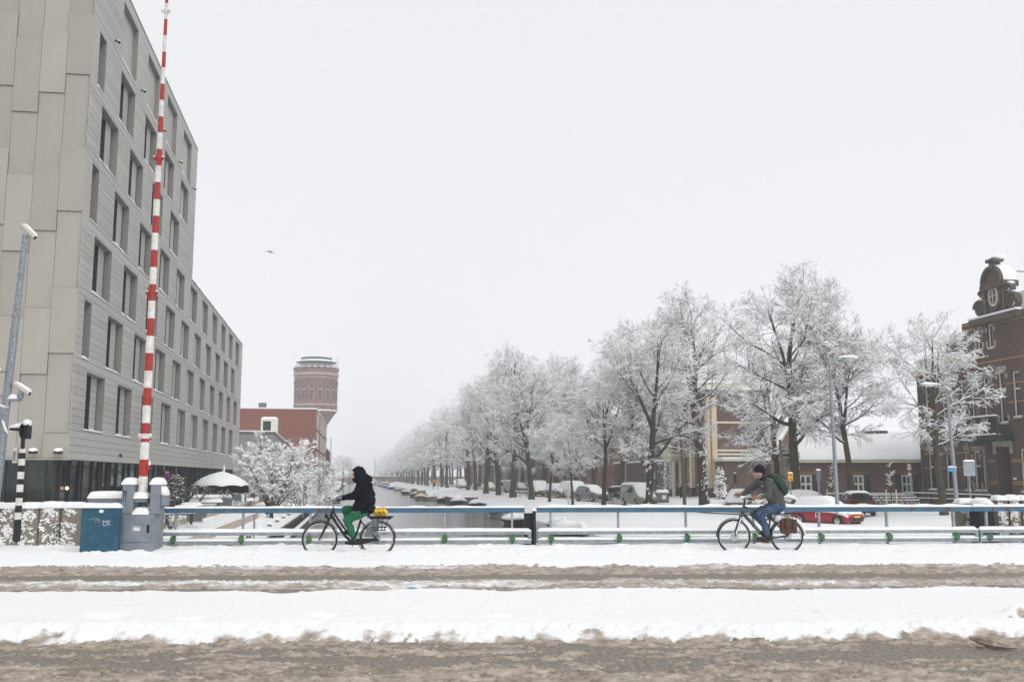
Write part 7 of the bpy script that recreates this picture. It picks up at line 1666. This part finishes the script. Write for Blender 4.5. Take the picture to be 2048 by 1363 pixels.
# ---- the woman
wm = T('person', 'person in hooded black coat, green trousers and grey gloves riding the black bicycle', 'person', (p.x, 20.0, p.z), PI+RA)
sh = lambda s: (-.265, s*.16, 1.425); el_ = lambda s: (-.10, s*.27, 1.19); wr = lambda s: (.095, s*.275, 1.165)
hip = lambda s: (-.33, s*.085, .93); kn = {1: (.03, .12, .715), -1: (.085, -.10, .915)}; an = {1: (-.105, .115, .345), -1: (-.015, -.115, .52)}; to = {1: (.03, .12, .285), -1: (.11, -.12, .465)}
def fbody(G):
    d = chain(G, [((-.33, 0, .94), .12), ((-.30, 0, 1.15), .105), ((-.265, 0, 1.40), .12)], sy=1.2); d = smin(d, cap(G, (-.26, 0, 1.42), (-.20, 0, 1.55), .055, .05), .03)
    d = smin(d, ell(G, (-.145, 0, 1.63), (.095, .075, .115)), .03)
    d = smin(d, cap(G, (-.052, 0, 1.635), (-.038, 0, 1.61), .012, .016), .015); d = smin(d, ell(G, (-.075, 0, 1.555), (.04, .035, .03)), .02)
    for s in (-1, 1): d = smin(d, chain(G, [(sh(s), .05), (el_(s), .04), (wr(s), .028), ((.14, s*.275, 1.155), .024)]), .03); d = smin(d, chain(G, [(hip(s), .085), (kn[s], .055), (an[s], .03)]), .03)
    return d
SD('body', 'skin', wm, fbody, (-.5, -.33, .22), (.2, .33, 1.78), .014)
def fcoat(G):
    X, Y, Z = G
    d = chain(G, [((-.285, 0, .99), .205), ((-.305, 0, 1.15), .195), ((-.275, 0, 1.38), .16)], sy=1.15); d = smin(d, chain(G, [((-.36, 0, .95), .13), ((-.37, 0, 1.2), .13), ((-.32, 0, 1.42), .10)], sy=1.3), .05)
    d = smin(d, chain(G, [((-.34, 0, .93), .155), ((-.13, .07, .90), .075)], sy=1.2), .06)
    for s in (-1, 1): d = smin(d, chain(G, [(sh(s), .088), (el_(s), .078), (wr(s), .056)]), .045)
    d = np.maximum(d, .845+.05*(X+.3)-Z)
    d = np.maximum(d, X-.115)
    return d+.010*np.sin(Z*38+X*14+Y*9+2*np.sin(X*9+Y*7))+.006*np.sin(Z*75-X*40)
SD('coat', 'coat_black', wm, fcoat, (-.6, -.4, .80), (.17, .4, 1.6), .011)
def fhood(G):
    X, Y, Z = G; d = ell(G, (-.175, 0, 1.645), (.135, .115, .135)); d = smin(d, cap(G, (-.20, 0, 1.60), (-.385, 0, 1.525), .09, .065, 1.4), .05); d = smin(d, chain(G, [((-.20, 0, 1.52), .105), ((-.29, 0, 1.47), .12)], sy=1.15), .05)
    d = smin(d, cap(G, (-.06, -.04, 1.69), (-.06, .04, 1.69), .022, .022), .03)
    inn = np.minimum(ell(G, (-.055, 0, 1.625), (.085, .078, .09)), cap(G, (-.05, 0, 1.6), (.0, 0, 1.57), .05, .06)); return np.maximum(d, -inn)+.004*np.sin(Z*60+X*50)
SD('hood', 'coat_black', wm, fhood, (-.5, -.2, 1.33), (.0, .2, 1.8), .009)
def fscarf(G): X, Y, Z = G; return chain(G, [((-.12, -.05, 1.50), .055), ((-.10, 0, 1.515), .055), ((-.12, .05, 1.50), .055)])+.006*np.sin(Z*90)
SD('scarf', 'coat_black', wm, fscarf, (-.2, -.14, 1.42), (-.02, .14, 1.6), .01)
def ftr(G):
    d = ell(G, (-.33, 0, .92), (.15, .17, .12))
    for s in (-1, 1): d = smin(d, chain(G, [(hip(s), .108), ((hip(s)[0]*.5+kn[s][0]*.5, s*.105, hip(s)[2]*.5+kn[s][2]*.5), .098), (kn[s], .078), ((an[s][0]*.5+kn[s][0]*.5-.02, an[s][1], an[s][2]*.5+kn[s][2]*.5), .072), ((an[s][0], an[s][1], an[s][2]+.03), .052)]), .03)
    X, Y, Z = G; return d+.008*np.sin(Z*52+X*35+2*np.sin(Z*13))
SD('trousers', 'green_trousers', wm, ftr, (-.52, -.28, .33), (.2, .28, 1.06), .011)
for s in (-1, 1):
    a = np.array(an[s]); b = np.array(to[s])
    SD('boot', 'frame_black', wm, lambda G: np.maximum(smin(chain(G, [(a+[0, 0, .09], .052), (a+[-.0, 0, -.03], .05)]), chain(G, [(a+[-.02, 0, -.045], .045), (b, .036)]), .03), -(G[2]-(b[2]-.045))), (min(a[0], b[0])-.1, a[1]-.1, b[2]-.08), (max(a[0], b[0])+.1, a[1]+.1, a[2]+.17), .011)
    hand('glove', 'glove_grey', wm, (.20, s*.272, 1.128), s, None); MB().tube([(.07, s*.275, 1.168), (.15, s*.274, 1.158)], [.056, .042], 12).build('glove_cuff', 'glove_grey', wm)
MB().ball((.06, .32, 1.165), (.012, .008, .012), 8, 6).build('cuff_button', 'yellow_plate', wm); MB().ball((-.10, .18, .885), (.02, .008, .006), 8, 5).build('zip_pull', 'yellow_plate', wm)
for s in (-1, 1): MB().ball((-.062, s*.03, 1.637), (.008, .014, .008), 8, 6).build('eye', 'frame_black', wm)
MB().ball((-.055, 0, 1.582), (.01, .022, .006), 8, 5).build('mouth', 'tail_red', wm)
# ---- man's bicycle
p = at(1522, 1105.7, 21.0)
mk = T('trekking_bicycle', 'grey sturdy bicycle with brown pannier ridden by the man in the grey sweater', 'bicycle', (p.x, 21.0, p.z), PI+RA)
wheel(mk, .558, .35, disc=True); wheel(mk, -.558, .35, disc=True)
fr = MB(); fr.tube([V2(.325, .98), V2(.375, .80)], .03, 10); fr.tube([V2(.37, .83), V2(-.0, .42), V2(-.147, .295)], [.034, .036, .032], 10); fr.tube([V2(.335, .945), V2(.05, .885), V2(-.215, .73)], [.024, .022, .02], 10); fr.tube([V2(-.147, .295), V2(-.24, .80)], .022, 10)
for s in (-1, 1): fr.tube([V2(-.147, .295, s*.04), V2(-.558, .35, s*.065)], .015, 6); fr.tube([V2(-.22, .72, s*.03), V2(-.43, .52, s*.05), V2(-.558, .35, s*.065)], .013, 6)
fr.build('frame', 'frame_grey', mk, smooth=True); MB().tube([V2(.13, .56, .036), V2(.02, .44, .037)], .006, 5).build('mint_stripe', 'mint', mk)
fk = MB()
for s in (-1, 1): fk.tube([V2(.385, .79, s*.05), V2(.43, .66, s*.058), V2(.50, .50, s*.058), V2(.558, .35, s*.055)], [.022, .021, .018, .014], 8)
fk.box(.345, .42, -.07, .07, .77, .81); fk.build('fork', 'frame_grey', mk, smooth=True)
MB().tube([V2(.41, .74, .07), V2(.535, .40, .07)], .012, 5).build('fork_snow', 'snow', mk)
hbm = MB(); hbm.tube([V2(.325, .98), V2(.305, 1.06), V2(.33, 1.12)], .02, 8)
hbm.tube([V2(.20, 1.105, .31), V2(.30, 1.125, .2), V2(.335, 1.125, 0), V2(.345, 1.15, -.2), V2(.36, 1.16, -.31)], .013, 8); hb_ = hbm.build('handlebar', 'frame_black', mk, smooth=True)
for a, b in (((.205, .31, 1.108), (.27, .23, 1.12)), ((.36, -.31, 1.16), (.345, -.2, 1.15))): MB().tube([a, b], .018, 8).build('grip', 'tyre', hb_); MB().tube([(a[0]+.05, a[1], a[2]-.01), (b[0]+.05, b[1], b[2]-.02)], .006, 5).build('brake_lever', 'frame_black', hb_)
MB().ball((.36, 0, 1.145), (.05, .1, .03), 10, 6).build('snow_dab', 'snow', hb_, smooth=True); MB().ball((.44, -.22, 1.15), (.035, .05, .02), 8, 6).build('bell', 'chrome', hb_)
guard(mk, .558, .35, -2, 125, 'frame_black'); g_ = guard(mk, -.558, .35, 20, 178, 'frame_black')
mb = MB().tube([(-.558+.385*math.cos(R(a)), 0, .35+.385*math.sin(R(a))) for a in range(95, 176, 10)], [.02, .03, .04, .045, .04, .035, .03, .025, .02], 6); mb.build('guard_snow', 'snow', g_, smooth=True)
MB().tube([V2(-.235, .78), V2(-.25, .84)], .015, 8).build('seat_post', 'frame_black', mk)
MB().loft([[(x, y*w_, z) for y, z in ((-1, zz_), (-.6, zz_+.03), (0, zz_+.04), (.6, zz_+.03), (1, zz_), (.5, zz_-.03), (-.5, zz_-.03))] for x, w_, zz_ in ((-.39, .05, .865), (-.36, .085, .86), (-.27, .07, .85), (-.16, .03, .845), (-.11, .015, .835))]).build('saddle', 'frame_black', mk, smooth=True)
rk = MB()
for s in (-1, 1): rk.tube([V2(-.34, .80, s*.06), V2(-.80, .80, s*.06)], .008, 6); rk.tube([V2(-.56, .80, s*.06), V2(-.558, .36, s*.075)], .007, 5); rk.tube([V2(-.7, .80, s*.06), V2(-.57, .37, s*.075)], .007, 5)
for x in (-.38, -.5, -.62, -.74): rk.tube([V2(x, .80, -.06), V2(x, .80, .06)], .006, 5)
rk.build('rack', 'frame_black', mk); MB().ball((-.80, 0, .755), (.02, .05, .025), 8, 6).build('tail_light', 'tail_red', mk)
MB().box(-.74, -.36, -.065, .065, .809, .838).build('rack_strap_board', 'leather_brown', mk, bevel=.01)
MB().ball((-.38, 0, .72), (.08, .07, .09), 10, 8).ball((-.45, .0, .83), (.09, .08, .035), 10, 6).build('rack_snow', 'snow', mk, smooth=True)
cr_ = MB(); cr_.M = Matrix.Translation((-.147, -.05, .295)) @ Matrix.Rotation(PI/2, 4, 'X'); cr_.lathe([(.07, -.004), (.085, -.003), (.085, .003), (.07, .004)], 28); cr_.build('chainring', 'frame_black', mk)
MB().tube([V2(-.147, .295, .06), V2(-.02, .25, .085)], .011, 6).tube([V2(-.147, .295, -.06), V2(-.27, .34, -.085)], .011, 6).build('crank', 'frame_black', mk)
MB().box(-.07, .04, .09, .19, .236, .26).build('pedal', 'frame_black', mk); MB().box(-.33, -.22, -.19, -.09, .33, .352).build('pedal', 'frame_black', mk)
MB().tube([V2(-.46, .36, .07), V2(-.50, .27, .09), V2(-.82, .265, .10)], .012, 6).build('kickstand', 'frame_black', mk)
pn = T('pannier', 'brown leather pannier hanging at the rear wheel of the grey bicycle', 'pannier', (p.x, 21.0, p.z), PI+RA)
MB().prism([(-.38, .68), (-.72, .68), (-.735, .45), (-.70, .41), (-.42, .40), (-.375, .47)], .075, .17).build('bag_body', 'leather_brown', pn, bevel=.02)
MB().prism([(-.375, .70), (-.725, .70), (-.70, .56), (-.55, .52), (-.40, .56)], .171, .182).build('flap', 'leather_brown', pn, bevel=.004); MB().tube([(-.47, .186, .69), (-.47, .186, .5)], .008, 5).tube([(-.62, .186, .69), (-.62, .186, .5)], .008, 5).build('buckle_strap', 'frame_black', pn)
# ---- the man
mn = T('person', 'person in grey sweater, jeans, navy beanie and glasses riding the grey bicycle', 'person', (p.x, 21.0, p.z), PI+RA)
sh = {1: (-.165, .19, 1.47), -1: (-.115, -.18, 1.48)}; el_ = {1: (-.115, .285, 1.195), -1: (.12, -.30, 1.29)}; wr = {1: (.075, .30, 1.15), -1: (.275, -.31, 1.20)}; hc_ = {1: (.185, .305, 1.118), -1: (.385, -.31, 1.168)}
hip = lambda s: (-.36, s*.095, .955); kn = {1: (.035, .13, .79), -1: (.085, -.12, .80)}; an = {1: (-.105, .115, .37), -1: (-.20, -.115, .48)}; to = {1: (.09, .13, .305), -1: (-.04, -.125, .42)}
def fbody(G):
    d = chain(G, [((-.36, 0, .96), .12), ((-.32, 0, 1.15), .12), ((-.17, 0, 1.42), .125)], sy=1.25); d = smin(d, cap(G, (-.13, 0, 1.46), (-.055, 0, 1.575), .06, .055), .03)
    d = smin(d, ell(G, (-.02, 0, 1.66), (.10, .08, .125)), .03); d = smin(d, ell(G, (.045, 0, 1.575), (.042, .042, .04)), .03)
    d = smin(d, cap(G, (.085, 0, 1.665), (.105, 0, 1.63), .010, .016), .012); d = smin(d, ell(G, (.085, 0, 1.595), (.014, .028, .012)), .012)
    for s in (-1, 1):
        d = smin(d, ell(G, (-.035, s*.083, 1.64), (.022, .012, .034)), .008)
        d = smin(d, chain(G, [(sh[s], .055), (el_[s], .045), (wr[s], .032), (tuple(np.array(hc_[s])+[-.05, 0, .03]), .028)]), .03); d = smin(d, chain(G, [(hip(s), .085), (kn[s], .06), (an[s], .032)]), .03)
    return d
SD('body', 'skin', mn, fbody, (-.52, -.38, .25), (.42, .38, 1.8), .0115)
def fsw(G):
    X, Y, Z = G
    d = chain(G, [((-.365, 0, 1.005), .175), ((-.335, 0, 1.15), .172), ((-.20, 0, 1.40), .135)], sy=1.12); d = smin(d, chain(G, [((-.20, 0, 1.38), .125), ((-.15, 0, 1.45), .12)], sy=1.5), .06)
    d = smin(d, cap(G, (-.14, 0, 1.48), (-.10, 0, 1.535), .085, .07), .03)
    for s in (-1, 1): d = smin(d, chain(G, [(sh[s], .085), (el_[s], .07), (wr[s], .048)]), .045)
    d = np.maximum(d, -(Z-(.925-.12*(X+.36)))); d = np.maximum(d, -cap(G, (-.095, 0, 1.53), (-.04, 0, 1.62), .066, .066))
    for s in (-1, 1): w_ = np.array(wr[s]); q = (w_-np.array(el_[s])); q /= np.linalg.norm(q); d = np.maximum(d, np.where((X-w_[0])**2+(Y-w_[1])**2+(Z-w_[2])**2 < .03, (X-w_[0])*q[0]+(Y-w_[1])*q[1]+(Z-w_[2])*q[2]-.01, -1))
    return d+.009*np.sin(Z*44+X*22+Y*12+2*np.sin(X*11))+.005*np.sin(Z*95-X*45)
SD('sweater', 'sweater', mn, fsw, (-.62, -.42, .88), (.36, .42, 1.66), .011)
def fjn(G):
    X, Y, Z = G; d = ell(G, (-.37, 0, .95), (.17, .185, .13))
    for s in (-1, 1): k_, a_ = np.array(kn[s]), np.array(an[s]); d = smin(d, chain(G, [(hip(s), .115), (tuple((np.array(hip(s))+k_)/2+[0, 0, .01]), .098), (kn[s], .078), (tuple((k_+a_)/2+[-.02, 0, 0]), .075), (tuple(a_+[0, 0, .03]), .057)]), .03)
    return d+.007*np.sin(Z*60+X*40+2*np.sin(X*12))+.005*np.sin(X*55-Z*30)
SD('jeans', 'jeans', mn, fjn, (-.58, -.3, .36), (.2, .3, 1.1), .011)
SD('beanie', 'navy_knit', mn, lambda G: np.maximum(ell(G, (-.03, 0, 1.685), (.122, .103, .14)), -(G[2]-(1.648+.12*(G[0]+.03))))+.003*np.sin(np.arctan2(G[1], G[0]+.03)*40), (-.17, -.12, 1.6), (.12, .12, 1.85), .008)
gl = MB()
for s in (-1, 1):
    for k in range(16): pass
    pts = [(.088-.004*abs(math.cos(a)), s*.035+.024*math.cos(a), 1.662+.019*math.sin(a)) for a in [2*PI*k/16 for k in range(17)]]; gl.tube(pts, .0045, 4); gl.tube([(.084, s*.06, 1.668), (.02, s*.085, 1.668), (-.035, s*.09, 1.662)], .003, 4)
MB().ball((.092, .035, 1.662), (.003, .021, .016), 10, 6).ball((.092, -.035, 1.662), (.003, .021, .016), 10, 6).build('lenses', 'glass_grey', mn)
SD('hair', 'hair_brown', mn, lambda G: np.maximum(np.maximum(ell(G, (-.022, 0, 1.66), (.106, .086, .128)), G[2]-1.66), np.maximum(1.575-G[2]-.3*(G[0]+.1), G[0]+.03)), (-.16, -.12, 1.54), (0, .12, 1.68), .008)
gl.tube([(.092, -.011, 1.666), (.094, .011, 1.666)], .003, 4); gl.build('glasses', 'frame_black', mn)
for s in (-1, 1):
    MB().ball((.073, s*.033, 1.66), (.010, .014, .009), 8, 6).build('eye', 'frame_black', mn)
    a = np.array(an[s]); b = np.array(to[s])
    SD('shoe', 'frame_black', mn, lambda G: np.maximum(smin(chain(G, [(a+[-.01, 0, .0], .05), (a+[-.02, 0, -.04], .05)]), chain(G, [(a+[-.04, 0, -.05], .045), (b, .038)]), .03), -(G[2]-(b[2]-.03+.0*(G[0]-b[0])))), (min(a[0], b[0])-.12, a[1]-.1, b[2]-.06), (max(a[0], b[0])+.1, a[1]+.1, a[2]+.08), .010)
    SD('sole', 'leather_brown', mn, lambda G: np.maximum(np.maximum(chain(G, [(a+[-.045, 0, -.075], .05), (b+[.005, 0, -.03], .042)]), G[2]-(b[2]-.025)), -(G[2]-(b[2]-.055))), (min(a[0], b[0])-.12, a[1]-.1, b[2]-.1), (max(a[0], b[0])+.1, a[1]+.1, b[2]), .009)
    hand('glove', 'glove_tan', mn, hc_[s], s, None); w_ = Vector(wr[s]); h_ = Vector(hc_[s])+Vector((-.06, 0, .03)); MB().tube([w_-(h_-w_)*.3, h_], [.05, .042], 12).build('glove_cuff', 'glove_tan', mn)
MB().ball((.096, 0, 1.592), (.006, .02, .004), 8, 5).build('mouth', 'tail_red', mn)
mat('stubble', (.36, .20, .14), .8, .25, 60)
SD('beard_stubble', 'stubble', mn, lambda G: np.maximum(np.maximum(smin(ell(G, (-.02, 0, 1.66), (.1035, .0835, .1285)), ell(G, (.045, 0, 1.575), (.0455, .0455, .0435)), .03), G[2]-(1.612+.25*np.abs(G[0]-.05))), -.01-G[0]), (-.05, -.12, 1.5), (.14, .12, 1.68), .007)
for s in (-1, 1): MB().tube([(.086, s*.016, 1.690), (.084, s*.035, 1.694), (.072, s*.055, 1.688)], .0045, 5).build('eyebrow', 'hair_brown', mn)
SD('collar', 'navy_knit', mn, lambda G: np.maximum(np.maximum(cap(G, (-.115, 0, 1.51), (-.06, 0, 1.565), .073, .065), -cap(G, (-.115, 0, 1.5), (-.04, 0, 1.59), .058, .053)), -1), (-.22, -.1, 1.42), (.03, .1, 1.66), .009)
pk = T('backpack', 'dark green rolled top backpack on the back of the man cyclist', 'backpack', (p.x, 21.0, p.z), PI+RA)
def fpk(G):
    X, Y, Z = G; d = chain(G, [((-.30, 0, 1.555), .08), ((-.44, 0, 1.42), .115), ((-.52, 0, 1.275), .10)], sy=1.35); d = smin(d, cap(G, (-.24, 0, 1.585), (-.40, 0, 1.555), .045, .06, 1.5), .05); return d+.005*np.sin(X*60+Z*25)+.003*np.sin(Z*90-Y*40)
SD('pack_body', 'pack_green', pk, fpk, (-.68, -.2, 1.12), (-.15, .2, 1.70), .011)
for s in (-1, 1): MB().tube([(-.27, s*.13, 1.57), (-.17, s*.15, 1.60), (-.07, s*.14, 1.50), (-.06, s*.16, 1.36), (-.18, s*.19, 1.22), (-.40, s*.14, 1.20)], .014, 6, .5).build('strap', 'frame_black', pk)
MB().tube([(-.40, .10, 1.62), (-.47, .12, 1.58), (-.53, .1, 1.52)], .012, 5).build('buckle_strap', 'frame_black', pk)
# ---- far people
def walker(px, py, Y, h, rz, label, coat, trousers, hat, stride=.18, longc=.62, arm=(0, 0)):
    X = (px-1024)/F*Y*.989; zg = at(px, py, Y).z; t = T('person', label, 'person', (X, Y, zg), rz); k = h/1.75
    ft = {1: (stride, .09, .06), -1: (-stride, -.09, .06)}; hp = lambda s: (0, s*.09, .92); kk = {1: (stride*.6+.03, .09, .5), -1: (-stride*.3+.03, -.09, .5)}
    hd_ = {1: (.05+arm[0]*.35, .25, .85+arm[0]*.45), -1: (-.02+arm[1]*.35, -.25, .85+arm[1]*.45)}
    eb = {1: (-.02+arm[0]*.05, .27, 1.12), -1: (-.05+arm[1]*.05, -.27, 1.12)}
    S = Matrix.Scale(k, 4)
    def bd(G):
        d = chain(G, [((0, 0, .92), .12), ((0, 0, 1.35), .13)], sy=1.3); d = smin(d, cap(G, (0, 0, 1.4), (.01, 0, 1.53), .055, .05), .03); d = smin(d, ell(G, (.02, 0, 1.63), (.095, .078, .12)), .03); d = smin(d, cap(G, (.105, 0, 1.63), (.12, 0, 1.605), .01, .014), .012)
        for s in (-1, 1): d = smin(d, chain(G, [((0, s*.19, 1.42), .05), (eb[s], .04), (hd_[s], .032), ((hd_[s][0]+.03, hd_[s][1], hd_[s][2]-.08), .03)]), .03); d = smin(d, chain(G, [(hp(s), .085), (kk[s], .055), (ft[s], .04), ((ft[s][0]+.15, ft[s][1], .045), .035)]), .03)
        return d
    b = SD('body', 'skin', t, bd, (-.5, -.4, 0), (.6, .4, 1.78), .022)
    def ct(G):
        d = chain(G, [((0, 0, longc+.16), .17), ((0, 0, 1.1), .155), ((0, 0, 1.36), .145)], sy=1.25); d = smin(d, cap(G, (0, 0, 1.42), (0, 0, 1.5), .09, .075), .03)
        for s in (-1, 1): d = smin(d, chain(G, [((0, s*.19, 1.42), .08), (eb[s], .068), (hd_[s], .05)]), .04)
        return np.maximum(d, longc-G[2])
    c_ = SD('coat', coat, t, ct, (-.4, -.42, longc-.05), (.5, .42, 1.62), .022)
    def tr(G):
        d = None
        for s in (-1, 1): q = chain(G, [(hp(s), .105), (kk[s], .078), ((ft[s][0], ft[s][1], .12), .06)]); d = q if d is None else np.minimum(d, q)
        return d
    e_ = SD('trousers', trousers, t, tr, (-.4, -.25, 0), (.4, .25, 1.1), .022)
    f_ = SD('hat', hat, t, lambda G: np.maximum(ell(G, (.0, 0, 1.65), (.115, .098, .13)), -(G[2]-1.63+.35*np.clip(-G[0], 0, .3)*1.0)), (-.15, -.13, 1.45), (.16, .13, 1.82), .02)
    for s in (-1, 1):
        sh_ = SD('shoe', 'frame_black', t, lambda G: chain(G, [((ft[s][0]-.02, ft[s][1], .05), .055), ((ft[s][0]+.17, ft[s][1], .045), .045)]), (ft[s][0]-.12, ft[s][1]-.1, -.02), (ft[s][0]+.26, ft[s][1]+.1, .14), .02)
    for c in t.children: c.data.transform(S)
    return t
walker(1364, 1000, 107, 1.72, 1.9, 'person in a long dark coat walking past the villa steps', 'coat_black', 'coat_black', 'hair_brown', .2, .35)
walker(1375, 1000, 105.5, 1.66, 1.7, 'person in brown jacket and blue jeans walking away by the villa', 'jacket_brown', 'jeans', 'hair_brown', .22, .78)
walker(536, 1045, 74, 1.70, .3, 'person in black coat and pale jeans standing on the wharf', 'coat_black', 'car_silver', 'hair_brown', .05, .6, (.2, .2))
walker(545, 1044, 74.6, 1.78, PI-.3, 'person in dark cap and brown jacket standing close to the one in black', 'jacket_brown', 'frame_black', 'navy_knit', .05, .75, (.6, 1.0))
# cyclist on the quay
X = (1222-1024)/F*97*.989
pb_ = T('bicycle', 'bicycle ridden towards the bridge on the slushy quay road', 'bicycle', (X, 97, -.98), TOW)
for x in (.53, -.53): wheel(pb_, x, .35, nsp=14)
fr = MB().tube([V2(.33, .95), V2(.38, .80), V2(.53, .35)], .022, 6).tube([V2(.36, .84), V2(-.1, .3), V2(-.25, .85)], .02, 6).tube([V2(-.1, .3), V2(-.53, .35)], .014, 6); fr.build('frame', 'frame_black', pb_)
MB().tube([V2(.34, .95), V2(.36, 1.1)], .014, 6).tube([V2(.2, 1.08, -.3), V2(.36, 1.1, -.12), V2(.36, 1.1, .12), V2(.2, 1.08, .3)], .013, 6).build('handlebar', 'frame_black', pb_); MB().ball((-.25, 0, .9), (.13, .08, .04)).build('saddle', 'frame_black', pb_); MB().ball((.45, 0, .85), .05).build('headlight', 'yellow_plate', pb_)
q = T('person', 'person in dark jacket cycling towards the bridge on the quay road', 'person', (X, 97, -.98), TOW)
def bd(G):
    d = chain(G, [((-.28, 0, 1.0), .12), ((-.12, 0, 1.4), .13)], sy=1.3); d = smin(d, cap(G, (-.1, 0, 1.45), (-.04, 0, 1.58), .055, .05), .03); d = smin(d, ell(G, (-.02, 0, 1.68), (.095, .08, .12)), .03)
    for s in (-1, 1): d = smin(d, chain(G, [((-.12, s*.2, 1.42), .05), ((.05, s*.3, 1.2), .04), ((.2, s*.29, 1.1), .035)]), .03); d = smin(d, chain(G, [((-.28, s*.1, .98), .085), ((.08, s*.12, .75+.1*s), .055), ((-.1, s*.12, .36+.12*s), .04), ((.04, s*.12, .31+.12*s), .035)]), .03)
    return d
SD('body', 'skin', q, bd, (-.5, -.45, .1), (.4, .45, 1.82), .022)
def ct(G):
    d = chain(G, [((-.27, 0, 1.02), .16), ((-.13, 0, 1.38), .15)], sy=1.3)
    for s in (-1, 1): d = smin(d, chain(G, [((-.12, s*.2, 1.42), .08), ((.05, s*.3, 1.2), .07), ((.17, s*.29, 1.11), .05)]), .04)
    return np.maximum(d, .93-G[2])
SD('jacket', 'coat_black', q, ct, (-.5, -.45, .9), (.35, .45, 1.6), .022)
def tr(G):
    d = ell(G, (-.28, 0, .98), (.15, .18, .12))
    for s in (-1, 1): d = smin(d, chain(G, [((-.28, s*.1, .98), .105), ((.08, s*.12, .75+.1*s), .078), ((-.09, s*.12, .40+.12*s), .06)]), .03)
    return d
SD('trousers', 'car_grey', q, tr, (-.5, -.35, .15), (.25, .35, 1.15), .022); SD('cap', 'navy_knit', q, lambda G: np.maximum(ell(G, (-.03, 0, 1.70), (.11, .095, .12)), 1.69-G[2]), (-.2, -.15, 1.6), (.12, .15, 1.85), .02)
# ---------------------------------------------------------------- parked bicycles
def parked():
    t = T('parked_bicycle', '-', 'bicycle', (0, 0, 0), 0, 'snowy bicycles in the rack by the low building')
    for x in (.53, -.53):
        w = O('wheel', MB().torus((0, 0, 0), .335, .022, 24, 5).mesh('wheel'), 'tyre', t, loc=(x, 0, .35)); sp = MB()
        for i in range(8): a = 2*PI*i/8; sp.tube([(0, 0, 0), (.32*math.cos(a), 0, .32*math.sin(a))], .003, 3)
        sp.build('spokes', 'chrome', w); MB().tube([(.345*math.cos(R(a)), 0, .345*math.sin(R(a))+.02) for a in range(20, 165, 12)], .03, 5).build('snow_rim', 'snow_fine', w)
    MB().tube([V2(.31, .98), V2(.38, .78), V2(.53, .35)], .022, 6).tube([V2(.36, .84), V2(-.1, .3), V2(-.25, .85)], .022, 6).tube([V2(-.1, .3), V2(-.53, .35), V2(-.2, .7)], .015, 6).tube([V2(.33, .92), V2(-.2, .75)], .018, 6).build('frame', 'frame_black', t)
    MB().tube([V2(.15, 1.06, -.3), V2(.33, 1.1, -.1), V2(.33, 1.1, .1), V2(.15, 1.06, .3)], .016, 6).tube([V2(.31, .95), V2(.33, 1.1)], .014, 6).build('handlebar', 'frame_black', t)
    MB().ball((-.27, 0, .9), (.14, .09, .04)).build('saddle', 'frame_black', t); MB().box(-.85, -.38, -.07, .07, .73, .76).build('rack', 'frame_black', t)
    MB().ball((-.27, 0, .97), (.15, .10, .06)).ball((-.6, 0, .80), (.25, .09, .05)).ball((.3, 0, 1.13), (.06, .3, .035)).tube([V2(.3, .87), V2(-.15, .77)], .03, 5).build('snow_cover', 'snow_fine', t, smooth=True)
    return t
p0 = parked(); rr = random.Random(12); bxs = np.linspace(1742, 1826, 12)
for i, px in enumerate(bxs):
    Y = 69+rr.uniform(-.6, .6); loc = ((px-1024)/F*Y*.989, Y, -.78); rz = PI/2+.35+rr.uniform(-.25, .25); lb = 'snowy parked bicycle, %s from the left in the row by the low building' % nth(i).replace('nearest', 'first')
    if i == 0: p0.location = loc; p0.rotation_euler = (0, 0, rz); p0['label'] = lb
    else: copy_tree(p0, loc, rz, lb, None)
b2 = copy_tree(p0, ((1066-1024)/F*200*.989, 200, -.8), .5, 'far parked bicycle with snow in front of the red brick houses', 'far parked bicycles')
# ================================================================ hazy winter air
hz_ = MB().box(-700, 700, -60, 1300, -5, 60).mesh('haze')
o = O('haze', hz_); o['kind'] = 'stuff'
m = bpy.data.materials.new('haze'); m.use_nodes = True; n = m.node_tree.nodes; n.clear()
pv = n.new('ShaderNodeVolumePrincipled'); pv.inputs['Color'].default_value = (.97, .98, 1, 1); pv.inputs['Density'].default_value = 0.0009; pv.inputs['Anisotropy'].default_value = 0.2
ou = n.new('ShaderNodeOutputMaterial'); m.node_tree.links.new(pv.outputs[0], ou.inputs['Volume']); hz_.materials.append(m)
